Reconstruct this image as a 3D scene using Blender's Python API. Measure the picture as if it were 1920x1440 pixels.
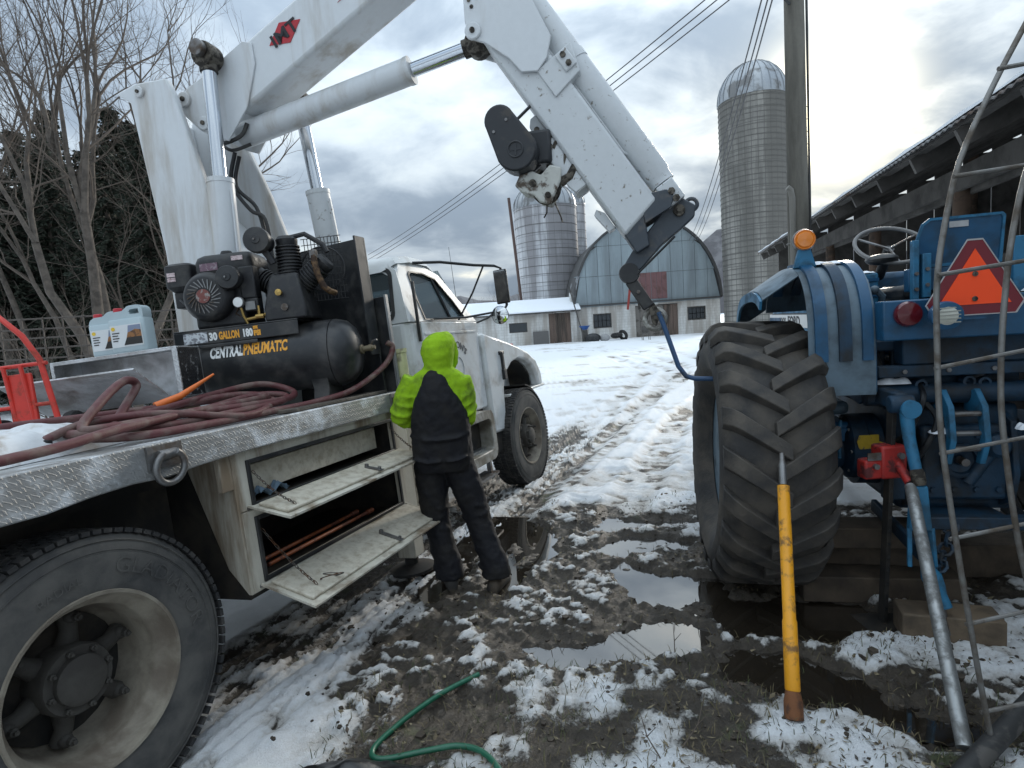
import bpy, math, random
import numpy as np
from mathutils import Vector, Matrix
random.seed(7); rng = np.random.default_rng(11)
PI = math.pi
for o in list(bpy.data.objects): bpy.data.objects.remove(o)
SC = bpy.context.scene; COL = SC.collection

# ---------------------------------------------------------------- camera
PITCH, ROLL, CAMH, FPX = math.radians(5.8), math.radians(3.9), 1.65, 1090.0
def cam_axes():
    f = Vector((0, math.cos(PITCH), -math.sin(PITCH))); r0 = Vector((1, 0, 0)); u0 = Vector((0, math.sin(PITCH), math.cos(PITCH)))
    return r0*math.cos(ROLL)-u0*math.sin(ROLL), u0*math.cos(ROLL)+r0*math.sin(ROLL), f
CR, CU, CF = cam_axes()
cd = bpy.data.cameras.new('camera'); cam = bpy.data.objects.new('camera', cd); COL.objects.link(cam)
cd.sensor_width = 36; cd.lens = 36*FPX/1920; cd.clip_start = .05; cd.clip_end = 3000
mw = Matrix((CR, CU, -CF)).transposed().to_4x4(); mw.translation = (0, 0, CAMH); cam.matrix_world = mw
SC.camera = cam

# ---------------------------------------------------------------- world: broken overcast with the sun behind thin cloud
SUN_AZ, SUN_EL = math.radians(29.0), math.radians(15.5)
SUN_DIR = Vector((math.sin(SUN_AZ)*math.cos(SUN_EL), math.cos(SUN_AZ)*math.cos(SUN_EL), math.sin(SUN_EL)))
W = bpy.data.worlds.new('World'); SC.world = W; W.use_nodes = True
nt = W.node_tree; nt.nodes.clear()
class NT:
    def __init__(s, tree): s.t = tree; s.n = tree.nodes
    def node(s, kind, **kw):
        n = s.n.new(kind)
        for k, v in kw.items():
            if k.startswith('i_'): s.put(n.inputs[k[2:].replace('_', ' ')], v)
            else: setattr(n, k, v)
        return n
    def put(s, sock, v):
        if isinstance(v, bpy.types.NodeSocket): s.t.links.new(v, sock)
        else: sock.default_value = v
    def math(s, op, a, b=0.0, c=None, clamp=False):
        n = s.n.new('ShaderNodeMath'); n.operation = op; n.use_clamp = clamp
        s.put(n.inputs[0], a); s.put(n.inputs[1], b)
        if c is not None: s.put(n.inputs[2], c)
        return n.outputs[0]
    def vmath(s, op, a, b=(0, 0, 0), out=0):
        n = s.n.new('ShaderNodeVectorMath'); n.operation = op; s.put(n.inputs[0], a); s.put(n.inputs[1], b)
        return n.outputs[out]
    def noise(s, vec, scale, detail=4, rough=.55, dist=0, out='Fac', dims='3D'):
        n = s.n.new('ShaderNodeTexNoise'); n.noise_dimensions = dims
        s.put(n.inputs['Vector'], vec); n.inputs['Scale'].default_value = scale; n.inputs['Detail'].default_value = detail
        n.inputs['Roughness'].default_value = rough; n.inputs['Distortion'].default_value = dist
        return n.outputs[out]
    def ramp(s, fac, stops, interp='LINEAR'):
        n = s.n.new('ShaderNodeValToRGB'); s.put(n.inputs[0], fac); e = n.color_ramp.elements; n.color_ramp.interpolation = interp
        while len(e) > 1: e.remove(e[-1])
        for i, (p, c) in enumerate(stops):
            el = e[0] if i == 0 else e.new(p)
            el.position = p; el.color = (*c, 1) if isinstance(c, (tuple, list)) else (c, c, c, 1)
        return n.outputs[0]
    def sstep(s, x, lo, hi):
        n = s.n.new('ShaderNodeMapRange'); n.interpolation_type = 'SMOOTHSTEP'; s.put(n.inputs[0], x)
        n.inputs[1].default_value = lo; n.inputs[2].default_value = hi; return n.outputs[0]
    def mix(s, fac, a, b, mode='MIX'):
        n = s.n.new('ShaderNodeMix'); n.data_type = 'RGBA'; n.blend_type = mode
        s.put(n.inputs[0], fac)
        for sock, v in ((n.inputs[6], a), (n.inputs[7], b)):
            s.put(sock, (*v, 1) if isinstance(v, tuple) and len(v) == 3 else v)
        return n.outputs[2]
w = NT(nt)
d = w.node('ShaderNodeTexCoord').outputs['Generated']
sky = w.node('ShaderNodeTexSky', sky_type='NISHITA', sun_disc=False, sun_elevation=SUN_EL, sun_rotation=SUN_AZ, dust_density=2.0)
sep = w.node('ShaderNodeSeparateXYZ', i_Vector=d)
zz = w.math('MAXIMUM', sep.outputs[2], 0.0)
den = w.math('ADD', zz, 0.30)
cp = w.node('ShaderNodeCombineXYZ', i_X=w.math('DIVIDE', sep.outputs[0], den), i_Y=w.math('DIVIDE', sep.outputs[1], den), i_Z=0.0).outputs[0]
n1 = w.noise(w.vmath('ADD', cp, (-7.7, -1.4, 0)), 1.35, 7, .52, .5)
n2 = w.noise(w.vmath('ADD', cp, (7.3, 2.1, 4)), 3.4, 6, .55, .4)
thick = w.math('ADD', w.math('MULTIPLY', n1, .68), w.math('MULTIPLY', n2, .32))
t01 = w.sstep(thick, .39, .61)                                  # 0 thin, 1 thick
sd = w.vmath('DOT_PRODUCT', d, tuple(SUN_DIR), out=1)
g1 = w.math('POWER', w.math('MAXIMUM', sd, 0.0), 420.0)
g2 = w.math('POWER', w.math('MAXIMUM', sd, 0.0), 70.0)
g3 = w.math('POWER', w.math('MAXIMUM', sd, 0.0), 9.0)
thin = w.math('SUBTRACT', 1.0, t01)
cloud = w.ramp(t01, [(0, (.455, .515, .555)), (.45, (.345, .405, .465)), (1, (.195, .245, .305))])
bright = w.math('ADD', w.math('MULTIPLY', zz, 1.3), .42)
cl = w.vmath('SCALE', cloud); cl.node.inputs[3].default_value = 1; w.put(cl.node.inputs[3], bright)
glow = w.math('ADD', w.math('MULTIPLY', g1, w.math('ADD', w.math('MULTIPLY', thin, 5.0), 2.0)),
              w.math('ADD', w.math('MULTIPLY', g2, w.math('ADD', w.math('MULTIPLY', thin, .26), .05)), w.math('MULTIPLY', g3, w.math('ADD', w.math('MULTIPLY', thin, .08), .005))))
gl = w.vmath('SCALE', (1.0, .88, .60)); w.put(gl.node.inputs[3], glow)
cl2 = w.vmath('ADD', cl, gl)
blue = w.vmath('SCALE', sky.outputs[0]); blue.node.inputs[3].default_value = .10
gap = w.math('MULTIPLY', w.sstep(thick, .44, .33), .35)
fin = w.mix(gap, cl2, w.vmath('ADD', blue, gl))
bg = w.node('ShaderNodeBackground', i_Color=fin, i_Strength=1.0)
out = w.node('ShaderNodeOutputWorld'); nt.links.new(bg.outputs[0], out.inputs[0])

sl = bpy.data.lights.new('sun', 'SUN'); sl.energy = 1.3; sl.angle = math.radians(12); sl.color = (1, .93, .82)
so = bpy.data.objects.new('sun', sl); COL.objects.link(so); so.rotation_euler = (-SUN_DIR).to_track_quat('-Z', 'Y').to_euler(); so.location = (10, 20, 15)
SC.view_settings.view_transform = 'Standard'; SC.view_settings.look = 'None'; SC.view_settings.gamma = 1; SC.view_settings.use_curve_mapping = False
SC.view_settings.exposure = 1.32

# ---------------------------------------------------------------- helpers
def nrm(a): a = np.asarray(a, float); return a/(np.linalg.norm(a)+1e-12)
def frame(ax):
    ax = nrm(ax); h = np.array([0, 0, 1.]) if abs(ax[2]) < .9 else np.array([1., 0, 0]); a = nrm(np.cross(h, ax)); return a, np.cross(ax, a), ax
class MB:
    """collects shapes for one mesh"""
    def __init__(s): s.v = []; s.f = []
    def add(s, V, Fs):
        b = len(s.v); s.v += [tuple(map(float, p)) for p in V]; s.f += [tuple(i+b for i in f) for f in Fs]; return s
    def box(s, c, sz, rot=None):
        V = [np.array((x*sz[0], y*sz[1], z*sz[2]))*.5 for x in (-1, 1) for y in (-1, 1) for z in (-1, 1)]
        if rot is not None:
            R = np.array(rot); V = [R@p for p in V]
        return s.hexa([p+np.array(c, float) for p in V])
    def bb(s, x0, x1, y0, y1, z0, z1): return s.box(((x0+x1)/2, (y0+y1)/2, (z0+z1)/2), (abs(x1-x0), abs(y1-y0), abs(z1-z0)))
    def hexa(s, V): return s.add(V, [(0, 1, 3, 2), (4, 6, 7, 5), (0, 4, 5, 1), (2, 3, 7, 6), (0, 2, 6, 4), (1, 5, 7, 3)])
    def beam(s, p0, p1, wd, ht, up=(0, 0, 1)):
        p0 = np.array(p0, float); p1 = np.array(p1, float); a = nrm(p1-p0); sd = nrm(np.cross(up, a)); u = np.cross(a, sd)
        V = [p+sd*x*wd/2+u*z*ht/2 for p in (p0, p1) for x in (-1, 1) for z in (-1, 1)]
        return s.hexa(V)
    def prism(s, poly, fn, t0, t1):
        """poly of 2-D points, fn(a,b,t)->xyz, extruded from t0 to t1"""
        n = len(poly); V = [fn(a, b, t0) for a, b in poly]+[fn(a, b, t1) for a, b in poly]
        ar = sum(poly[i][0]*poly[(i+1) % n][1]-poly[(i+1) % n][0]*poly[i][1] for i in range(n))
        F0 = [tuple(range(n))[::-1], tuple(range(n, 2*n))]+[(i, (i+1) % n, n+(i+1) % n, n+i) for i in range(n)]
        return s.add(V, F0)
    def loft(s, rings, cap=True, closed=True):
        n = len(rings[0]); V = [p for r in rings for p in r]; Fs = []
        for k in range(len(rings)-1):
            for i in range(n if closed else n-1):
                j = (i+1) % n; Fs.append((k*n+i, k*n+j, (k+1)*n+j, (k+1)*n+i))
        if cap and closed: Fs += [tuple(range(n))[::-1], tuple(range((len(rings)-1)*n, len(rings)*n))]
        return s.add(V, Fs)
    def tube(s, path, r, n=8, cap=True, closed=False):
        P = [np.array(p, float) for p in path]; m = len(P); R = r if hasattr(r, '__len__') else [r]*m
        T = [nrm(P[min(i+1, m-1)]-P[max(i-1, 0)]) if not closed else nrm(P[(i+1) % m]-P[i-1]) for i in range(m)]
        a, b, _ = frame(T[0]); rings = []
        for i in range(m):
            a = nrm(a-T[i]*np.dot(a, T[i])); b = np.cross(T[i], a)
            rings.append([P[i]+(a*math.cos(t)+b*math.sin(t))*R[i] for t in [2*PI*k/n for k in range(n)]])
        if closed: rings.append(rings[0]); cap = False
        return s.loft(rings, cap)
    def cyl(s, p0, p1, r, r1=None, n=16): return s.tube([p0, p1], [r, r if r1 is None else r1], n)
    def lathe(s, prof, o, ax, n=32, cap=True):
        a, b, c = frame(ax); o = np.array(o, float)
        rings = [[o+c*h+(a*math.cos(t)+b*math.sin(t))*r for t in [2*PI*k/n for k in range(n)]] for r, h in prof]
        return s.loft(rings, cap)
    def ball(s, c, r, n=12, m=8):
        r = r if hasattr(r, '__len__') else (r, r, r); c = np.array(c, float)
        rings = [[c+np.array((r[0]*math.sin(p)*math.cos(t), r[1]*math.sin(p)*math.sin(t), r[2]*math.cos(p))) for t in [2*PI*k/n for k in range(n)]]
                 for p in [max(.02, min(PI-.02, PI*j/m)) for j in range(m+1)]]
        return s.loft(rings)
    def torus(s, c, ax, R, r, n=32, k=8):
        a, b, cc = frame(ax); c = np.array(c, float)
        return s.tube([c+(a*math.cos(t)+b*math.sin(t))*R for t in [2*PI*i/n for i in range(n)]], r, k, closed=True)
    def mesh(s, name):
        me = bpy.data.meshes.new(name); me.from_pydata(s.v, [], s.f)
        me.update(); return me
    def build(s, name, m=None, parent=None, bevel=0, smooth=38, label=None, cat=None, group=None, kind=None, fix=True):
        me = s.mesh(name)
        if fix:
            import bmesh as _b
            bm = _b.new(); bm.from_mesh(me); _b.ops.recalc_face_normals(bm, faces=bm.faces); bm.to_mesh(me); bm.free()
        return link(name, me, m, parent, bevel, smooth, label, cat, group, kind)
def link(name, me, m=None, parent=None, bevel=0, smooth=38, label=None, cat=None, group=None, kind=None):
    if smooth:
        me.polygons.foreach_set('use_smooth', [True]*len(me.polygons)); me.set_sharp_from_angle(angle=math.radians(smooth))
    o = bpy.data.objects.new(name, me); COL.objects.link(o)
    if m is not None and not me.materials: me.materials.append(m)
    if parent is not None: o.parent = parent
    if bevel:
        b = o.modifiers.new('bevel', 'BEVEL'); b.width = bevel; b.segments = 2; b.limit_method = 'ANGLE'; b.angle_limit = math.radians(40)
    return tag(o, label, cat, group, kind)
def tag(o, label=None, cat=None, group=None, kind=None):
    for k, v in (('label', label), ('category', cat), ('group', group), ('kind', kind)):
        if v: o[k] = v
    return o
def thing(name, label, cat, mat4=None, group=None):
    o = bpy.data.objects.new(name, None); COL.objects.link(o); o.empty_display_size = .1
    if mat4 is not None: o.matrix_world = mat4
    return tag(o, label, cat, group)
def inst(src, parent, mat4=None, name=None):
    o = src.copy(); COL.objects.link(o); o.parent = parent
    if mat4 is not None: o.matrix_local = mat4
    return o
def fmat(o, heading, roll=0, pitch=0):
    """frame: x forward along heading (deg right of +Y), y left, z up"""
    th, ph, pt = map(math.radians, (heading, roll, pitch))
    fw = Vector((math.sin(th)*math.cos(pt), math.cos(th)*math.cos(pt), math.sin(pt))); lf = Vector((-math.cos(th), math.sin(th), 0)); up = fw.cross(lf).normalized()
    u2 = up*math.cos(ph)+lf*math.sin(ph); l2 = lf*math.cos(ph)-up*math.sin(ph)
    m = Matrix((fw, l2, u2)).transposed().to_4x4(); m.translation = o; return m
FONT = {}
def text_geo(txt, size, bold=0.0, extrude=.002, shear=0, res=3, spacing=1.0):
    cu = bpy.data.curves.new('t', 'FONT'); cu.body = txt; cu.size = size; cu.extrude = extrude; cu.offset = bold; cu.shear = shear; cu.resolution_u = res; cu.space_character = spacing
    ob = bpy.data.objects.new('t', cu); COL.objects.link(ob); dg = bpy.context.evaluated_depsgraph_get(); dg.update()
    me = bpy.data.meshes.new_from_object(ob.evaluated_get(dg)); V = [np.array(v.co) for v in me.vertices]; Fs = [tuple(p.vertices) for p in me.polygons]
    bpy.data.objects.remove(ob); bpy.data.curves.remove(cu); bpy.data.meshes.remove(me)
    xs = [v[0] for v in V]; return V, Fs, min(xs), max(xs)
def text_on(name, txt, size, fn, m, parent, bold=0.0, width=None, spacing=1.0, shear=0, label=None, res=3, extrude=.0015):
    """fn(x, y, z)->xyz places the lettering on a real surface"""
    V, Fs, x0, x1 = text_geo(txt, size, bold, extrude, shear, res, spacing); k = (width/(x1-x0)) if width else 1
    mb = MB(); mb.add([fn((v[0]-x0)*k, v[1], v[2]) for v in V], Fs)
    return mb.build(name, m, parent, smooth=0, label=label, fix=False)

def smooth_path(P, n=8):
    P = np.array(P, float); m = len(P); out_ = []
    for i in range(m-1):
        p0, p1, p2, p3 = P[max(i-1, 0)], P[i], P[i+1], P[min(i+2, m-1)]
        for t in np.arange(n)/n: out_.append(.5*((2*p1)+(-p0+p2)*t+(2*p0-5*p1+4*p2-p3)*t*t+(-p0+3*p1-3*p2+p3)*t**3))
    out_.append(P[-1]); return out_
# ---------------------------------------------------------------- materials
MATS = {}
def M(name, col, rough=.5, metal=0., col2=None, amt=.5, scale=4., contrast=.12, var=.18, vscale=25., bump=0., bscale=60., spec=.5, streak=False, coat=0., detail=6, transm=0., emit=None, patt=None, pstr=.4, alpha=None):
    """procedural paint/metal/wood: base colour, patches of a second colour (dirt, rust, wear), fine value variation, bump"""
    if name in MATS: return MATS[name]
    m = bpy.data.materials.new(name); m.use_nodes = True; t = NT(m.node_tree); t.n.clear()
    P = t.node('ShaderNodeBsdfPrincipled'); O = t.node('ShaderNodeOutputMaterial'); m.node_tree.links.new(P.outputs[0], O.inputs[0])
    co = t.node('ShaderNodeTexCoord').outputs['Object']
    c = (*col, 1)
    fine = t.noise(co, vscale, 5, .65)
    v = t.math('ADD', t.math('MULTIPLY', t.math('SUBTRACT', fine, .5), var*2), 1.0)
    base = t.vmath('SCALE', (0, 0, 0)); t.put(base.node.inputs[0], col); t.put(base.node.inputs[3], v)
    rr = rough
    if col2 is not None:
        vec = co
        if streak: vec = t.vmath('MULTIPLY', co, (1, 1, .12))
        nz = t.noise(vec, scale, detail, .62, .3)
        lo = 1-amt
        f = t.sstep(nz, .5+(lo-.5)*.5-contrast*.5, .5+(lo-.5)*.5+contrast*.5)
        base = t.mix(f, base, col2)
        rr = t.math('ADD', rough, t.math('MULTIPLY', f, .25 if rough < .6 else .05))
    t.put(P.inputs['Base Color'], base); t.put(P.inputs['Roughness'], rr)
    P.inputs['Metallic'].default_value = metal; P.inputs['Specular IOR Level'].default_value = spec; P.inputs['Coat Weight'].default_value = coat
    P.inputs['Transmission Weight'].default_value = transm
    hgt = None
    if bump: hgt = t.math('MULTIPLY', t.noise(co, bscale, 5, .6), 1.0)
    if patt == 'tread':          # raised diamond tread plate
        s_ = t.vmath('SCALE', co); s_.node.inputs[3].default_value = 52
        sp = t.node('ShaderNodeSeparateXYZ', i_Vector=s_); x = t.math('ADD', sp.outputs[0], t.math('MULTIPLY', sp.outputs[2], 1.0)); y = t.math('ADD', sp.outputs[1], t.math('MULTIPLY', sp.outputs[2], .7))
        def tri(a, k): return t.math('ABSOLUTE', t.math('SUBTRACT', t.math('FRACT', t.math('MULTIPLY', a, k)), .5))
        a1 = t.math('ADD', x, y); a2 = t.math('SUBTRACT', x, y)
        l1 = t.math('MULTIPLY', t.sstep(tri(a1, .5), .13, .07), t.sstep(tri(a2, .5), .30, .22))
        l2 = t.math('MULTIPLY', t.sstep(tri(t.math('ADD', a2, 1.0), .5), .13, .07), t.sstep(tri(t.math('ADD', a1, 1.0), .5), .30, .22))
        pt = t.math('MAXIMUM', l1, l2); hgt = t.math('ADD', t.math('MULTIPLY', pt, pstr), t.math('MULTIPLY', hgt if hgt is not None else 0.0, .5))
    if hgt is not None:
        b = t.node('ShaderNodeBump', i_Strength=min(1, bump) if bump else .6, i_Distance=.01 if not patt else .006, i_Height=hgt); m.node_tree.links.new(b.outputs[0], P.inputs['Normal'])
    if emit: P.inputs['Emission Color'].default_value = (*emit[0], 1); P.inputs['Emission Strength'].default_value = emit[1]
    if alpha is not None: P.inputs['Alpha'].default_value = alpha
    MATS[name] = m; return m
# ---------------------------------------------------------------- ground
TRUCK = fmat((-1.508, 1.939, .5), 21.2, 4.5, -.8); TRUCK.translation = Vector((-1.508, 1.939, .5))-TRUCK.to_3x3()@Vector((0, 0, .5))
TM = np.array(TRUCK)
def hsh(ix, iy, s):
    h = (ix.astype(np.int64)*374761393+iy.astype(np.int64)*668265263+s*1274126177) & 0xffffffff
    h = ((h ^ (h >> 13))*1103515245) & 0xffffffff
    return ((h ^ (h >> 16)) & 0xffff)/65535.0
def vn(x, y, s=0):
    ix = np.floor(x); iy = np.floor(y); fx = x-ix; fy = y-iy; fx = fx*fx*(3-2*fx); fy = fy*fy*(3-2*fy)
    a = hsh(ix, iy, s); b = hsh(ix+1, iy, s); c = hsh(ix, iy+1, s); d_ = hsh(ix+1, iy+1, s)
    return a+(b-a)*fx+(c-a)*fy+(a-b-c+d_)*fx*fy
def fbm(x, y, f, o=4, s=0, g=.5):
    t = 0; a = 1; n = 0
    for i in range(o): t = t+a*vn(x*f+i*17.3, y*f-i*9.1, s+i); n += a; a *= g; f *= 2.03
    return t/n
def ss(x, a, b): t = np.clip((x-a)/(b-a), 0, 1); return t*t*(3-2*t)
def sdf(px, py, poly):
    """signed distance, positive inside"""
    P = np.array(poly, float); d2 = np.full(px.shape, 1e9); ins = np.zeros(px.shape, bool)
    for i in range(len(P)):
        a = P[i]; b = P[(i+1) % len(P)]; e = b-a; wx = px-a[0]; wy = py-a[1]
        t = np.clip((wx*e[0]+wy*e[1])/(e@e), 0, 1); d2 = np.minimum(d2, (wx-e[0]*t)**2+(wy-e[1]*t)**2)
        c = (a[1] <= py) != (b[1] <= py)
        ins ^= c & (px < (b[0]-a[0])*(py-a[1])/((b[1]-a[1]) if b[1] != a[1] else 1e-9)+a[0])
    return np.where(ins, 1, -1)*np.sqrt(d2)
def pdist(px, py, line):
    P = np.array(line, float); d2 = np.full(px.shape, 1e9); al = np.zeros(px.shape); L0 = 0; sg = np.zeros(px.shape)
    for i in range(len(P)-1):
        a = P[i]; e = P[i+1]-a; l = np.linalg.norm(e); wx = px-a[0]; wy = py-a[1]; t = np.clip((wx*e[0]+wy*e[1])/(e@e), 0, 1)
        dd = (wx-e[0]*t)**2+(wy-e[1]*t)**2; m = dd < d2; d2 = np.where(m, dd, d2); al = np.where(m, L0+t*l, al); sg = np.where(m, (e[0]*wy-e[1]*wx)/l, sg); L0 += l
    return np.sqrt(d2), al, sg
MUD = [(-.37, 5.08), (.11, 4.95), (.6, 5.12), (.99, 4.75), (1.67, 4.9), (2.6, 4.6), (3.6, 4.4), (4.2, 3.4), (3.4, 2.7), (2.54, 2.5), (1.77, 1.96), (1.36, 2.1), (.94, 2.36), (.26, 2.55), (-.24, 2.44), (-.7, 2.33), (-1.12, 2.5), (-1.1, 2.95), (-.8, 3.15), (-.62, 3.35), (-.75, 3.8), (-.5, 4.5)]
PUDS = [[(.02, 2.87), (.31, 2.97), (.73, 3.03), (1.0, 2.93), (.94, 2.73), (.64, 2.7), (.36, 2.73), (.14, 2.69)],
        [(.45, 3.8), (.7, 3.95), (.94, 3.6), (1.24, 3.52), (1.2, 3.2), (.85, 3.14), (.64, 3.35)],
        [(1.1, 3.28), (1.73, 3.2), (2.07, 3.02), (1.94, 2.76), (1.51, 2.74), (1.02, 2.8)],
        [(.9, 2.73), (1.26, 2.69), (1.44, 2.5), (1.46, 2.34), (1.75, 2.17), (1.6, 1.95), (1.28, 2.16), (1.03, 2.38), (.83, 2.48)],
        [(-.3, 4.77), (.16, 4.95), (.27, 4.31), (.05, 3.68), (-.09, 3.5), (-.3, 3.8)], [(.3, 4.2), (.9, 4.4), (1.3, 4.2), (1.2, 4.0), (.6, 3.98)], [(.35, 4.62), (.8, 4.75), (1.4, 4.62), (1.5, 4.5), (.8, 4.48)]]
SNOWR = [(1.5, 2.78), (1.91, 2.79), (2.54, 2.86), (3.2, 2.9), (3.0, 2.3), (2.14, 2.33), (1.82, 2.45), (1.47, 2.43), (1.45, 2.55)]
TR1 = [(-.35, 5.0), (.3, 6.3), (.9, 7.6), (2.7, 12.2), (4.4, 17), (4.6, 24)]
TR2 = [(.9, 6.2), (2.2, 9.4), (4.6, 14.0), (6.2, 19), (6.0, 27), (3.5, 36)]
TR3 = [(-6, 14), (0, 15.5), (3.4, 15.2), (6, 18), (7, 30)]
def ground_fields(X, Y):
    xl = TM[0, 0]*(X-TM[0, 3])+TM[1, 0]*(Y-TM[1, 3]); yl = TM[0, 1]*(X-TM[0, 3])+TM[1, 1]*(Y-TM[1, 3])
    near = ss(-np.hypot(xl-2, (yl-1)*1.3), -9, -5)
    z = (-.0787*np.clip(yl, 0, 2.6)*(1-ss(yl, 3.5, 7))-.0145*np.clip(xl, 0, 6)*ss(yl, -.6, .1)*(1-ss(yl, 3.5, 7)))*near
    r = np.hypot(X, Y); far = ss(r, 5, 14)
    wx = X+.22*(fbm(X, Y, 2.3, 3, 5)-.5)+.09*(fbm(X, Y, 9, 3, 8)-.5); wy = Y+.22*(fbm(X, Y, 2.3, 3, 6)-.5)+.09*(fbm(X, Y, 9, 3, 9)-.5)
    md = ss(sdf(wx, wy, MUD), -.10, .10)
    n_vh = fbm(X, Y, 30, 2, 121); n_hi = fbm(X, Y, 16, 4, 21); n_mid = fbm(X, Y, 4.2, 4, 31); n_lo = fbm(X, Y, .5, 4, 41)
    snow = .93+0*X
    # thin patchy snow and grass near the camera
    nearp = ss(-Y, -2.62, -2.35)*ss(X, -1.2, -.5)
    snow = snow*(1-nearp)+nearp*(.52+(n_mid-.5)*1.9+(n_hi-.5)*.6)
    # mud with remnants of snow
    rem = (n_mid-.5)*1.5+(n_hi-.5)*1.6+(n_vh-.5)*.7+.20
    snow = snow*(1-md)+md*np.clip(rem, 0, .75)
    sr = ss(sdf(wx, wy, SNOWR), -.06, .08); snow = np.maximum(snow, sr*(.8+(n_hi-.5)*.9))
    z = z+(n_lo-.5)*.10*ss(r, 6, 30)+(n_mid-.5)*.03+(n_hi-.5)*.014
    # puddle basins
    pd = 0*X
    for p in PUDS: pd = np.maximum(pd, ss(sdf(wx, wy, p), -.05, .07))
    snow = snow*(1-.85*pd)
    z = z+md*(-.014+(n_mid-.5)*.026+(n_hi-.5)*.030+(n_vh-.5)*.020)-pd*.048+nearp*((n_vh-.5)*.016+(n_hi-.5)*.012)
    # churned tyre lane along the right wheels of the truck
    lane = ss(yl, -.30, -.14)*(1-ss(yl, .62, .75))*ss(xl, -2.6, -2)*(1-ss(xl, 7, 9))
    cl = np.sin((xl+.35*np.abs(((yl*5.2) % 1)-.5))*2*PI/.062); gr = np.sin(yl*2*PI/.085)
    z = z+lane*(.010*gr+.007*cl*np.where(gr > -.2, 1, .2)-.02*ss(yl, -.02, .05)*(1-ss(yl, .5, .6))+.02*(n_mid-.5))
    ln_mud = lane*(1-ss(np.abs(xl-1.1), 1.6, 2.4))
    snow = snow*(1-lane)+lane*np.clip(.66+.10*gr+.10*cl+(n_mid-.5)*1.0+(n_hi-.5)*.7-.25*ss(yl, .05, .45)+.28*np.exp(-((yl+.02)/.09)**2), 0, 1)
    # wheel tracks running to the barn
    for k, (tr, off) in enumerate(((TR1, (-.28, .3)), (TR2, (-.5, .5)), (TR3, (-.6, .6)))):
        for o_ in off:
            dd, al, sg = pdist(X, Y, tr); q = np.abs(sg-o_) if k else np.abs(sg-o_); q = np.where(dd > 1.6, 9, q)
            t = 1-ss(q, .13, .26); lug = np.sin(al*2*PI/.17+8*np.abs(sg-o_))
            z = z-t*.03+.016*np.exp(-((q-.27)/.06)**2)+t*.008*lug
            snow = snow-t*(.46 if k == 0 else .40)*(.6+.4*lug)*np.clip(.35+1.6*(fbm(X, Y, 1.4, 3, 61)-.32), .2, 1.5)
    # trampled snow between truck and tractor
    ft = ss(X, .1, .6)*(1-ss(X, 3.4, 4.4))*ss(Y, 4.8, 5.2)*(1-ss(Y, 10, 13))
    c = fbm(X*1.0, Y*1.5, 3.4, 3, 71); z = z+ft*(.022*ss(c, .38, .64)-.008+.014*(fbm(X, Y, 11, 3, 74)-.5)); snow = snow-ft*.42*ss(c, .47, .36)*fbm(X, Y, 9, 3, 73)*1.3
    c2 = fbm(X, Y*2.2, .9, 5, 81); snow = snow-far*.38*ss(c2, .60, .74)
    z = z+.022*np.clip(snow, 0, 1)*(1-far*.5)
    snow = np.where(Y > 48, np.clip(snow+.1, 0, 1), snow)
    return z, np.clip(snow, 0, 1), md
def spread(lo, hi, step, far0, far1, g):
    c = list(np.arange(lo, hi, step)); a = []; s = step; x = lo
    while x > far0: s *= g; x -= s; a.append(x)
    b = []; s = step; x = c[-1]
    while x < far1: s *= g; x += s; b.append(x)
    return np.array(a[::-1]+c+b)
GX = spread(-2.1, 3.0, .0155, -900, 900, 1.055); GY = spread(1.7, 5.6, .0145, -60, 1500, 1.03)
XX, YY = np.meshgrid(GX, GY); ZZ, SN, MD = ground_fields(XX.ravel(), YY.ravel())
ZG = ZZ.reshape(len(GY), len(GX))
def ground_z(x, y):
    i = int(np.clip(np.searchsorted(GX, x)-1, 0, len(GX)-2)); j = int(np.clip(np.searchsorted(GY, y)-1, 0, len(GY)-2))
    u = (x-GX[i])/(GX[i+1]-GX[i]); v = (y-GY[j])/(GY[j+1]-GY[j])
    return float((ZG[j, i]*(1-u)+ZG[j, i+1]*u)*(1-v)+(ZG[j+1, i]*(1-u)+ZG[j+1, i+1]*u)*v)
me = bpy.data.meshes.new('ground'); nx, ny = len(GX), len(GY)
me.vertices.add(nx*ny); me.vertices.foreach_set('co', np.stack([XX.ravel(), YY.ravel(), ZZ], 1).astype(np.float32).ravel())
idx = np.arange(nx*ny).reshape(ny, nx); q = np.stack([idx[:-1, :-1], idx[:-1, 1:], idx[1:, 1:], idx[1:, :-1]], -1).reshape(-1, 4)
me.loops.add(q.size); me.loops.foreach_set('vertex_index', q.ravel().astype(np.int32)); me.polygons.add(len(q)); me.polygons.foreach_set('loop_start', (np.arange(len(q))*4).astype(np.int32)); me.polygons.foreach_set('loop_total', np.full(len(q), 4, np.int32))
me.update(calc_edges=True)
for nme, arr in (('snow', SN), ('mud', MD)):
    at_ = me.attributes.new(nme, 'FLOAT', 'POINT'); at_.data.foreach_set('value', arr.astype(np.float32))
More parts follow.
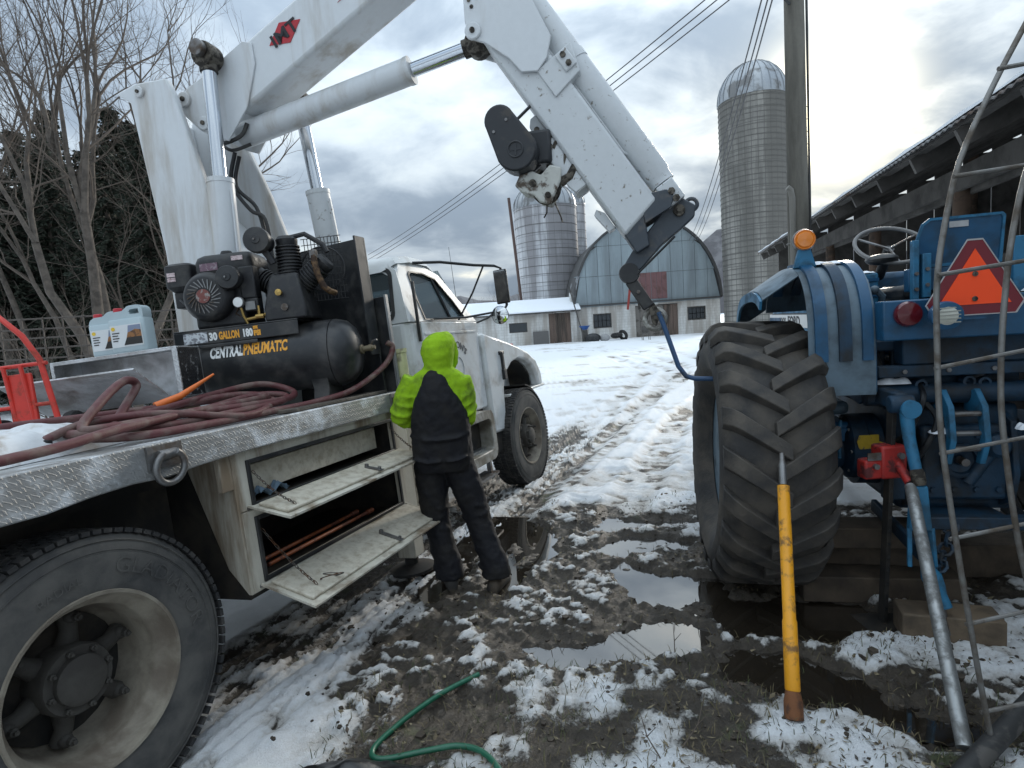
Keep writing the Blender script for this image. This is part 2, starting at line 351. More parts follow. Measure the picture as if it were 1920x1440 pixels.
def ground_mat():
    m = bpy.data.materials.new('snowy mud'); m.use_nodes = True; t = NT(m.node_tree); t.n.clear()
    P = t.node('ShaderNodeBsdfPrincipled'); O = t.node('ShaderNodeOutputMaterial'); m.node_tree.links.new(P.outputs[0], O.inputs[0])
    co = t.node('ShaderNodeTexCoord').outputs['Object']
    sn = t.node('ShaderNodeAttribute', attribute_name='snow').outputs['Fac']; mu = t.node('ShaderNodeAttribute', attribute_name='mud').outputs['Fac']
    a = t.noise(co, 48, 7, .75); b = t.noise(co, 13, 6, .68, .5); c = t.noise(co, 150, 5, .75)
    s = t.math('ADD', sn, t.math('ADD', t.math('MULTIPLY', t.math('SUBTRACT', a, .5), .62), t.math('MULTIPLY', t.math('SUBTRACT', b, .5), .35)))
    sf = t.sstep(s, .39, .57)
    soil = t.ramp(b, [(.25, (.018, .014, .010)), (.5, (.042, .033, .024)), (.75, (.080, .064, .046))])
    straw = t.sstep(t.noise(t.vmath('MULTIPLY', co, (1, .45, 1)), 85, 6, .8, 1.6), .55, .64)
    soil = t.mix(t.math('MULTIPLY', straw, .6), soil, (.12, .098, .066))
    grn = t.sstep(t.noise(co, 5, 4, .6), .56, .68); soil = t.mix(t.math('MULTIPLY', t.math('MULTIPLY', grn, t.math('SUBTRACT', 1.0, mu)), .55), soil, (.065, .085, .03))
    slush = t.mix(t.sstep(s, .50, .95), (.58, .56, .53), (.88, .90, .92))
    t.put(P.inputs['Base Color'], t.mix(sf, soil, slush))
    wet = t.math('ADD', .20, t.math('MULTIPLY', a, .5)); t.put(P.inputs['Roughness'], t.mix(sf, wet, (.55, .55, .55)))
    P.inputs['Specular IOR Level'].default_value = .5
    h = t.math('ADD', t.math('MULTIPLY', t.mix(sf, a, c), .6), t.math('ADD', t.math('MULTIPLY', sf, .8), t.math('MULTIPLY', c, .25)))
    bp = t.node('ShaderNodeBump', i_Strength=.9, i_Distance=.022, i_Height=h); m.node_tree.links.new(bp.outputs[0], P.inputs['Normal'])
    return m
G_MAT = ground_mat()
ground = link('ground', me, G_MAT, smooth=0, kind='structure'); me.polygons.foreach_set('use_smooth', [True]*len(me.polygons))
mw_ = bpy.data.materials.new('muddy water'); mw_.use_nodes = True; t = NT(mw_.node_tree); P = t.n['Principled BSDF']
P.inputs['Base Color'].default_value = (.018, .014, .010, 1); P.inputs['Roughness'].default_value = .03; P.inputs['IOR'].default_value = 1.33; P.inputs['Specular IOR Level'].default_value = 1.0; P.inputs['Coat Weight'].default_value = 1.0; P.inputs['Coat IOR'].default_value = 1.9; P.inputs['Coat Roughness'].default_value = .02
bp = t.node('ShaderNodeBump', i_Strength=.10, i_Distance=.004, i_Height=t.noise(t.node('ShaderNodeTexCoord').outputs['Object'], 9, 3, .5)); mw_.node_tree.links.new(bp.outputs[0], P.inputs['Normal'])
pb = MB(); pb.add([(x, y, -.040) for x, y in MUD], [tuple(range(len(MUD)))[::-1]]); pb.build('puddle', mw_, smooth=0, kind='structure')
# ---------------------------------------------------------------- service truck (x forward from the rear axle, y left from the right side, z up)
m_white = M('white truck paint', (.68, .70, .70), .32, col2=(.30, .27, .23), amt=.30, scale=3.2, contrast=.3, var=.06, coat=.25)
m_cream = M('dirty cream paint', (.56, .53, .45), .55, col2=(.20, .15, .10), amt=.42, scale=5, contrast=.22, var=.12, bump=.15, bscale=50, streak=True)
m_creamd = M('stained door panel', (.56, .52, .43), .6, col2=(.36, .31, .235), amt=.36, scale=24, contrast=.4, var=.16, bump=.15, detail=4)
m_black = M('black paint', (.012, .013, .015), .42, col2=(.05, .048, .045), amt=.35, scale=6, contrast=.3, bump=.05)
m_dark = M('sooty chassis', (.014, .013, .012), .75, col2=(.05, .04, .03), amt=.4, scale=5, contrast=.3, bump=.2)
m_alu = M('tread plate', (.60, .61, .62), .38, .8, col2=(.34, .33, .31), amt=.40, scale=4, contrast=.25, patt='tread', bump=.75, pstr=.9)
m_aluw = M('worn deck plate', (.30, .30, .295), .5, .5, col2=(.62, .65, .68), amt=.34, scale=7, contrast=.22, patt='tread', bump=.6, pstr=.6)
m_alup = M('plain aluminium', (.52, .53, .54), .35, .9, col2=(.32, .31, .30), amt=.4, scale=5, contrast=.3, var=.08)
m_rub = M('dusty tyre rubber', (.040, .040, .040), .8, col2=(.095, .09, .082), amt=.56, scale=6, contrast=.35, bump=.12, bscale=90)
m_rubd = M('tyre tread rubber', (.016, .016, .017), .8, col2=(.06, .055, .05), amt=.4, scale=12, contrast=.3, bump=.25)
m_rim = M('muddy wheel steel', (.27, .24, .19), .65, col2=(.13, .105, .08), amt=.5, scale=6, contrast=.35, bump=.15)
m_hub = M('grimy hub', (.06, .055, .047), .75, col2=(.04, .035, .03), amt=.5, scale=9, contrast=.3, bump=.2)
m_glass = bpy.data.materials.new('window glass'); m_glass.use_nodes = True; P = m_glass.node_tree.nodes['Principled BSDF']
P.inputs['Base Color'].default_value = (.30, .36, .38, 1); P.inputs['Roughness'].default_value = .03; P.inputs['Transmission Weight'].default_value = .85; P.inputs['IOR'].default_value = 1.25
m_mirr = M('mirror glass', (.75, .78, .80), .05, 1.0, var=.03)
m_amber = M('amber lens', (.75, .22, .02), .15, coat=.5, var=.05); m_red = M('red lens', (.55, .03, .03), .2, coat=.4, var=.05)
m_chain = M('rusty chain', (.10, .09, .08), .55, .6, col2=(.13, .06, .03), amt=.45, scale=30)
m_steel = M('weathered steel', (.22, .22, .22), .45, .8, col2=(.11, .08, .06), amt=.4, scale=8, contrast=.25, bump=.1)
truck = thing('crane_truck', 'dirty white flatbed crane truck with open side compartments and a black compressor on deck', 'truck', TRUCK)
PT = truck
def rot_y(a): return Matrix.Rotation(a, 4, 'Y')
def wheel(loc, side, deep, name='wheel', detail=True):
    """side -1: face looks to -y. one wheel part with tyre, rim, hub, spokes and nuts under it"""
    s = side; R = .52
    o = MB().lathe([(.285, .235), (.30, .255), (.40, .27), (.47, .265), (.505, .25), (.52, .225), (.522, .05), (.506, .022), (.47, .006), (.40, 0), (.31, .012), (.292, .03), (.285, .06)], (0, 0, 0), (0, -s, 0), 64, cap=False).build(name, m_rub, PT, label=None, smooth=30)
    o.location = loc
    if detail:
        tr = MB()
        for k in range(84):
            a = 2*PI*k/84; c, sn = math.cos(a), math.sin(a)
            for h, w_, da in ((.035, .05, 0), (.085, .035, .03), (.137, .045, 0), (.19, .035, .03), (.238, .05, 0)):
                aa = a+da; c, sn = math.cos(aa), math.sin(aa)
                tr.box((c*.521, -s*h, sn*.521), (.016, w_, .029), [(c, 0, -sn), (0, 1, 0), (sn, 0, c)])
        tr.build('tread', m_rubd, o, smooth=0)
        ri = MB(); ri.torus((0, -s*.008, 0), (0, 1, 0), .487, .0025, 64, 5); ri.torus((0, -s*.003, 0), (0, 1, 0), .452, .002, 64, 5); ri.torus((0, -s*.004, 0), (0, 1, 0), .445, .0015, 64, 5); ri.build('sidewall_rib', m_rub, o)
    d = .16 if deep else .05
    MB().lathe([(.312, .012), (.309, .004), (.298, .006), (.290, .03), (.283, .055), (.262, .075), (.258, .10), (.250, d+.05), (.236, d+.09), (.225, d+.10)], (0, 0, 0), (0, -s, 0), 48, cap=False).build('rim', m_rim, o, smooth=50)
    hb = MB(); y = (lambda h: -s*h)
    hb.lathe([(.12, d+.10), (.125, d-.02), (.118, d-.035), (.088, d-.035), (.086, d-.055), (.075, d-.062), (.0, d-.062)], (0, 0, 0), (0, -s, 0), 28)
    hub = hb.build('hub', m_hub, o, smooth=40)
    sp = MB()
    n = 6; nuts = MB()
    for k in range(n):
        a = 2*PI*(k+.3)/n; c, sn = math.cos(a), math.sin(a)
        p0 = (c*.10, y(d+.05), sn*.10); p1 = (c*.225, y(d+.06), sn*.225)
        MB().tube([p0, ((c*.17), y(d+.04), sn*.17), p1], [.042, .03, .034], 10).ball((c*.213, y(d+.03), sn*.213), (.026, .03, .026), 10, 6).build('spoke', m_hub, o)
        nb = MB().lathe([(.014, 0), (.014, .02), (.008, .022), (.008, .035), (0, .035)], (c*.213, y(d+.005), sn*.213), (0, s, 0), 8).build('wheel_nut', m_hub, o)
    for k in range(8):
        a = 2*PI*k/8+.2; MB().lathe([(.011, 0), (.011, .016), (.006, .018), (.006, .028), (0, .028)], (math.cos(a)*.104, y(d-.035), math.sin(a)*.104), (0, s, 0), 6).build('hub_bolt', m_hub, o)
    MB().lathe([(.225, d+.09), (.225, d+.30), (.20, d+.31), (0.05, d+.31)], (0, 0, 0), (0, -s, 0), 24).build('brake_drum', m_dark, o)
    return o
rw = wheel((0, 0, .5), -1, True)
def tyre_text(txt, r, a0, size, wheelo, squeeze=1.0):
    V, Fs, x0, x1 = text_geo(txt, size, -.0005, .0009); mb = MB()
    mb.add([((r+v[1]-size*.35)*math.sin(a0+v[0]*squeeze/r), -.0024-v[2], (r+v[1]-size*.35)*math.cos(a0+v[0]*squeeze/r)) for v in V], Fs)
    return mb.build('lettering', m_rub, wheelo, smooth=0, fix=False)
tyre_text('GLADIATOR', .398, .28, .082, rw, 1.08); tyre_text('RADIAL', .372, -.42, .040, rw, 1.1)
wheel((0, .32, .5), -1, False, detail=False); wheel((0, 2.4, .5), 1, True, detail=False); wheel((0, 2.08, .5), 1, False, detail=False)
fwheel = wheel((4.66, 0, .5), -1, False); fwheel.rotation_euler = (0, 0, math.radians(-3)); wheel((4.66, 2.4, .5), 1, False, detail=False)
# chassis, axles
for y in (.78, 1.62): MB().bb(-1.5, 5.4, y-.045, y+.045, .78, 1.06).build('chassis_rail', m_dark, PT)
MB().cyl((0, .3, .5), (0, 2.1, .5), .09).ball((0, 1.2, .5), (.2, .24, .22)).build('rear_axle', m_dark, PT); MB().cyl((4.66, .25, .48), (4.66, 2.15, .48), .06).build('front_axle', m_dark, PT)
MB().bb(-1.5, 2.05, .3, 2.1, 1.06, 1.16).build('subframe', m_dark, PT)
MB().bb(-1.4, .62, .35, .40, .62, 1.15).build('wheel_well_panel', m_dark, PT)
# deck
MB().bb(-1.6, 2.12, -.02, 2.42, 1.235, 1.285).build('deck_plate', m_aluw, PT, bevel=.006)
dk = MB(); n = 26; xs = np.linspace(-1.6, 2.13, n)
top = [(x, 1.289) for x in xs]; bot = [(x, 1.165+.012*math.sin(x*9)*math.exp(-((x+.1)/.8)**2)-(.02 if x < .38 else 0)) for x in xs]
dk.prism(top+bot[::-1], lambda a, b, t: (a, t, b), -.055, -.021); dk.build('deck_edge', m_aluw, PT, bevel=.006)
MB().bb(2.121, 2.15, -.055, 2.42, 1.16, 1.287).build('deck_front_edge', m_aluw, PT, bevel=.004)
for (x, z) in ((.33, 1.235), (2.0, 1.235)):
    rg = MB(); c = np.array((x, -.085, z-.07)); rr = .062 if x < 1 else .04
    pts = [(x+rr*math.sin(t), -.085-.012*math.cos(t), z-rr*.75-rr*1.02*math.cos(t)*-1-.0) for t in np.linspace(.45, 2*PI-.45, 22)]
    pts = [(p[0], p[1], z-.055+(p[2]-(z-.055))*1.0) for p in pts]
    rg.tube(pts, .013 if x < 1 else .009, 10); o = rg.build('tie_down_ring', m_steel, PT)
    pass
    MB().cyl((x-rr*.6, -.078, z+.005), (x+rr*.6, -.078, z+.005), .02, n=12).box((x, -.062, z), (rr*2.4, .014, .09)).build('ring_bracket', m_steel, PT)
# side compartment
cx0, cx1, y0 = .70, 2.07, .0
cb = MB(); bx0, bx1 = .80, 2.0
def fr(mb, x0, x1, z0, z1, a0, a1, b0, b1, yA, yB):   # picture-frame in x,z with opening a0..a1 x b0..b1
    mb.bb(x0, a0, yA, yB, z0, z1); mb.bb(a1, x1, yA, yB, z0, z1); mb.bb(a0, a1, yA, yB, z0, b0); mb.bb(a0, a1, yA, yB, b1, z1); return mb
fr(MB(), cx0, cx1, .885, 1.162, .775, 2.0, .905, 1.105, 0, .03).build('upper_opening_frame', m_cream, PT, bevel=.004)
fr(MB(), cx0, cx1, .50, .882, .775, 2.0, .545, .835, 0, .03).build('lower_opening_frame', m_cream, PT, bevel=.004)
for (z0, z1) in ((.905, 1.105), (.545, .835)):
    fr(MB(), .765, 2.01, z0-.012, z1+.012, .785, 1.99, z0+.008, z1-.008, -.012, .001).build('door_seal', m_black, PT, bevel=.003)
MB().prism([(0, 1.163), (.30, 1.163), (.23, .95), (.12, .62), (.02, .50), (0, .50)], lambda a, b, t: (t, a, b), .685, .70).build('compartment_end_panel', m_cream, PT, bevel=.004)
MB().bb(.62, .684, .0, .03, 1.0, 1.16).build('corner_flange', m_cream, PT, bevel=.004)
MB().bb(.702, 2.068, .031, .66, .47, .50).bb(.702, 2.068, .031, .66, .868, .884).bb(.702, 2.068, .66, .68, .47, 1.15).bb(.702, 2.068, .031, .66, 1.150, 1.162).bb(.7, .72, .031, .66, .5, 1.15).bb(2.05, 2.069, .031, .66, .5, 1.15).build('compartment_box', m_dark, PT)
MB().bb(.83, 1.95, .10, .115, .935, 1.075).build('drawer_panel', m_creamd, PT, bevel=.003)
def drop_door(z, wd, ang, xa, xb):
    e = thing('drop_door', None, None); e.parent = PT
    MBs = MB(); ca, sa = math.cos(ang), math.sin(ang)
    def P3(x, r, h): return (x, -.004-r*ca-h*sa, z-r*sa+h*ca)
    def plate(m_, x0, x1, r0, r1, h0, h1): m_.hexa([P3(x, r, h) for x in (x0, x1) for r in (r0, r1) for h in (h0, h1)])
    p = MB(); plate(p, xa, xb, .0, wd, 0, .006); dr = p.build('compartment_door', m_cream, PT, bevel=.002)
    p = MB(); plate(p, xa+.035, xb-.035, .03, wd-.045, .0065, .024); p.build('inner_panel', m_creamd, dr, bevel=.006)
    p = MB(); plate(p, xa, xb, wd-.012, wd, .0062, .012); plate(p, xa, xa+.01, 0, wd-.013, .0062, .012); plate(p, xb-.01, xb, 0, wd-.013, .0062, .012); p.build('door_lip', m_cream, dr)
    xm = xa+(xb-xa)*.60; p = MB(); plate(p, xm-.015, xm+.015, wd*.45, wd-.03, .025, .032); p.cyl(P3(xm, wd*.45, .02), P3(xm, wd*.45, .045), .012, n=10).cyl(P3(xm, wd-.05, .02), P3(xm, wd-.05, .045), .01, n=10); p.build('latch', m_steel, dr)
    p = MB(); p.cyl(P3(xa, 0, -.004), P3(xb, 0, -.004), .007, n=8); p.build('hinge', m_steel, dr)
    bpy.data.objects.remove(e); return dr, P3
d1, P1 = drop_door(.898, .25, math.radians(13), .735, 2.03); d2, P2 = drop_door(.525, .32, math.radians(18), .735, 2.03)
def chain(p0, p1, name='door_chain', sag=.02, n=17, par=PT, r=.006, m_=None):
    p0, p1 = np.array(p0, float), np.array(p1, float); mb = MB(); L = np.linalg.norm(p1-p0)
    for k in range(n):
        t0 = (k+.5)/n; c = p0+(p1-p0)*t0-np.array((0, 0, sag*4*t0*(1-t0))); ax = nrm(p1-p0); a, b, _ = frame(ax); u_ = a if k % 2 else b; l = L/n*.72
        mb.tube([c+ax*math.cos(q)*l+u_*math.sin(q)*r for q in np.linspace(0, 2*PI, 9)[:-1]], r*.30, 5, closed=True)
    return mb.build(name, m_ or m_chain, par)
chain((.80, .0, 1.06), P1(.84, .185, .03)); chain((1.985, .0, 1.06), P1(1.99, .185, .03)); chain((.80, .0, .78), P2(.86, .22, .03))
MB().torus(np.array(P2(.93, .25, .05)), (.3, .3, 1), .055, .0025, 24, 5).torus(np.array(P2(.94, .245, .055)), (.5, .1, 1), .045, .0022, 24, 5).build('wire_loop', m_chain, PT)
# outrigger leg and foot
MB().bb(2.09, 2.22, .02, .16, .12, 1.10).bb(2.235, 2.33, .03, .15, .30, 1.14).build('outrigger_leg', m_cream, PT, bevel=.01)
MB().lathe([(.0, 0), (.16, 0), (.16, .02), (.05, .05), (.045, .13), (0, .13)], (2.16, .1, .015), (0, 0, 1), 20).build('outrigger_foot', m_dark, PT)
# headboard
MB().bb(2.045, 2.065, .03, .95, 1.287, 2.33).build('headboard', m_black, PT, bevel=.004)
MB().bb(1.95, 2.044, .028, .042, 1.55, 2.33).build('headboard_flange', m_black, PT, bevel=.003)
MB().bb(2.10, 2.118, -.03, .35, 1.288, 1.93).build('low_guard_plate', m_black, PT, bevel=.003); MB().bb(2.095, 2.123, -.045, -.03, 1.288, 1.94).build('guard_edge', m_alup, PT)
MB().lathe([(.048, 0), (.05, .27), (.056, .272), (.056, .30), (.0, .30)], (2.20, -.02, 1.27), (0, 0, 1), 18).build('plastic_tube', M('yellowed plastic', (.52, .50, .30), .45, col2=(.25, .22, .15), amt=.35, scale=8), PT)
# cab
CY = 1.2
def ysd(z, hw=1.06): return CY-hw+max(0, z-1.78)*.17
def sidefn(x, z, t): return (x, ysd(z)+t, z)
def sidefnL(x, z, t): return (x, 2*CY-ysd(z)-t, z)
def framep(outer, inner, fn, t0, t1):
    n = len(outer); mb = MB(); r = [[fn(*p, t0) for p in outer], [fn(*p, t1) for p in outer], [fn(*p, t1) for p in inner], [fn(*p, t0) for p in inner]]
    mb.loft(r+[r[0]], cap=False); return mb
def rrect(x0, x1, z0, z1, r, k=4):
    P = []
    for cx, cz, a in ((x1-r, z0+r, -PI/2), (x1-r, z1-r, 0), (x0+r, z1-r, PI/2), (x0+r, z0+r, PI)):
        P += [(cx+r*math.cos(a+PI/2*i/k), cz+r*math.sin(a+PI/2*i/k)) for i in range(k+1)]
    return P
def resamp(poly, n):
    P = np.array(poly+[poly[0]], float); s = np.r_[0, np.cumsum(np.linalg.norm(np.diff(P, axis=0), axis=1))]
    t = np.linspace(0, s[-1], n, endpoint=False); return [(float(np.interp(q, s, P[:, 0])), float(np.interp(q, s, P[:, 1]))) for q in t]
lb = MB()
lb.loft([[(x, CY-1.06+dy, .93), (x, CY-1.06+dy, 1.78), (x, CY+1.06-dy, 1.78), (x, CY+1.06-dy, .93)] for x, dy in ((2.655, .06), (2.70, .01), (2.8, 0), (3.93, 0))]).build('cab_body', m_white, PT, bevel=.02)
MB().bb(2.74, 3.9, .2, 2.2, 1.782, 1.80).bb(2.80, 2.95, .35, 2.05, 1.80, 1.98).build('cab_interior', m_dark, PT, bevel=.01)
MB().torus((3.45, 1.75, 1.98), (-.8, 0, .6), .2, .014, 28, 8).build('steering_wheel', m_black, PT)
# side upper panels with window openings (corners matched one to one)
outS = [(2.68, 1.781), (2.82, 1.781), (3.35, 1.781), (3.92, 1.781), (3.62, 2.02), (3.40, 2.20), (3.0, 2.30), (2.80, 2.30), (2.72, 2.20), (2.68, 2.0)]
inS = [(2.93, 1.80), (3.0, 1.797), (3.4, 1.797), (3.70, 1.80), (3.52, 1.98), (3.30, 2.16), (3.1, 2.195), (2.90, 2.195), (2.87, 2.17), (2.885, 1.98)]
for fn in (sidefn, sidefnL): framep(outS, inS, fn, 0, .05).build('cab_side_upper', m_white, PT)
for fn in (sidefn, sidefnL): MB().prism(inS, fn, .022, .026).build('door_window', m_glass, PT)
framep([(a+(a-3.25)*.03, b+(b-2.0)*.03) for a, b in inS], [(a-(a-3.25)*.02, b-(b-2.0)*.03) for a, b in inS], sidefn, -.006, .02).build('window_seal', m_black, PT)
MB().beam(sidefn(3.42, 1.80, .016), sidefn(3.27, 2.16, .016), .02, .02).build('vent_window_bar', m_black, PT)
def rearfn(y, z, t): return (2.655+max(0, z-1.78)*.10+t, y, z)
oR = [(.14, 1.781), (1.2, 1.781), (2.26, 1.781), (2.21, 2.1), (2.17, 2.26), (1.2, 2.32), (.23, 2.26), (.19, 2.1)]
framep(resamp(oR, 36), resamp(rrect(.27, 2.13, 1.82, 2.21, .06)[19:]+rrect(.27, 2.13, 1.82, 2.21, .06)[:19], 36), rearfn, 0, .04).build('cab_rear_upper', m_white, PT)
MB().prism(rrect(.25, 2.15, 1.80, 2.23, .06), rearfn, .018, .022).build('rear_window', m_glass, PT)
sq = rrect(.25, 2.15, 1.80, 2.23, .07); sq2 = rrect(.28, 2.12, 1.83, 2.20, .05); framep(sq, sq2, rearfn, -.008, .03).build('rear_window_seal', m_black, PT)
rl = MB(); st = []
for x, hw, zt in ((2.67, .84, 2.27), (2.73, .95, 2.325), (2.9, .975, 2.345), (3.2, .965, 2.34), (3.38, .93, 2.30), (3.44, .88, 2.24)):
    st.append([(x, CY-hw-.03, zt-.075), (x, CY-hw, zt-.02), (x, CY-hw*.6, zt+.015), (x, CY, zt+.025), (x, CY+hw*.6, zt+.015), (x, CY+hw, zt-.02), (x, CY+hw+.03, zt-.075), (x, CY, zt-.07)])
rl.loft(st).build('cab_roof', m_white, PT, smooth=50)
MB().prism([(3.90, 1.79), (3.91, 1.79), (3.42, 2.245), (3.41, 2.245)], lambda a, b, t: (a, t, b), .22, 2.18).build('windshield', m_glass, PT)
MB().lathe([(.0, 0), (.06, 0), (.05, .05), (.0, .06)], (3.1, 1.2, 2.36), (0, 0, 1), 14).build('marker_lamp', m_amber, PT); MB().lathe([(.0, 0), (.05, 0), (.04, .04), (.0, .05)], (3.2, .42, 2.335), (0, 0, 1), 14).build('marker_lamp', m_amber, PT)
# door
dpoly = [(2.83, .95), (3.60, .95), (3.80, 1.12), (3.84, 1.40), (3.84, 1.775), (2.83, 1.775)]
door = MB().prism(dpoly, lambda a, b, t: (a, t, b), CY-1.06-.014, CY-1.06-.001).build('cab_door', m_white, PT, bevel=.008)
MB().bb(2.85, 3.83, CY-1.08, CY-1.0745, 1.67, 1.69).build('door_crease', m_white, door, bevel=.002)
MB().bb(2.86, 2.98, CY-1.11, CY-1.0745, 1.60, 1.63).build('door_handle', m_black, door, bevel=.005)
m_let = M('faded lettering', (.06, .07, .08), .6, var=.1)
def arc_text(txt, cx, cz, R, a0, size, par, yy):
    V, Fs, x0, x1 = text_geo(txt, size, .002, .001); mb = MB(); mb.add([(cx+(R+v[1])*math.sin(a0+v[0]/R), yy-v[2], cz+(R+v[1])*math.cos(a0+v[0]/R)) for v in V], Fs); return mb.build('door_lettering', m_let, par, smooth=0, fix=False)
arc_text("ISON'S", 3.38, 1.30, .24, -.25, .085, door, CY-1.0765); MB().torus((3.38, CY-1.0755, 1.36), (0, 1, 0), .10, .004, 28, 4).build('door_emblem', M('pale emblem', (.42, .43, .44), .6), door)
text_on('door_lettering', 'NY', .06, lambda x, y, z: (3.3+x, CY-1.0765-z, 1.18+y), m_let, door); text_on('door_lettering', '607', .05, lambda x, y, z: (3.47+x, CY-1.0765-z, 1.06+y), m_let, door); text_on('door_lettering', '2715', .05, lambda x, y, z: (3.5+x, CY-1.0765-z, .97+y), m_let, door)
MB().bb(2.765, 2.79, CY-1.085, CY-1.061, 1.62, 2.10).build('grab_handle', m_black, PT, bevel=.008)
# tilt front: hood and fenders
hs = []
for x, hw, zt in ((3.94, .93, 1.79), (4.2, .90, 1.765), (4.7, .84, 1.71), (5.2, .76, 1.63), (5.5, .70, 1.55), (5.58, .66, 1.46)):
    hs.append([(x, CY-hw, .95), (x, CY-hw, zt-.22), (x, CY-hw+.02, zt-.09), (x, CY-hw+.12, zt-.02), (x, CY, zt+.02), (x, CY+hw-.12, zt-.02), (x, CY+hw-.02, zt-.09), (x, CY+hw, zt-.22), (x, CY+hw, .95)])
MB().loft(hs).build('hood', m_white, PT, smooth=60)
def arch(k=10): return [(4.88+.60*math.cos(t), .98+.36*math.sin(t)) for t in np.linspace(PI, 0, k)]
fp = [(3.945, .66), (4.23, .64), (4.28, .98)]+arch()[1:]+[(5.56, .98), (5.60, 1.10), (5.50, 1.26), (5.28, 1.37), (4.9, 1.475), (4.55, 1.54), (4.2, 1.60), (3.945, 1.66)]
fo_ = [(3.945, .66), (3.945, 1.2), (3.945, 1.66), (4.3, 1.60), (4.6, 1.545), (4.9, 1.48), (5.2, 1.40), (5.45, 1.29), (5.58, 1.14), (5.60, .98)]; fi_ = [(4.23, .64), (4.27, .85), (4.30, 1.05), (4.42, 1.22), (4.62, 1.32), (4.85, 1.355), (5.08, 1.325), (5.28, 1.24), (5.40, 1.12), (5.44, .98)]
for ya, yb, yc in ((CY-1.10, CY-.98, CY-.70), (CY+1.10, CY+.98, CY+.70)):
    fo = MB().loft([[(a[0], ya, a[1]), (b[0], ya, b[1]), (b[0], yb, b[1]), (a[0], yb, a[1])] for a, b in zip(fo_, fi_)]).build('fender', m_white, PT, bevel=.03, smooth=50)
    MB().loft([[(a[0], yb+(.001 if ya < CY else -.001), a[1]-.006), (a[0], yc, a[1]+.02), (a[0]-.02, yc, a[1]-.03), (a[0]-.02, yb+(.001 if ya < CY else -.001), a[1]-.05)] for a in fo_[2:]]).build('fender_top', m_white, PT, smooth=60)
fo_in = MB().prism(arch()+[(5.4, .7), (4.35, .7)], lambda a, b, t: (a, t, b), CY-.70, CY-.66).build('inner_wheel_arch', m_dark, PT)
MB().loft([[(b[0]+(b[0]-4.85)*s_, y_, b[1]+.02*s_*8) for y_, s_ in ((CY-.975, .012), (CY-.66, .012), (CY-.66, .03), (CY-.975, .03))] for b in fi_]).build('arch_liner', m_dark, PT)
MB().prism([(4.24, .5), (5.46, .5), (5.46, 1.38), (4.24, 1.38)], lambda a, b, t: (a, t, b), CY-.655, CY-.62).build('inner_wheel_panel', m_dark, PT)
qf = MB(); pr = [(4.66+.60*math.cos(t), .5+.57*math.sin(t)) for t in np.linspace(math.radians(10), math.radians(82), 10)]
qf.prism(pr+[(a*1.0-(a-4.66)*.03, b-(b-.5)*.03) for a, b in pr[::-1]], lambda a, b, t: (a, t, b), .03, .4).build('mud_guard', m_dark, PT); MB().bb(4.42, 5.62, .09, .34, .962, .992).build('fender_lip', m_white, PT, bevel=.006)
MB().bb(4.27, 4.40, CY-1.115, CY-1.092, 1.42, 1.46).bb(4.31, 4.36, CY-1.125, CY-1.092, 1.25, 1.45).bb(4.30, 4.38, CY-1.13, CY-1.092, 1.16, 1.27).build('hood_latch', m_black, PT, bevel=.008)
MB().bb(5.35, 5.62, .55, 1.85, .6, .85).build('front_bumper', m_dark, PT)
MB().bb(5.20, 5.26, .30, .48, 1.395, 1.53).build('turn_lamp', m_red, PT, bevel=.008); MB().bb(5.18, 5.28, .33, .45, 1.34, 1.394).build('turn_lamp_base', m_black, PT)
for k in range(3): MB().bb(5.19, 5.199, .335+k*.045, .352+k*.045, 1.41, 1.52).build('lens_bar', M('pale lens', (.75, .35, .32), .3), PT)
text_on('hood_badge', 'FORD', .05, lambda x, y, z: (4.0+x, CY-.985-z-.0, 1.63+y), m_let, PT, width=.13)
# step and fuel tank
ro = resamp(rrect(2.98, 3.76, .47, .93, .09), 40); ri_ = resamp(rrect(3.06, 3.68, .56, .85, .05), 40)
sb = framep(ro, ri_, lambda a, b, t: (a, t, b), .02, .16).build('step_surround', m_rim if False else M('grey step tank', (.32, .31, .28), .5, col2=(.14, .12, .09), amt=.5, scale=6, contrast=.3), PT, bevel=.01)
MB().bb(2.98, 3.76, .165, .50, .48, .92).build('fuel_tank', MATS['grey step tank'], PT, bevel=.03); MB().bb(3.06, 3.68, .10, .163, .561, .58).build('step_tread', m_alup, PT); MB().bb(3.065, 3.675, .155, .164, .585, .845).build('step_recess', m_dark, PT)
MB().bb(3.1, 3.8, .06, .22, .30, .325).bb(3.15, 3.19, .1, .14, .325, .47).bb(3.7, 3.74, .1, .14, .325, .47).build('lower_step', m_steel, PT)
MB().bb(3.80, 4.20, .13, .5, .45, .66).build('battery_box', m_dark, PT, bevel=.01)
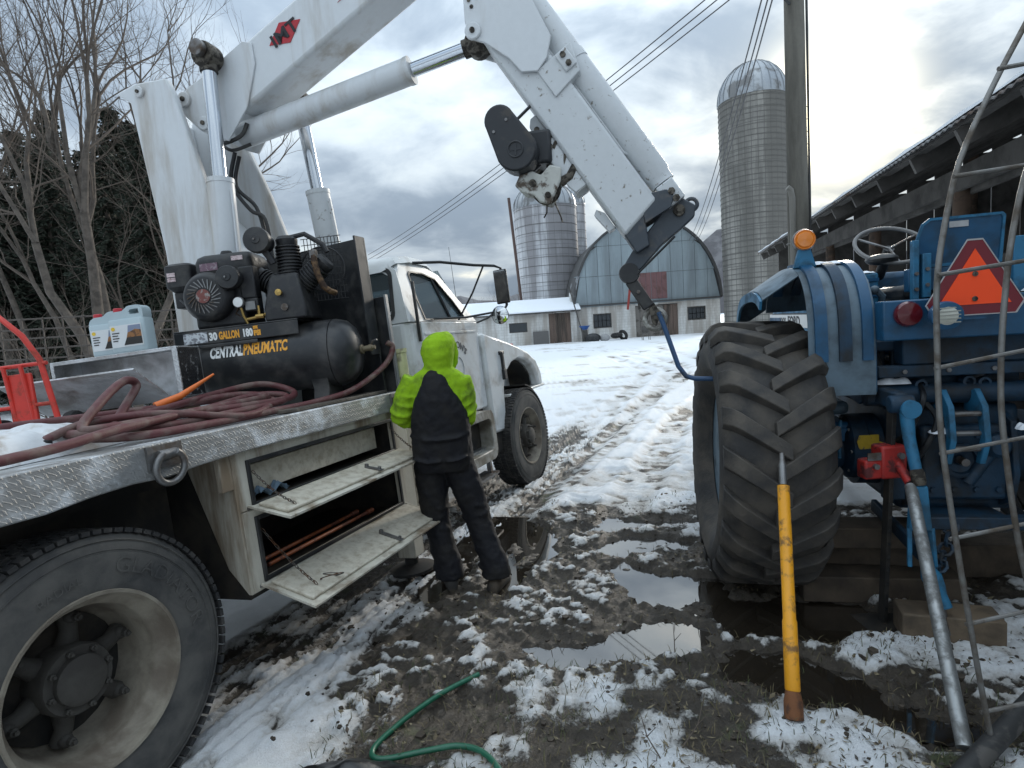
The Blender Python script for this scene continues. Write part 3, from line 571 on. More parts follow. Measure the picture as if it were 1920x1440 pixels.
# mirrors
mr = MB(); mr.tube([(2.9, .17, 2.26), (3.05, .0, 2.25), (3.22, -.22, 2.20), (3.40, -.33, 2.19), (3.47, -.36, 2.17), (3.48, -.37, 1.85), (3.45, -.35, 1.81)], .012, 8); mr.tube([(3.86, .10, 1.76), (3.6, -.12, 1.77), (3.42, -.32, 1.82)], .010, 8); mr.tube([(3.50, .12, 1.79), (3.28, -.15, 1.98), (3.30, -.27, 2.185)], .008, 8); mr.tube([(3.05, .13, 1.80), (3.2, -.1, 1.78), (3.40, -.32, 1.80)], .009, 8)
mr.build('mirror_bracket', m_black, PT)
MB().bb(3.40, 3.43, -.43, -.31, 1.86, 2.15).build('mirror_housing', m_black, PT, bevel=.01); MB().bb(3.393, 3.399, -.42, -.32, 1.87, 2.14).build('mirror_pane', m_mirr, PT)
MB().lathe([(.0, 0), (.05, .0), (.075, .02), (.078, .035)], (3.40, -.34, 1.765), (-1, 0, 0), 24).build('round_mirror', m_black, PT); MB().lathe([(.074, .036), (.05, .044), (0, .048)], (3.40, -.34, 1.765), (-1, 0, 0), 24).build('round_mirror_pane', m_mirr, PT)
MB().tube([(4.3, .5, 1.6), (4.25, .48, 2.6)], [.004, .002], 5).build('antenna', m_black, PT)
# ---------------------------------------------------------------- knuckle boom crane standing behind the cab (x along the boom, y away from the side plate, z up)
m_cw = M('white crane paint', (.62, .64, .655), .38, col2=(.38, .34, .29), amt=.28, scale=5, contrast=.3, streak=True, var=.06, bump=.04, bscale=120)
m_cw2 = M('chipped crane paint', (.58, .60, .61), .45, col2=(.20, .17, .14), amt=.19, scale=24, contrast=.10, var=.07, bump=.05)
m_cg = M('dark extension paint', (.045, .055, .068), .5, col2=(.12, .11, .10), amt=.3, scale=8, contrast=.2)
m_chr = M('cylinder rod chrome', (.55, .58, .62), .14, 1.0, var=.05)
m_grease = M('greasy pin', (.11, .095, .075), .55, .3, col2=(.03, .025, .02), amt=.5, scale=25)
dcr = np.array([3.1, -.7]); dcr /= np.linalg.norm(dcr)
CRM = Matrix(((dcr[0], -dcr[1], 0, -1.9), (dcr[1], dcr[0], 0, 4.3), (0, 0, 1, 0), (0, 0, 0, 1)))
crane = thing('knuckle_boom_crane', 'tall white folding crane with red diamond emblem, behind the truck cab', 'crane', CRM)
def cf(u, v, t): return (u, t, v)
def cpart(name, poly, y0, y1, m=m_cw, bevel=.012, par=crane, label=None): return MB().prism(poly, cf, y0, y1).build(name, m, par, bevel=bevel, label=label)
# pedestal and mast
MB().bb(-.34, .42, -.38, .38, .85, 1.35).build('pedestal', m_cw, crane, bevel=.03); MB().lathe([(.34, 0), (.36, .05), (.36, .2), (.30, .25)], (.04, 0, 1.36), (0, 0, 1), 32).build('slew_ring', m_grease, crane)
cpart('mast_side_plate', [(-.33, 1.6), (.34, 1.6), (.20, 2.2), (.06, 2.55), (-.14, 3.30), (-.19, 3.43), (-.44, 3.43), (-.60, 3.385), (-.49, 3.31), (-.36, 2.3)], -.30, -.245)
cpart('mast_side_plate', [(-.33, 1.6), (.40, 1.6), (.30, 2.2), (.12, 2.75), (-.10, 3.30), (-.16, 3.43), (-.44, 3.43), (-.49, 3.31), (-.36, 2.3)], .245, .30)
cpart('mast_back_plate', [(-.37, 2.3), (-.34, 2.3), (-.46, 3.30), (-.49, 3.31)], -.245, .245); cpart('mast_column', [(-.30, 1.6), (.26, 1.6), (.12, 2.3), (-.18, 2.6), (-.30, 2.6)], -.24, .24)
def pin(u, v, y, r=.035, sgn=-1, m=m_cw, par=crane): 
    o = MB().lathe([(r, 0), (r, .018), (r*.9, .022), (0, .022)], (u, y, v), (0, sgn, 0), 20).build('pin_boss', m, par); MB().lathe([(r*.33, 0), (r*.33, .01), (0, .01)], (u, y-.0225 if sgn < 0 else y+.0225, v), (0, sgn, 0), 12).build('grease_cap', m_grease, o); return o
pin(-.40, 3.365, -.301)
# main boom: box section rising out of the frame; cheek plates at its root
bd = nrm((.885, .465)); bnm = np.array((-bd[1], bd[0])); b0 = np.array((.02, 3.29))
def bp(s, h): p = b0+bd*s+bnm*h; return (float(p[0]), float(p[1]))
cpart('main_boom', [bp(.16, -.185), bp(2.30, -.175), bp(2.30, .165), bp(.0, .165)], -.15, .15, bevel=.025)
ck = [(-.26, 3.30), (-.14, 3.41), bp(.0, .17), bp(.42, .17), bp(.47, .12), bp(.42, -.0), bp(.22, -.19), (.13, 3.02), (.02, 3.06), (-.08, 3.12)]
cpart('boom_cheek', ck, -.165, -.151, bevel=.004); cpart('boom_cheek', ck, .151, .165, bevel=.004)
pin(-.035, 3.155, -.166, .045); pin(-.17, 3.33, -.166, .05)
# knuckle head out of the frame above, linking boom and jib
cpart('knuckle_joint', [bp(2.30, -.19), bp(2.52, -.19), bp(2.62, -.02), bp(2.52, .18), bp(2.30, .18)], -.14, .14, m_cw, .02)
# two lift cylinders either side
def cylinder(p0, p1, r, rr, split, mb_m=m_cw, y0=0, y1=None, par=crane, eye=True, label=None):
    y1 = y0 if y1 is None else y1; a = np.array((p0[0], y0, p0[1])); b = np.array((p1[0], y1, p1[1])); d_ = nrm(b-a); L = np.linalg.norm(b-a)
    o = MB().lathe([(r*.9, 0), (r, .02), (r, L*split-.03), (r*1.04, L*split-.03), (r*1.04, L*split), (rr, L*split)], a, d_, 24).build('cylinder_barrel', mb_m, par, label=label)
    MB().lathe([(rr, L*split-.002), (rr, L), (0, L)], a, d_, 20).build('cylinder_rod', m_chr, o)
    if eye: MB().lathe([(rr*1.7, -rr*1.3), (rr*1.8, -rr), (rr*1.8, rr), (rr*1.7, rr*1.3)], b, (0, 1, 0), 20).lathe([(rr*1.25, -.10), (rr*1.25, -.02)], b, d_, 16).build('rod_eye', m_grease, o)
    MB().tube([a+d_*L*split*.3+np.array((r*1.15, -.03, 0)), a+d_*L*split*.93+np.array((r*1.15, -.03, 0))], .007, 6).build('oil_line', mb_m, o)
    return o
cylinder((.15, 1.55), (.115, 3.53), .085, .045, .60, y0=-.34, y1=-.26); cylinder((.60, 1.7), (.435, 3.38), .085, .045, .62, m_cw2, y0=.34, y1=.26)
MB().lathe([(.048, -.02), (.05, -.01), (.05, .02), (.042, .025)], (.115, -.345, 3.55), (0, -1, 0), 20).build('pin_boss', m_steel, crane); MB().cyl((.115, -.31, 3.55), (.115, .31, 3.52), .035, n=16).build('lift_pin', m_grease, crane)
# extension cylinder to the jib
ec = cylinder((.12, 3.10), (1.88, 3.43), .085, .045, .74, y0=0, eye=True); 
MB().tube(smooth_path([(-.0, -.1, 3.07), (.08, -.14, 3.02), (.2, -.12, 3.06), (.24, -.1, 3.14)], 5), .014, 8).tube(smooth_path([(-.02, -.05, 3.06), (.10, -.10, 2.98), (.22, -.05, 3.02)], 5), .012, 8).build('hydraulic_hose', m_black, crane)
MB().tube(smooth_path([(.05, .0, 3.0), (-.02, .02, 2.8), (.10, .03, 2.6), (.20, .05, 2.52), (.22, .06, 2.2)], 6), .014, 8).tube(smooth_path([(.06, .03, 2.98), (.0, .04, 2.78), (.13, .06, 2.62), (.19, .05, 2.4)], 6), .014, 8).build('hydraulic_hose', m_black, crane)
# jib: box arm slanting down to the tractor
jd = nrm((2.72-2.02, 2.26-3.36)); jn = np.array((-jd[1], jd[0])); j0 = np.array((1.975, 3.57))
def jp(s, h): p = j0+jd*s+jn*h; return (float(p[0]), float(p[1]))
cpart('jib_box', [jp(.1, -.13), jp(1.62, -.13), jp(1.56, .145), jp(-.1, .145)], -.12, .12, m_cw2, .02)
ja = [(1.84, 4.30), (1.84, 3.50), (1.87, 3.40), (1.96, 3.36), (2.10, 3.25), (2.17, 3.16), (2.27, 3.15), (2.33, 3.22), (2.36, 3.34), (2.26, 3.56), (2.14, 3.85), (2.10, 4.30)]
cpart('jib_root_plate', ja, -.15, -.128, m_cw, .005); cpart('jib_root_plate', ja, .128, .15, m_cw, .005); pin(1.89, 3.435, -.151, .05)
for q in ((1.875, 3.62), (1.89, 3.58)): MB().lathe([(.012, 0), (.012, .004), (0, .004)], (q[0], -.151, q[1]), (0, -1, 0), 10).build('bolt_hole', m_grease, crane)
# extension cylinder alongside the jib
off = .235
cy0 = jp(-.15, off+.045); cy1 = jp(1.57, off+.03)
cpart('upper_bracket', [jp(-.06, .14), jp(.02, .14), jp(.05, .30), jp(-.10, .30)], -.09, .09, m_cw2, .008)
jc = MB().lathe([(.085, 0), (.088, .03), (.088, 1.40), (.078, 1.42), (.078, 1.47), (.045, 1.47), (.045, 1.60)], (jp(.02, off)[0], 0, jp(.02, off)[1]), (jd[0], 0, jd[1]), 24).build('jib_cylinder', m_cw2, crane)
for s_, l_ in ((.50, .20),):
    cpart('cylinder_clamp', [jp(s_, .02), jp(s_+l_, .02), jp(s_+l_-.03, .22), jp(s_+.0, .27)], -.135, .10, m_cw2, .006)
    MB().lathe([(.093, 0), (.093, .055)], (jp(s_+.02, off)[0], 0, jp(s_+.02, off)[1]), (jd[0], 0, jd[1]), 24).build('clamp_band', m_cw2, crane)
    cpart('clamp_plate', [jp(s_+.01, .15), jp(s_+.13, .15), jp(s_+.13, .23), jp(s_+.01, .23)], -.15, -.136, m_cw2, .01)
    for k in (.04, .10): MB().lathe([(.018, 0), (.018, .015), (0, .015)], (jp(s_+k, .19)[0], -.151, jp(s_+k, .19)[1]), (0, -1, 0), 6).build('bolt', m_grease, crane)
MB().tube([(*[jp(.0, .155)[0]], -.05, jp(.0, .155)[1]), (jp(1.2, .155)[0], -.05, jp(1.2, .155)[1]), (jp(1.26, .19)[0], -.05, jp(1.26, .19)[1])], .009, 6).build('oil_line', m_cw2, crane)
cpart('lifting_lug', [jp(.66, -.13), jp(.80, -.13), jp(.80, -.17), jp(.76, -.205), jp(.70, -.205), jp(.66, -.17)], -.03, .03, m_cw2, .006); MB().lathe([(.018, 0), (.018, .004), (0, .004)], (jp(.74, -.175)[0], -.031, jp(.74, -.175)[1]), (0, -1, 0), 12).build('lug_hole', m_grease, crane)
# dark extension stages, tip bracket
cpart('extension_stage', [(2.60, 2.40), (2.73, 2.60), (2.80, 2.45), (2.87, 2.385), (2.86, 2.22), (2.88, 2.07), (2.80, 2.03), (2.70, 2.20)], -.104, .104, m_cg, .008)
TB = [(2.84, 2.31), (2.86, 2.37), (2.99, 2.385), (3.03, 2.34), (3.01, 2.28), (2.86, 2.20)]
cpart('tip_bracket', TB, -.115, -.105, m_cg, .004); cpart('tip_bracket', TB, .105, .115, m_cg, .004)
cpart('tip_clamp', [jp(1.50, off-.06), jp(1.64, off-.06), jp(1.64, off+.05), jp(1.50, off+.05)], -.10, .10, m_cw2, .008)
for k in (.03, .08): MB().lathe([(.022, 0), (.022, .02), (0, .02)], (jp(1.54+k, off)[0], -.101, jp(1.54+k, off)[1]), (0, -1, 0), 6).build('bolt', m_grease, crane)
pin(3.06, 2.265, -.045, .035, m=m_grease)
MB().torus((3.135, 0, 2.30), (0, 1, 0), .035, .012, 20, 8).build('end_eye', m_cg, crane)
# manual stage angling back down to the hook
cpart('manual_extension', [(3.00, 2.31), (3.09, 2.335), (3.155, 2.29), (3.15, 2.225), (3.06, 2.15), (2.95, 2.07), (2.84, 1.955), (2.775, 1.90), (2.71, 1.955), (2.77, 2.045), (2.88, 2.17)], -.044, .044, m_cg, .008)
MB().tube([(3.03, -.05, 2.115), (2.80, -.05, 1.91)], .008, 6).build('rail', m_black, crane)
MB().lathe([(.06, -.05), (.065, -.03), (.065, .03), (.06, .05)], (2.75, 0, 1.92), (0, 1, 0), 20).build('tip_pivot', m_black, crane)
hd = np.array((2.87, 1.70)); MB().beam((2.755, 0, 1.875), (hd[0]-.01, 0, hd[1]), .075, .075).build('tip_link', m_black, crane, bevel=.008); MB().lathe([(.011, 0), (.011, .05), (0, .05)], (2.80, -.04, 1.80), (0, -1, 0), 10).build('link_pin', m_steel, crane)
cpart('snatch_block_cheek', [(2.855, 1.72), (2.875, 1.60), (2.90, 1.58), (2.93, 1.66), (2.89, 1.73)], -.03, .03, m_grease, .004)
MB().torus((2.895, 0, 1.625), (.1, 1, 0), .062, .016, 26, 8).build('snatch_ring', M('worn ring', (.20, .19, .17), .5, .5, col2=(.55, .54, .50), amt=.4, scale=14, contrast=.15), crane)
cpart('jib_stop', [jp(1.42, -.14), jp(1.53, -.14), jp(1.53, -.185), jp(1.39, -.20), jp(1.37, -.17)], -.05, .05, m_cw2, .004)
# winch under the jib
m_win = M('winch black', (.020, .022, .026), .5, col2=(.06, .055, .05), amt=.3, scale=7)
wc = [(2.035, 2.865), (2.125, 2.685)]
a_, b_ = np.array(wc[0]), np.array(wc[1])
def capsule(c0, c1, r0, r1, n=14): 
    c0, c1 = np.array(c0), np.array(c1); dd = nrm(c1-c0); an = math.atan2(dd[1], dd[0])
    return [tuple(c1+r1*np.array((math.cos(an+t), math.sin(an+t)))) for t in np.linspace(-PI/2, PI/2, n)]+[tuple(c0+r0*np.array((math.cos(an+t), math.sin(an+t)))) for t in np.linspace(PI/2, 1.5*PI, n)]
gc = cpart('winch_gear_case', capsule(wc[0], wc[1], .092, .125), -.26, -.10, m_win, .012); MB().torus((wc[1][0], -.261, wc[1][1]), (0, 1, 0), .045, .006, 24, 6).box((wc[1][0], -.261, wc[1][1]), (.012, .006, .07)).box((wc[1][0], -.261, wc[1][1]), (.07, .005, .012)).build('winch_emblem', m_win, gc)
for q in ((2.08, 2.86), (2.0, 2.80)): MB().lathe([(.009, 0), (.009, .006), (0, .006)], (q[0], -.2605, q[1]), (0, -1, 0), 8).build('bolt', m_steel, gc)
MB().lathe([(.12, 0), (.12, .02), (.085, .02), (.085, .18), (.12, .18), (.12, .2)], (wc[1][0]+.03, -.095, wc[1][1]+.01), (0, 1, 0), 28).build('winch_drum', m_win, crane)
for k in range(6): MB().torus((wc[1][0]+.03, -.06+k*.022, wc[1][1]+.01), (0, 1, 0), .092, .011, 24, 6).build('wire_rope_turn', m_grease, crane)
cpart('winch_mount', [jp(.86, -.13), jp(1.22, -.13), jp(1.22, -.21), jp(1.16, -.225), jp(.90, -.225), jp(.86, -.19)], -.10, -.06, m_cw2, .006); cpart('winch_mount', [jp(.86, -.13), jp(1.22, -.13), jp(1.22, -.21), jp(.86, -.21)], .08, .12, m_cw2, .006)
for s_ in (.90, 1.11): MB().lathe([(.02, 0), (.02, .012), (0, .014)], (jp(s_, -.175)[0], -.101, jp(s_, -.175)[1]), (0, -1, 0), 8).build('bolt', m_grease, crane)
MB().bb(2.16, 2.32, -.14, .10, 2.62, 2.82).build('winch_frame', m_win, crane, bevel=.02); MB().tube([(2.12, -.12, 2.90), (2.20, -.10, 2.97), (2.27, -.10, 3.0)], .010, 6).build('winch_hose', m_black, crane)
HB = [(2.085, 2.50), (2.12, 2.56), (2.20, 2.575), (2.25, 2.545), (2.31, 2.60), (2.38, 2.575), (2.37, 2.50), (2.34, 2.44), (2.30, 2.365), (2.235, 2.385), (2.20, 2.43), (2.13, 2.45)]
m_chip = M('badly chipped casting', (.50, .50, .46), .6, col2=(.10, .075, .055), amt=.42, scale=11, contrast=.12, bump=.2)
cpart('hook_block', HB, -.16, -.13, m_chip, .01); cpart('hook_block', HB, -.05, -.02, m_chip, .01)
MB().lathe([(.085, 0), (.09, .015), (.07, .04), (.09, .06), (.085, .075)], (2.27, -.128, 2.47), (0, 1, 0), 22).build('block_sheave', m_grease, crane); MB().lathe([(.022, 0), (.022, .015), (0, .015)], (2.20, -.161, 2.50), (0, -1, 0), 12).build('block_pin', m_grease, crane); MB().lathe([(.018, 0), (.018, .015), (0, .015)], (2.29, -.161, 2.42), (0, -1, 0), 12).build('block_pin', m_grease, crane)
MB().tube([(2.36, -.09, 2.50), (2.42, -.09, 2.53), (2.46, -.09, 2.60), (2.45, -.09, 2.67), (2.40, -.09, 2.66), (2.39, -.09, 2.60)], [.03, .028, .024, .02, .016, .01], 10).build('hook', m_grease, crane); MB().torus((2.38, -.09, 2.71), (0, 1, .3), .045, .013, 20, 8).build('shackle', m_grease, crane)
MB().tube([(2.28, -.05, 2.62), (2.34, -.07, 2.58), (2.30, -.09, 2.53)], .012, 6).build('wire_rope', m_grease, crane); MB().tube([(2.27, -.09, 2.40), (2.265, -.09, 2.33), (2.245, -.09, 2.30)], .005, 5).build('frayed_strand', m_grease, crane); MB().tube([(2.32, -.09, 2.38), (2.35, -.09, 2.30), (2.36, -.09, 2.26)], .005, 5).build('frayed_strand', m_grease, crane)
# emblem on the main boom
m_redp = M('red emblem', (.42, .02, .03), .45, var=.06); m_ink = M('black ink', (.012, .012, .014), .5)
em = np.array(bp(.70, .03)); dm = [(-.135, 0), (0, .075), (.135, 0), (0, -.075)]
cpart('diamond_emblem', [tuple(em+bd*a+bnm*b) for a, b in dm], -.1545, -.1505, m_redp, 0)
text_on('emblem_lettering', 'IMT', .115, lambda x, y, z: (*(lambda p: (p[0], -.1565-z, p[1]))(em+bd*(x-.105)+bnm*(y-.04)),), m_ink, crane, width=.21, bold=.0025)
cpart('boom_stripe', [bp(1.10, -.05), bp(1.25, -.035), bp(1.5, -.05)], -.1545, -.1505, m_redp, 0); cpart('diamond_emblem', [bp(.98, .07), bp(1.05, .11), bp(1.12, .07), bp(1.05, .03)], -.1545, -.1505, m_redp, 0)
# ---------------------------------------------------------------- things on the deck
def tl(x, y, z=0): return TRUCK@Vector((x, y, z))
def tframe(x, y, z, dx, dy, tilt=0.0):
    """frame standing on the deck: x along (dx,dy) in truck coordinates"""
    a = math.atan2(dy, dx); return TRUCK@Matrix.Translation((x, y, z))@Matrix.Rotation(a, 4, 'Z')@Matrix.Rotation(-tilt, 4, 'Y')
m_comp = M('compressor black', (.016, .017, .019), .38, col2=(.075, .07, .065), amt=.36, scale=5, contrast=.3, var=.15, bump=.05)
m_comp2 = M('engine black', (.013, .013, .015), .5, col2=(.05, .048, .045), amt=.35, scale=14, contrast=.25, bump=.08)
m_wht = M('white print', (.80, .80, .78), .5, var=.04); m_org = M('orange print', (.80, .36, .03), .5, var=.05); m_brass = M('brass', (.45, .30, .10), .35, .9); m_cop = M('brown discharge pipe', (.13, .075, .035), .5, .5, col2=(.05, .03, .02), amt=.5, scale=20)
comp = thing('air_compressor', 'black petrol air compressor with lettered tank, standing on the truck deck', 'compressor', tframe(1.67, .52, 1.285, .36, -.95, math.radians(-1.0)))
TR, TZ = .212, .315
tk = MB().lathe([(0, -.52), (.07, -.512), (.14, -.49), (.19, -.455), (TR, -.40), (TR, .36), (.206, .362), (TR, .366), (TR, .38), (.195, .44), (.15, .485), (.08, .512), (0, .52)], (0, 0, TZ), (1, 0, 0), 48).build('tank', m_comp, comp, smooth=45)
for x in (-.36, .22): MB().prism([(-.17, 0), (.17, 0), (.13, .10), (.15, .17), (-.15, .17), (-.13, .10)], lambda a, b, t: (t, a, b), x, x+.10).build('tank_foot', m_comp, comp, bevel=.006)
def ctext(name, txt, x0, wd, ang0, size, m, par=tk):
    def fn(x, y, z): a = ang0+y/TR; return (x0+x, -(TR+.0008+z)*math.cos(a), TZ+(TR+.0008+z)*math.sin(a))
    return text_on(name, txt, size, fn, m, par, bold=.004, width=wd)
ctext('lettering', 'CENTRAL', -.35, .20, .22, .095, m_wht); ctext('lettering', 'PNEUMATIC', -.147, .27, .22, .095, m_org)
pl = MB().bb(-.56, .20, -.19, .19, .535, .545).bb(-.56, .20, -.19, -.182, .45, .535).bb(-.56, .20, .182, .19, .45, .535).build('engine_platform', m_comp, comp, bevel=.004)
def ptext(txt, x0, wd, z0, size, m): return text_on('lettering', txt, size, lambda x, y, z: (x0+x, -.1905-z, z0+y), m, pl, bold=.003, width=wd)
ptext('30', -.345, .05, .472, .062, m_wht); ptext('GALLON', -.285, .125, .472, .062, m_org); ptext('180', -.135, .058, .472, .062, m_wht); ptext('PSI', -.072, .042, .472, .042, m_org); ptext('MAX', -.072, .03, .512, .02, m_org)
MB().bb(-.50, -.355, -.1935, -.1905, .462, .525).build('data_label', M('pale label', (.62, .64, .66), .5, col2=(.25, .25, .27), amt=.45, scale=45, contrast=.05), pl)
MB().bb(-.50, -.05, -.205, -.191, .425, .448).build('handle_bar', m_comp, comp, bevel=.006); MB().cyl((-.52, -.20, .44), (-.47, -.20, .44), .022, n=14).build('handle_end', m_steel, comp)
# engine
en = MB().bb(-.56, -.24, -.13, .15, .546, .84).build('engine_block', m_comp2, comp, bevel=.02)
en.location = (.115, 0, 0)
fc = MB().lathe([(.0, 0), (.15, 0), (.15, .05), (.125, .085), (.112, .09)], (-.44, -.125, .735), (0, -1, 0), 36).build('fan_housing', m_comp2, en)
MB().lathe([(.0, .0), (.112, .0), (.112, .012), (.05, .02), (.0, .02)], (-.44, -.205, .735), (0, -1, 0), 36).build('recoil_cover', m_comp2, en)
for k in range(22):
    a = 2*PI*k/22; MB().beam((-.44+.052*math.cos(a), -.227, .735+.052*math.sin(a)), (-.44+.102*math.cos(a+.35), -.222, .735+.102*math.sin(a+.35)), .006, .005, up=(0, 1, 0)).build('vent_rib', m_steel, en)
MB().lathe([(.042, 0), (.042, .006), (0, .008)], (-.44, -.225, .735), (0, -1, 0), 24).build('recoil_badge', M('dull badge', (.18, .05, .04), .5, col2=(.3, .28, .26), amt=.4, scale=30), en)
ft = MB().loft([[(x, y, z) for x, y in rrect(-.53+i*.5, -.17-i*.5, -.12+i*.6, .16-i*.6, .04)] for z, i in ((.855, .03), (.875, .01), (.90, 0), (.955, 0), (.985, .02), (1.0, .06))]).build('fuel_tank', m_comp2, en, smooth=40)
MB().bb(-.49, -.38, -.124, -.119, .90, .945).build('tank_badge', M('plum badge', (.16, .09, .12), .5, col2=(.30, .25, .27), amt=.4, scale=40), en); MB().bb(-.29, -.22, -.124, -.119, .945, .972).build('warning_label', M('pinkish label', (.6, .48, .48), .5, col2=(.3, .2, .2), amt=.4, scale=60), en)
MB().lathe([(.035, 0), (.038, .02), (.03, .035), (0, .035)], (-.38, .02, 1.0), (0, 0, 1), 18).build('fuel_cap', m_comp2, en)
ab = MB().loft([[(x, y, z) for x, y in rrect(-.735+i, -.565-i, -.10+i, .10-i, .03)] for z, i in ((.80, .03), (.83, 0), (.96, 0), (.975, .02))]).build('air_cleaner', m_comp2, en, smooth=40)
for z in (.905, .875): MB().bb(-.71, -.66, -.104, -.1005, z-.012, z+.012).build('warning_label', MATS['pinkish label'], en)
MB().tube([(-.64, 0, .8), (-.62, -.03, .72), (-.57, -.05, .68)], .03, 10).bb(-.70, -.60, -.07, .03, .70, .80).build('carburettor', m_comp2, en, bevel=.008); MB().tube([(-.66, -.08, .75), (-.60, -.12, .70), (-.55, -.12, .66), (-.5, -.14, .6)], .008, 6).build('fuel_line', m_black, en)
MB().bb(-.255, -.16, -.14, -.06, .70, .90).bb(-.23, -.15, -.16, -.10, .62, .70).build('control_panel', m_comp2, en, bevel=.01)
MB().bb(-.225, -.165, -.168, -.162, .63, .68).build('engine_plate', m_steel, en)
# pump
pu = MB().loft([[(x0, y0, z), (x1, y0, z), (x1, y1, z), (x0, y1, z)] for z, x0, x1, y0, y1 in ((.546, -.0, .26, -.17, .12), (.62, .0, .255, -.17, .12), (.80, .045, .225, -.15, .10), (.83, .06, .21, -.13, .08))]).build('pump_crankcase', m_comp2, comp, bevel=.012)
MB().lathe([(.022, 0), (.022, .012), (.012, .014), (0, .014)], (.13, -.168, .62), (0, -1, 0), 16).build('sight_glass', m_steel, pu); MB().lathe([(.014, 0), (.014, .03), (.02, .03), (.02, .04), (0, .045)], (.11, -.155, .71), (0, -1, 0), 12).build('oil_filler', m_brass, pu)
def fins(p0, d_, r, n, pit, name='cylinder_fins'):
    mb = MB(); p0 = np.array(p0); d_ = nrm(d_); prof = [(r*.8, 0)]
    for k in range(n): h = k*pit; prof += [(r*.8, h), (r, h+.001), (r, h+pit*.45), (r*.8, h+pit*.5)]
    prof += [(r*.85, n*pit), (r*.9, n*pit+.03), (r*.7, n*pit+.05), (0, n*pit+.05)]
    return mb.lathe(prof, p0, d_, 28).build(name, m_comp2, pu, smooth=25)
fins((.14, -.02, .82), (0, 0, 1), .075, 10, .02); fins((.20, -.03, .76), (.85, -.05, .62), .072, 9, .02); fins((.07, .0, .75), (-.85, .1, .55), .072, 8, .02)
def filt(x, y, z, r):
    o = MB().lathe([(r, 0), (r, .035), (r*.93, .045), (r*.35, .05), (r*.3, .056), (0, .056)], (x, y, z), (.12, -1, 0), 32).build('intake_filter', m_comp, pu); MB().lathe([(.006, .0), (.006, .012), (0, .012)], (x, y-.055, z), (.12, -1, 0), 8).build('filter_bolt', m_steel, pu); MB().lathe([(r*.8, 0), (r*.8, .09)], (x, y+.09, z), (.12, -1, 0), 24).build('filter_neck', m_comp2, pu); return o
filt(.02, -.16, 1.035, .078); filt(-.17, -.19, .83, .07)
MB().tube([(.02, -.12, 1.0), (.05, -.11, .95), (.07, -.10, .90)], .022, 10).tube([(-.17, -.15, .80), (-.24, -.13, .74), (-.28, -.10, .72)], .022, 10).build('intake_pipe', m_comp2, pu)
MB().tube([(.33, -.12, .93), (.335, -.14, .88), (.345, -.14, .80), (.37, -.13, .72), (.40, -.12, .69), (.42, -.08, .68)], .019, 10).build('discharge_pipe', m_cop, pu); MB().lathe([(.026, 0), (.026, .04), (.02, .05)], (.33, -.12, .90), (0, 0, 1), 8).build('pipe_nut', m_steel, pu)
MB().tube([(.14, -.02, 1.06), (.25, .0, 1.08), (.36, .0, 1.0), (.38, .0, .95)], .016, 8).build('head_pipe', m_comp2, pu)
gd = MB()
for k in range(11): gd.tube([(.22+k*.022, .06, .66), (.22+k*.022, .06, 1.06)], .0025, 4).tube([(.20, .06, .66+k*.04), (.46, .06, .66+k*.04)], .0025, 4)
gd.torus((.32, .06, .86), (0, 1, 0), .14, .006, 32, 6).build('belt_guard', m_comp2, comp)
MB().lathe([(.034, 0), (.034, .02), (.03, .024)], (-.14, -.17, .68), (0, -1, 0), 24).build('pressure_gauge', m_steel, comp); MB().lathe([(.029, 0), (0, .003)], (-.14, -.1945, .68), (0, -1, 0), 24).build('gauge_face', m_wht, comp)
MB().tube([(-.14, -.16, .65), (-.135, -.15, .60), (-.12, -.14, .55)], .009, 8).tube([(-.12, -.14, .575), (-.02, -.14, .585), (.0, -.13, .6)], .011, 8).tube([(-.04, -.15, .585), (-.04, -.15, .65)], .009, 6).lathe([(.016, 0), (.016, .05)], (-.06, -.15, .585), (1, 0, 0), 8).build('valve_fitting', m_brass, comp)
MB().tube([(-.12, -.12, .57), (-.19, -.13, .62), (-.16, -.14, .66)], .005, 6).build('copper_line', m_cop, comp)
MB().lathe([(.03, 0), (.03, .02), (.018, .022), (.018, .06), (.022, .06), (.022, .08), (.014, .085), (.014, .10)], (.51, -.02, TZ), (1, -.1, .05), 12).build('outlet_fitting', M('dull bronze', (.17, .14, .09), .5, .5), comp)
MB().tube([(.585, -.03, TZ+.02), (.60, -.04, TZ+.045), (.63, -.05, TZ+.05)], .006, 6).build('valve_lever', m_steel, comp)
# tool box with its lid folded down
tbm = tframe(1.05, .65, 1.44, .33, -.94); tb = thing('tool_box', 'open aluminium tread plate tool box with folded down lid on the truck deck', 'tool box', tbm)
L, D, Hh = .72, .21, .29
MB().bb(-L, 0, .0, D, 0, .012).build('box_floor', m_alup, tb); MB().bb(-L, 0, D-.008, D, .012, Hh-.01).build('box_back', m_alup, tb); MB().bb(-L, 0, .0, D, Hh-.01, Hh).build('box_top', m_alu, tb, bevel=.004)
MB().bb(-.008, 0.0, .0, D-.009, .013, Hh-.011).build('box_end', M('black tread plate', (.03, .03, .032), .4, .3, col2=(.25, .25, .25), amt=.3, scale=30, contrast=.1, patt='tread', bump=.7, pstr=.9), tb); MB().bb(-.018, -.0085, .01, D-.01, .013, Hh-.011).build('end_liner', m_alup, tb); MB().bb(-L, -L+.01, .0, D-.009, .013, Hh-.011).build('box_end', m_alu, tb)
fr(MB(), -L+.001, -.001, -.002, Hh+.001, -L+.02, -.03, .012, Hh-.02, -.012, -.001).build('box_front_rim', m_alu, tb, bevel=.003)
lo = np.array((0, -.80, .60)); ln = np.array((0, .60, .80))
def lp(x, r, h): p = np.array((x-.06-r*.10, -.015, .0))+nrm(lo)*r+nrm(ln)*h; return tuple(p)
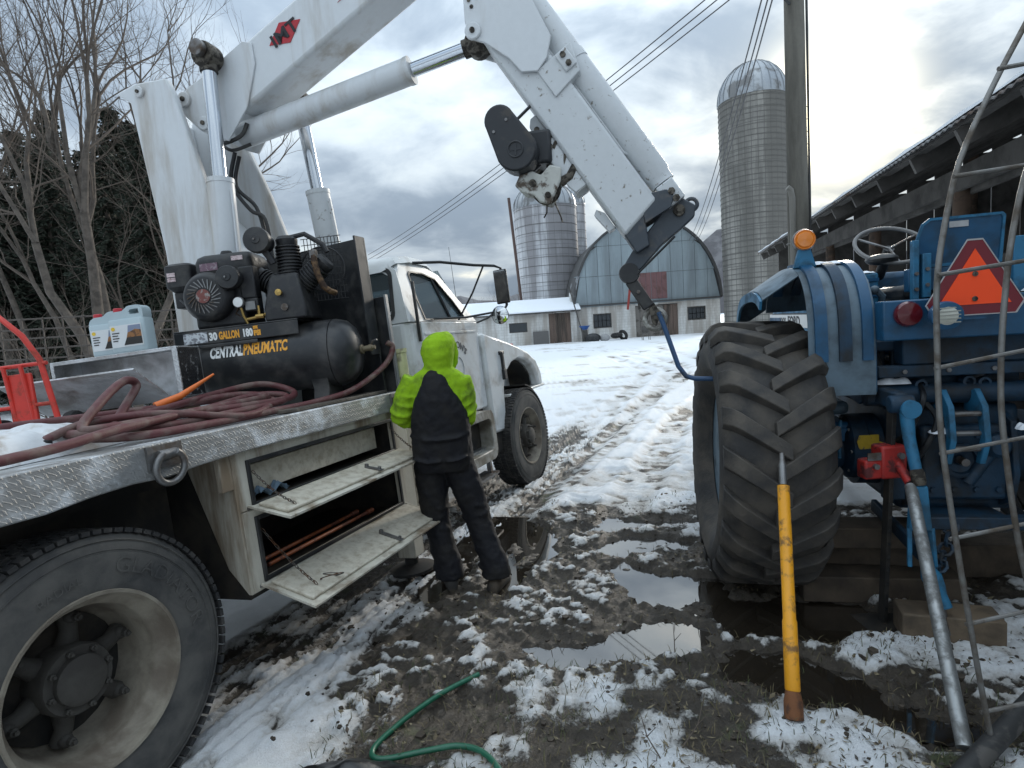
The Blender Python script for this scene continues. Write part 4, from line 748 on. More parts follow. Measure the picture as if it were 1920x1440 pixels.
ld = MB().hexa([lp(x, r, h) for x in (-L, 0) for r in (.0, .30) for h in (0, .012)]).build('lid', m_alu, tb, bevel=.003)
MB().torus(lp(-.30, .17, .016), tuple(ln), .035, .007, 24, 6).hexa([lp(x, r, h) for x in (-.325, -.275) for r in (.145, .195) for h in (.0125, .016)]).build('lid_latch', m_black, ld)
MB().bb(-.09, -.03, .195, .2, .16, .24).build('latch_plate', m_alup, tb)
for x in (-.55, -.1): MB().bb(x-.05, x+.05, .0, D, -.155, -.002).build('dunnage_block', M('rough lumber', (.20, .15, .095), .75, col2=(.10, .075, .05), amt=.5, scale=7, bump=.3, bscale=30), tb)
# two jugs
m_jug = M('pale blue jug plastic', (.50, .60, .63), .35, var=.05, transm=.15); m_cap = M('red cap', (.45, .02, .03), .4)
m_lab = M('jug label', (.70, .72, .72), .45, var=.05); m_labp = M('label picture', (.09, .07, .06), .45, col2=(.45, .24, .08), amt=.45, scale=18, contrast=.2)
def jug(m4, label):
    j = thing('plastic_jug', label, 'jug', m4, 'jugs on the tool box'); w_, d_ = .225, .13
    def body(a): return [(x, y) for x, y in rrect(-w_/2+a, w_/2-a, -d_/2+a, d_/2-a, .028)]
    MB().loft([[(x, y, z) for x, y in body(a)] for z, a in ((0, .012), (.008, .003), (.02, 0), (.205, 0), (.212, .004))]).build('jug_body', m_jug, j, smooth=45)
    # sloping shoulder with handle opening
    out_ = [(-.1115, .2125), (.1085, .2125), (.1095, .262), (.10, .283), (.08, .292), (.02, .290), (-.005, .272), (-.02, .262), (-.07, .262), (-.10, .245)]; inn = [(-.03, .228), (.03, .228), (.085, .24), (.085, .262), (.075, .27), (.05, .272), (.028, .268), (.02, .26), (.012, .25), (-.01, .24)]
    framep(resamp(out_, 40), resamp([(.028, .238), (.086, .238), (.086, .268), (.034, .268), (.024, .255)], 40), lambda a, b, t: (a, t, b), -.045, .045).build('jug_handle', m_jug, j, bevel=.006)
    MB().lathe([(.026, 0), (.026, .022), (.022, .026), (0, .026)], (-.07, 0, .262), (0, 0, 1), 20).build('jug_cap', m_cap, j)
    MB().bb(-.095, .10, -d_/2-.0025, -d_/2-.0005, .04, .175).build('label', m_lab, j); fy = lambda a, b, t: (a, t, b)
    MB().prism([(-.02, .05), (.095, .05), (.095, .095), (.002, .095), (-.005, .08)], fy, -d_/2-.005, -d_/2-.003).build('label_picture', M('label dark ground', (.02, .018, .016), .45), j); MB().prism([(.002, .0952), (.095, .0952), (.095, .135), (.06, .142), (.03, .13), (.012, .125)], fy, -d_/2-.005, -d_/2-.003).build('label_picture', M('label mountain', (.30, .13, .04), .45, col2=(.12, .06, .03), amt=.4, scale=40), j); MB().prism([(.012, .1252), (.03, .1302), (.06, .1422), (.095, .1352), (.095, .168), (.02, .168)], fy, -d_/2-.005, -d_/2-.003).build('label_picture', M('label sky', (.22, .26, .36), .45), j)
    MB().lathe([(.012, 0), (.012, .002), (0, .002)], (-.075, -d_/2-.003, .155), (0, -1, 0), 12).build('label_emblem', M('yellow emblem', (.75, .50, .04), .5), j)
    for k, wd in enumerate((.045, .035, .04, .03)): MB().bb(-.085, -.085+wd, -d_/2-.0045, -d_/2-.003, .125-k*.016, .131-k*.016).build('label_line', m_ink, j)
    return j
jug(tbm@Matrix.Translation((-.30, .10, Hh+.001))@Matrix.Rotation(.03, 4, 'Z')@Matrix.Scale(.9, 4), 'pale blue plastic jug with red cap and full front label, nearer the compressor'); jug(tbm@Matrix.Translation((-.445, .135, Hh+.001))@Matrix.Rotation(.12, 4, 'Z')@Matrix.Scale(.86, 4), 'pale blue plastic jug with red cap, half hidden behind the other jug')
# hoses
m_hose = M('dark red rubber hose', (.105, .028, .030), .6, col2=(.17, .12, .10), amt=.36, scale=9, contrast=.3, bump=.1)
hp = [(2.07, -.02, 1.62), (2.10, -.04, 1.58), (2.03, .0, 1.47), (1.75, .06, 1.35), (1.45, .10, 1.315), (1.1, .12, 1.31), (.7, .11, 1.31), (.42, .13, 1.315), (.30, .22, 1.33), (.34, .36, 1.34), (.6, .44, 1.35), (1.0, .46, 1.37), (1.30, .42, 1.40), (1.40, .30, 1.38), (1.28, .2, 1.35), (.95, .16, 1.34), (.6, .17, 1.335), (.36, .22, 1.35), (.27, .32, 1.36), (.36, .44, 1.37), (.7, .52, 1.39), (1.15, .55, 1.44), (1.42, .48, 1.46), (1.50, .33, 1.40), (1.36, .22, 1.36), (1.0, .18, 1.36), (.66, .22, 1.37), (.30, .20, 1.37), (.24, .25, 1.385), (.36, .30, 1.475), (.50, .37, 1.545), (.58, .41, 1.56), (.615, .42, 1.53), (.53, .385, 1.455), (.42, .31, 1.39), (.36, .25, 1.37), (.24, .22, 1.36), (.24, .36, 1.37), (.36, .5, 1.38), (.8, .58, 1.40), (1.2, .5, 1.42), (1.33, .36, 1.39), (1.1, .25, 1.38), (.7, .20, 1.375), (.3, .12, 1.36), (.02, .07, 1.335), (-.3, .05, 1.325)]
hose = MB().tube([tuple(tl(*p)) for p in smooth_path(hp, 9)], .0185, 10).build('air_hose', m_hose, label='dark red rubber air hose lying in loose coils on the truck deck', cat='hose')
hp2 = [(-.4, .95, 1.42), (.1, .80, 1.43), (.5, .68, 1.42), (.9, .60, 1.41), (1.2, .52, 1.40), (1.36, .38, 1.37), (1.2, .2, 1.345), (.9, .1, 1.318), (.55, .2, 1.39), (.3, .3, 1.40), (.12, .33, 1.35)]
m_fit = M('brass and steel coupling', (.22, .19, .13), .4, .8)
h2 = thing('coupled_hose', 'dark red air hose with metal coupling end, under the coils on the deck', 'hose', Matrix.Translation(tl(.1, .3, 1.3))); off_ = -np.array(tl(.1, .3, 1.3))
MB().tube([np.array(tl(*p))+off_ for p in smooth_path(hp2, 8)], .017, 10).build('hose_line', m_hose, h2)
cp_ = [np.array(tl(*p))+off_ for p in ((.16, .33, 1.352), (.06, .325, 1.345), (.0, .32, 1.342), (-.08, .315, 1.34))]
MB().tube(cp_[:2], .021, 12).build('ferrule', m_black, h2); MB().lathe([(.018, 0), (.018, .03), (.013, .032), (.013, .06), (.02, .062), (.02, .1), (.01, .11), (0, .11)], cp_[1], cp_[3]-cp_[1], 10).build('coupling', m_fit, h2)
# sacks
m_sack = M('white woven sack', (.62, .63, .64), .6, col2=(.40, .36, .32), amt=.32, scale=8, contrast=.2, bump=.25, bscale=35)
def sack(cx, cy, z0, lx, ly, h, rot, label, mark=False):
    s_ = thing('feed_sack', label, 'sack', TRUCK@Matrix.Translation((cx, cy, z0))@Matrix.Rotation(rot, 4, 'Z'), 'sacks on the deck'); n = 22; V = []; Fs = []
    r_ = np.random.default_rng(int(cx*100)+5)
    ph = r_.uniform(0, 6, 6)
    def hgt(u, v): e = max(0, (1-abs(u)**2.6)*(1-abs(v)**2.6)); return h*e**.45*(1+.16*math.sin(3.1*u+ph[0]+2*v)+.10*math.sin(7*v+ph[1]+3*u)+.06*math.sin(13*u+ph[2]))
    for sgn in (1, -1):
        for i in range(n+1):
            for j in range(n+1):
                u, v = 2*i/n-1, 2*j/n-1; z = hgt(u, v); V.append((u*lx*(1-.04*v*v), v*ly*(1-.04*u*u), z if sgn > 0 else min(.004, z*.1)))
    N = (n+1)**2
    for b in (0, N):
        for i in range(n):
            for j in range(n): q_ = (b+i*(n+1)+j, b+(i+1)*(n+1)+j, b+(i+1)*(n+1)+j+1, b+i*(n+1)+j+1); Fs.append(q_ if b == 0 else q_[::-1])
    MB().add(V, Fs).build('sack_body', m_sack, s_, smooth=0 or 80)
    if mark:
        for k in range(3): MB().box((-.1+k*.02, -.12+k*.035, hgt((-.1+k*.02)/lx, (-.12+k*.035)/ly)+.004), (.16-.03*k, .012, .004)).build('printed_bar', M('red print', (.35, .06, .08), .6), s_)
sack(.12, .55, 1.288, .34, .26, .13, .2, 'crumpled white sack at the rear end of the hose coils'); sack(.82, .72, 1.288, .40, .25, .11, -.1, 'white sack with red printed bars under the hose, before the tool box', True)
MB().prism([(-.45, 0), (.45, 0), (.45, .018), (-.45, .018)], lambda a, b, t: (a, t, b), -.07, .07).build('deck_board', M('dark wet board', (.05, .042, .034), .6, col2=(.12, .10, .08), amt=.4, scale=5, bump=.3), None, bevel=.003, label='dark narrow board lying on the deck beside the compressor', cat='board').matrix_world = TRUCK@Matrix.Translation((1.58, .06, 1.29))@Matrix.Rotation(.04, 4, 'Z')
oc = MB().tube([(0, 0, 0), (.12, -.04, .035), (.30, -.10, .13)], [.022, .018, .006], 10).build('orange_stake', M('orange plastic', (.75, .17, .03), .45, var=.08), None, label='orange tapered plastic stake leaning against the tool box', cat='stake'); oc.matrix_world = TRUCK@Matrix.Translation((.84, .62, 1.42))
# red hand truck
m_rdp = M('bright red tube paint', (.62, .045, .03), .4, col2=(.35, .05, .03), amt=.35, scale=12)
ht = thing('hand_truck', 'bright red tubular hand truck standing on the rear of the deck', 'hand truck', TRUCK@Matrix.Translation((.53, 1.1, 1.29))@Matrix.Rotation(-1.1, 4, 'Z'))
MB().tube([(-.14, 0, .1), (-.14, -.02, .55), (-.13, -.03, .63), (-.02, -.04, .66), (.06, -.03, .56), (.10, 0, .44), (.14, 0, .1)], .014, 10).build('frame_tube', m_rdp, ht)
for z, a in ((.22, 0), (.42, .0)): MB().tube([(-.14, 0, z), (.13, 0, z)], .010, 8).build('cross_bar', m_rdp, ht)
MB().tube([(-.05, 0, .1), (-.06, -.02, .42)], .010, 8).tube([(.03, 0, .1), (.02, -.02, .42)], .010, 8).build('upright_bar', m_rdp, ht); MB().bb(-.07, .05, -.01, .01, .05, .38).build('back_plate', m_rdp, ht, bevel=.005)
MB().bb(-.15, .15, -.2, 0, .0, .012).build('toe_plate', m_rdp, ht); 
for x in (-.17, .17): MB().lathe([(.06, -.025), (.08, -.02), (.085, 0), (.08, .02), (.06, .025)], (x, .06, .085), (1, 0, 0), 24).build('wheel', m_rubd, ht)
ha = thing('red_jack_arm', 'small red metal jack arm lying on the deck behind the sacks', 'jack', TRUCK@Matrix.Translation((.10, .86, 1.43))@Matrix.Rotation(-.9, 4, 'Z'))
MB().beam((-.3, 0, .03), (.05, 0, .06), .03, .03).bb(.0, .1, -.04, .04, -.02, .07).build('jack_body', m_rdp, ha, bevel=.005); MB().beam((.05, 0, -.02), (.16, .02, -.06), .025, .02).build('jack_foot', m_rdp, ha)
# tools inside the open compartments
rg = thing('blue_rag', 'crumpled blue rag in the upper compartment of the truck', 'rag', TRUCK@Matrix.Translation((.95, .05, .907))); V = []; Fs = []
for i in range(13):
    for j in range(9): V.append((i*.016-.1, j*.009-.03, .03*math.sin(i*.9+j)*math.sin(j*1.3+.5)+.03))
for i in range(12):
    for j in range(8): Fs.append((i*9+j, (i+1)*9+j, (i+1)*9+j+1, i*9+j+1))
MB().add(V, Fs).build('rag_cloth', M('faded blue cloth', (.10, .15, .20), .8, var=.2), rg, smooth=60)
pp = MB().prism([(-.12, 0), (.1, .0), (.16, .03), (.0, .05), (-.1, .03)], lambda a, b, t: (a, t+b*.6, b), 0, .002).build('paper_scrap', M('paper', (.5, .5, .48), .8), None, label='torn pale paper sticking up behind the compartment drawer panel', cat='paper'); pp.matrix_world = TRUCK@Matrix.Translation((1.02, .13, 1.06))
m_orr = M('orange bar paint', (.28, .075, .025), .5, col2=(.15, .05, .03), amt=.45, scale=10)
for k, (y, z, l) in enumerate(((.10, .56, .9), (.18, .565, .8))):
    MB().cyl((-l/2, 0, 0), (l/2, 0, 0), .011, n=10).lathe([(.016, 0), (.016, .06)], (l/2-.06, 0, 0), (1, 0, 0), 10).build('pry_bar', m_orr, None, label=('long orange bar lying just inside the lower compartment', 'long orange bar lying deeper in the lower compartment')[k], cat='bar').matrix_world = TRUCK@Matrix.Translation((1.35, y, z))
for k, x in enumerate((1.62, 1.72)):
    MB().tube([(0, 0, -.10), (0, -.02, .02), (0, 0, .10)], .012, 8).lathe([(.018, 0), (.018, .03)], (0, 0, .08), (0, 0, 1), 10).build('hanging_clevis', m_orr, None, label='orange clevis hanging at the back of the lower compartment', cat='clevis', group='clevises in the lower compartment').matrix_world = TRUCK@Matrix.Translation((x, .45, .72))
# ---------------------------------------------------------------- worker seen from behind
m_skin = M('skin', (.42, .24, .17), .5, var=.05); m_lime = M('lime fleece', (.28, .48, .016), .9, spec=.2, col2=(.11, .17, .025), amt=.33, scale=7, contrast=.3, var=.12, bump=.9, bscale=14)
m_navy = M('black duck canvas', (.006, .006, .009), .75, spec=.35, col2=(.016, .0145, .013), amt=.35, scale=6, contrast=.35, var=.25, bump=.9, bscale=11); m_boot = M('muddy boot', (.022, .020, .018), .7, col2=(.06, .045, .03), amt=.5, scale=10, bump=.2)
GZ = ground_z(-.33, 3.66)
per = thing('person', 'person in lime hooded sweatshirt and black bib overalls standing at the truck compartments', 'person', Matrix.Translation((-.34, 3.66, 0)))
cl_tex = bpy.data.textures.new('cloth folds', 'CLOUDS'); cl_tex.noise_scale = .045; cl_tex.noise_depth = 2
def soft(mb, name, m, vox, disp=0, it=6, label=None, par=per):
    o = mb.build(name, m, par, smooth=80, label=label); r = o.modifiers.new('remesh', 'REMESH'); r.mode = 'VOXEL'; r.voxel_size = vox; r.use_smooth_shade = True
    s_ = o.modifiers.new('smooth', 'SMOOTH'); s_.iterations = it; s_.factor = .6
    if disp: d_ = o.modifiers.new('folds', 'DISPLACE'); d_.texture = cl_tex; d_.strength = disp; d_.mid_level = .5; d_.texture_coords = 'LOCAL'
    return o
def ering(c, a, b, n=20, tw=0, p=2.0):
    return [(c[0]+a*np.sign(math.cos(t))*abs(math.cos(t))**(2/p), c[1]+b*np.sign(math.sin(t))*abs(math.sin(t))**(2/p), c[2]) for t in [2*PI*k/n for k in range(n)]]
sh = lambda x, y, z: (x+.34, y-3.66, z)     # world to person
HC = sh(-.455, 3.68, 1.50)
LA = [sh(-.615, 3.66, 1.355), sh(-.72, 3.67, 1.12), sh(-.60, 3.92, 1.04)]; RA = [sh(-.325, 3.66, 1.34), sh(-.305, 3.69, 1.09), sh(-.40, 3.94, 1.04)]
LLg = [sh(-.565, 3.68, .82), sh(-.555, 3.70, .43), sh(-.49, 3.66, .06)]; RLg = [sh(-.385, 3.68, .82), sh(-.285, 3.70, .43), sh(-.185, 3.63, .06)]
b = MB(); b.ball(HC, (.078, .095, .112), 16, 12); b.ball((HC[0]+.062, HC[1]+.07, HC[2]-.012), (.02, .022, .026), 8, 6); b.tube([(HC[0], HC[1], HC[2]-.08), sh(-.46, 3.66, 1.36)], .055, 12)
b.loft([ering(sh(-.465, 3.67, z), a, c_) for z, a, c_ in ((1.38, .12, .08), (1.30, .16, .10), (1.1, .14, .10), (.95, .15, .11), (.82, .15, .11))])
for A in (LA, RA): b.tube(A, [.05, .042, .028], 10)
for Lg in (LLg, RLg): b.tube(Lg, [.085, .058, .04], 12)
for A, sg in ((LA, 1), (RA, -1)):
    w_ = np.array(A[2]); f_ = nrm(w_-np.array(A[1])); sdv = np.array((1, 0, 0)); b.ball(w_+f_*.045, (.040, .045, .022), 10, 6)
    for k in range(4): base = w_+f_*.075+sdv*(k-1.5)*.019; l_ = (.062, .072, .068, .052)[k]; b.tube([base, base+f_*l_*.6+np.array((0, 0, -.006)), base+f_*l_+np.array((0, 0, -.03))], [.0095, .009, .008], 6)
    tb_ = w_+f_*.03+sdv*sg*.036; b.tube([tb_, tb_+f_*.03+sdv*sg*.014, tb_+f_*.06+sdv*sg*.008], [.011, .010, .008], 6)
soft(b, 'body', m_skin, .009, it=3)
h = MB()   # hoodie: torso, sleeves and raised hood
h.loft([ering(sh(-.465+dx, 3.67, z), a, c_, 24, p=2.3) for z, a, c_, dx in ((1.42, .075, .08, 0), (1.40, .115, .095, 0), (1.37, .16, .11, 0), (1.32, .178, .12, 0), (1.22, .172, .128, 0), (1.10, .165, .128, 0), (.98, .165, .125, 0))])
for A, r_ in ((LA, (.072, .068, .045)), (RA, (.070, .064, .045))): h.tube([A[0], (np.array(A[0])+np.array(A[1]))/2+np.array((-.015 if A is LA else .015, 0, 0)), A[1], (np.array(A[1])*.5+np.array(A[2])*.5), A[2]], [r_[0], r_[0]*.98, r_[1], r_[1]*.86, r_[2]], 16)
hx, hy, hz = HC
h.loft([ering((hx+dx, hy+dy, hz+dz), a, c_, 24) for dz, a, c_, dx, dy in ((-.135, .105, .115, .0, -.02), (-.10, .088, .10, 0, -.02), (-.06, .092, .108, 0, -.022), (-.01, .102, .122, .004, -.02), (.045, .107, .128, .006, -.012), (.085, .10, .122, .012, -.002), (.115, .078, .10, .02, .008), (.135, .04, .06, .03, .015))])
h.tube([(hx-.07, hy-.075, hz-.135), (hx, hy-.105, hz-.145), (hx+.08, hy-.07, hz-.135)], [.03, .042, .03], 10)
for A in (LA, RA):      # sleeve folds
    a0, a1, a2 = map(np.array, A)
    for t, r_ in ((.35, .073), (.6, .074), (.85, .074)):
        c_ = a0+(a1-a0)*t; ax = nrm(a1-a0); a_, b_, _ = frame(nrm(ax+np.array((.25, .3, .1)))); h.tube([c_+(a_*math.cos(q)+b_*math.sin(q))*r_ for q in np.linspace(0, 2*PI, 18)[:-1]], .012, 6, closed=True)
    for t, r_ in ((.15, .068), (.4, .062)): c_ = a1+(a2-a1)*t; a_, b_, _ = frame(nrm(a2-a1)); h.tube([c_+(a_*math.cos(q)+b_*math.sin(q))*r_ for q in np.linspace(0, 2*PI, 18)[:-1]], .011, 6, closed=True)
for k, (z0, z1, w0) in enumerate(((-.115, -.135, .10), (-.085, -.12, .098), (.02, -.03, .107))): h.tube([(hx-w0, hy-.03, hz+z0), (hx-w0*.55, hy-.10, hz+(z0+z1)/2-.012), (hx+w0*.1, hy-.125, hz+z1), (hx+w0*.75, hy-.085, hz+(z0+z1)/2)], [.008, .015, .016, .008], 6)
h.tube([(hx+.07, hy+.10, hz+.105), (hx+.102, hy+.10, hz+.05), (hx+.108, hy+.10, hz-.01), (hx+.10, hy+.09, hz-.07), (hx+.06, hy+.07, hz-.12)], .016, 8)
hd_ = soft(h, 'hooded_sweatshirt', m_lime, .009, .010, 3)
e_ = MB().tube([(hx+.085, hy+.09, hz+.06), (hx+.105, hy+.085, hz), (hx+.095, hy+.08, hz-.08), (hx+.06, hy+.08, hz-.13)], .012, 8).build('hood_edge', m_lime, per)
o_ = MB()  # bib overalls
o_.loft([ering(sh(-.475+dx, 3.645+dy, z), a, c_, 24, p=2.6) for z, a, c_, dx, dy in ((1.415, .055, .075, .01, .0), (1.37, .075, .108, .0, -.008), (1.30, .105, .125, -.0, -.012), (1.22, .145, .137, .002, -.01), (1.12, .180, .142, .005, 0), (1.02, .188, .145, .005, .01), (.92, .190, .15, .005, .015), (.84, .192, .15, .005, .02), (.76, .18, .135, .005, .03))])
for Lg, tw in ((LLg, -1), (RLg, 1)):
    a0, a1, a2 = map(np.array, Lg); o_.tube([a0+np.array((0, 0, -.02)), a0*.5+a1*.5, a1, a1*.55+a2*.45, a2+np.array((0, .0, .05)), a2+np.array((0, .0, -.01))], [.105, .102, .086, .082, .088, .10], 18)
for Lg in (LLg, RLg):     # bunched trouser folds
    a0, a1, a2 = map(np.array, Lg)
    for t, r_, tl_ in ((.75, .092, .3), (.95, .088, -.25), (1.12, .085, .3), (1.6, .083, .2), (1.78, .088, -.3), (1.9, .094, .2)):
        c_ = a0+(a1-a0)*t if t < 1 else a1+(a2-a1)*(t-1); a_, b_, _ = frame(nrm((tl_, .2*tl_, 1))); o_.tube([c_+(a_*math.cos(q)+b_*math.sin(q))*r_ for q in np.linspace(.3, 2*PI-.9, 16)], .013, 6)
o_.tube([(sh(-.655, 3.55, .86)), sh(-.56, 3.505, .84), sh(-.47, 3.50, .845)], .009, 6); o_.tube([sh(-.43, 3.50, .84), sh(-.36, 3.51, .845), sh(-.30, 3.55, .86)], .009, 6); o_.tube([sh(-.66, 3.60, 1.0), sh(-.56, 3.505, .985), sh(-.46, 3.495, .98), sh(-.36, 3.505, .985), sh(-.285, 3.6, 1.0)], .010, 6)
ov = soft(o_, 'bib_overalls', m_navy, .010, .014, 3)
MB().torus((hx, hy-.125, hz-.165), (0, 1, 0), .014, .004, 14, 6).build('back_loop', m_navy, per)
for Lg, a in ((LLg, .25), (RLg, -.35)):
    p = np.array(Lg[2]); gz = ground_z(p[0]-.34, p[1]+3.66); bt = MB(); rings = []
    for s_, w_, hh, lift in ((-.09, .03, .06, 0), (-.075, .042, .10, 0), (-.02, .046, .12, 0), (.05, .047, .095, 0), (.11, .05, .075, 0), (.155, .042, .055, 0), (.175, .02, .035, 0)):
        rings.append([(p[0]+math.sin(-a)*s_+math.cos(a)*w_*math.cos(t), p[1]+math.cos(a)*s_+math.sin(a)*w_*math.cos(t), gz+.004+hh*.5+hh*.5*math.sin(t)) for t in [2*PI*k/14 for k in range(14)]])
    bt.loft(rings).build('boot', m_boot, per, smooth=60)
# ---------------------------------------------------------------- blue tractor (x forward from the rear axle, y left, z up)
m_blue = M('tractor blue', (.005, .070, .155), .42, col2=(.010, .040, .075), amt=.38, scale=5, contrast=.3, var=.14, coat=.1, bump=.04)
m_blud = M('greasy dark blue', (.007, .034, .068), .6, col2=(.012, .014, .016), amt=.45, scale=6, contrast=.3, var=.2, bump=.2)
m_blul = M('faded light blue', (.022, .150, .275), .5, col2=(.02, .075, .125), amt=.4, scale=8, contrast=.25, var=.12)
m_grey = M('grey blue fender', (.105, .155, .195), .5, col2=(.05, .065, .075), amt=.38, scale=5, contrast=.3)
m_ttread = M('tractor tyre rubber', (.024, .023, .023), .72, col2=(.085, .072, .058), amt=.46, scale=4, contrast=.35, var=.25, bump=.4, bscale=40)
m_snow = M('snow', (.82, .85, .89), .6, var=.04, bump=.3, bscale=50)
m_smvo = M('fluorescent orange', (1.0, .075, .008), .5, var=.06, bump=0); m_smvr = M('dark red reflective', (.16, .012, .02), .35, var=.15)
TRC = fmat((2.43, 3.36, -.03), 13, 0, 0)
trac = thing('tractor', 'old blue tractor with orange warning triangle, its rear wheel being worked on', 'tractor', TRC); K = trac
def ag_tyre(cy, name='rear_tyre', lugs=True, R=.80, w=.56, sgn=1):
    rr = R-.05; hw = w/2
    o = MB().lathe([(.44, -hw*.62), (.52, -hw*.92), (.62, -hw*1.03), (rr-.06, -hw*.96), (rr-.012, -hw*.78), (rr, -hw*.4), (rr+.004, 0), (rr, hw*.4), (rr-.012, hw*.78), (rr-.06, hw*.96), (.62, hw*1.03), (.52, hw*.92), (.44, hw*.62)], (0, 0, 0), (0, 1, 0), 64, cap=False).build(name, m_ttread, K, smooth=50)
    o.location = (0, cy, R)
    MB().lathe([(.46, -hw*.6), (.43, -hw*.55), (.40, -hw*.2), (.2, -hw*.1), (.0, -hw*.1)], (0, 0, 0), (0, 1, 0), 40).lathe([(.46, hw*.6), (.43, hw*.55), (.40, hw*.2), (.2, hw*.1), (.0, hw*.1)], (0, 0, 0), (0, 1, 0), 40).build('wheel_disc', m_grey, o)
    if lugs:
        n = 21; src = {}
        for side in (1, -1):
            mb = MB(); rings = []
            for k in range(9):
                t = k/8; y = side*(-.035+t*(hw*1.0+.035)); a = t*.27; base = rr-.01 if abs(y) < hw*.75 else rr-.01-.06*((abs(y)-hw*.75)/(hw*.25))**1.5; tp = base+(.062 if t < .9 else .05); wd = .037+.012*t
                def pt(r_, da): return (math.sin(a+da)*r_, y, math.cos(a+da)*r_)
                rings.append([pt(base, -wd/base*1.25), pt(tp, -wd/tp), pt(tp, wd/tp), pt(base, wd/base*1.25)])
            s_ = mb.loft(rings).build('tread_lug', m_ttread, o, bevel=.005); src[side] = s_
            for j in range(1, n): c_ = inst(s_, o, Matrix.Rotation(2*PI*j/n, 4, 'Y'))
            if side < 0:
                s_.matrix_local = Matrix.Rotation(PI/n, 4, 'Y')
                for j, c_ in enumerate([c for c in o.children if c.name.startswith('tread_lug') and c.data == s_.data and c != s_]): c_.matrix_local = Matrix.Rotation(2*PI*(j+1.5)/n, 4, 'Y')
    return o
rt = ag_tyre(.98); rt.rotation_euler = (math.radians(2), math.radians(7), math.radians(2)); ag_tyre(-1.0, lugs=True)
for y in (.88, -.88):
    MB().lathe([(.20, -.09), (.30, -.115), (.38, -.10), (.41, -.05), (.415, 0), (.41, .05), (.38, .10), (.30, .115), (.20, .09)], (2.35, y, .42), (0, 1, 0), 40).build('front_tyre', m_ttread, K); MB().lathe([(.0, -.06), (.2, -.085), (.2, .085), (0, .06)], (2.35, y, .42), (0, 1, 0), 30).build('front_wheel_disc', m_blud, K)
MB().beam((2.35, -.85, .45), (2.35, .85, .45), .1, .12).build('front_axle', m_blud, K)
MB().tube([(2.02, .93, .16), (2.0, .95, .1), (2.0, .95, .0)], .012, 6).build('hanging_rubber_strap', m_rubd, K)
# body
MB().cyl((0, -.78, .80), (0, .78, .80), .13, n=24).build('axle_tube', m_blud, K); [MB().cyl((0, s_*.30, .80), (0, s_*.42, .80), .21, n=28).build('axle_flange', m_blud, K) for s_ in (1, -1)]
MB().bb(-.32, .7, -.29, .29, .52, 1.10).build('gear_housing', m_blud, K, bevel=.04); MB().bb(.7, 2.3, -.22, .22, .55, 1.25).build('engine', m_blud, K, bevel=.03)
MB().bb(-.30, .35, -.24, .24, 1.10, 1.27).build('hydraulic_cover', m_blud, K, bevel=.03)
MB().bb(-.40, -.321, -.20, .20, .60, 1.0).build('rear_plate', m_blud, K, bevel=.02)
MB().lathe([(.09, 0), (.09, .03), (.07, .035), (.065, .01), (.03, .0)], (-.40, .03, .82), (-1, 0, 0), 28).build('shaft_guard', m_blud, K); MB().cyl((-.40, .03, .82), (-.47, .03, .82), .02, n=10).build('output_shaft', m_steel, K)
for y in (-.15, -.05, .05, .15):
    for z in (.66, .95): MB().lathe([(.016, 0), (.016, .014), (0, .014)], (-.401, y, z), (-1, 0, 0), 6).build('plate_bolt', m_blud, K)
MB().bb(-.52, .2, -.16, .18, .50, .54).bb(-.56, -.50, -.25, .27, .495, .56).build('drawbar_frame', m_blud, K, bevel=.006)
for y in (.12, -.03): MB().prism([(-.34, 1.16), (-.44, 1.20), (-.52, 1.12), (-.55, .95), (-.50, .82), (-.46, .82), (-.50, .96), (-.47, 1.06), (-.34, 1.08)], lambda a, b, t: (a, t, b), y-.014, y+.014).build('rocker_plate', m_blul, K, bevel=.004)
for z in (1.08, .98, .90): MB().cyl((-.50, -.03, z), (-.50, .12, z), .014, n=8).build('rocker_pin', m_steel, K)
MB().cyl((-.36, -.46, 1.17), (-.36, .46, 1.17), .055, n=18).build('lift_shaft', m_blud, K)
for y, z in ((.20, 1.22), (.20, 1.15), (-.02, 1.23), (-.09, 1.22)): MB().lathe([(.03, 0), (.03, .06), (.018, .062), (.018, .03)], (-.33, y, z), (-1, 0, 0), 16).build('hydraulic_coupler', m_blud, K)
# left lift arm, rod and lower link
la = MB().beam((-.36, .40, 1.18), (-.62, .38, 1.17), .06, .09).cyl((-.62, .33, 1.16), (-.62, .44, 1.16), .045, n=16).build('lift_arm', m_blud, K, bevel=.01); MB().lathe([(.045, -.02), (.045, .02)], (-.66, .36, 1.14), (1, 0, 0), 16).build('lift_pin', m_blul, K)
lr = MB().tube([(-.64, .37, 1.15), (-.66, .365, 1.0), (-.69, .345, .84)], [.034, .028, .026], 12).build('lift_rod', m_blul, K); MB().lathe([(.026, 0), (.032, .02), (.032, .06), (.026, .08)], (-.69, .345, .85), (-.03, -.02, -.16), 12).build('rod_collar', m_grease, K)
MB().prism([(-.035, 0), (.035, 0), (.05, -.22), (-.05, -.22)], lambda a, b, t: (-.70+t+b*.06, .34+a, .77+b), -.022, .022).build('rod_sleeve', m_blul, K, bevel=.008)
for s_ in (-.045, .045): MB().beam((-.712, .338+s_, .56), (-.725, .335+s_*1.15, .37), .02, .035).build('clevis_arm', m_blul, K, bevel=.004)
MB().cyl((-.71, .338, .58), (-.74, .32, .35), .016, n=10).build('threaded_rod', m_grease, K); MB().lathe([(.03, 0), (.045, .04), (.04, .09), (.03, .13), (.03, .19)], (-.745, .318, .37), (-.08, -.10, -.3), 14).build('link_socket', m_blul, K)
MB().torus((-.77, .285, .20), (1, .2, 0), .030, .014, 18, 8).build('link_ball', m_blul, K); MB().tube([(-.77, .28, .19), (-.79, .265, .06)], .028, 12).build('pull_pin', m_steel, K)
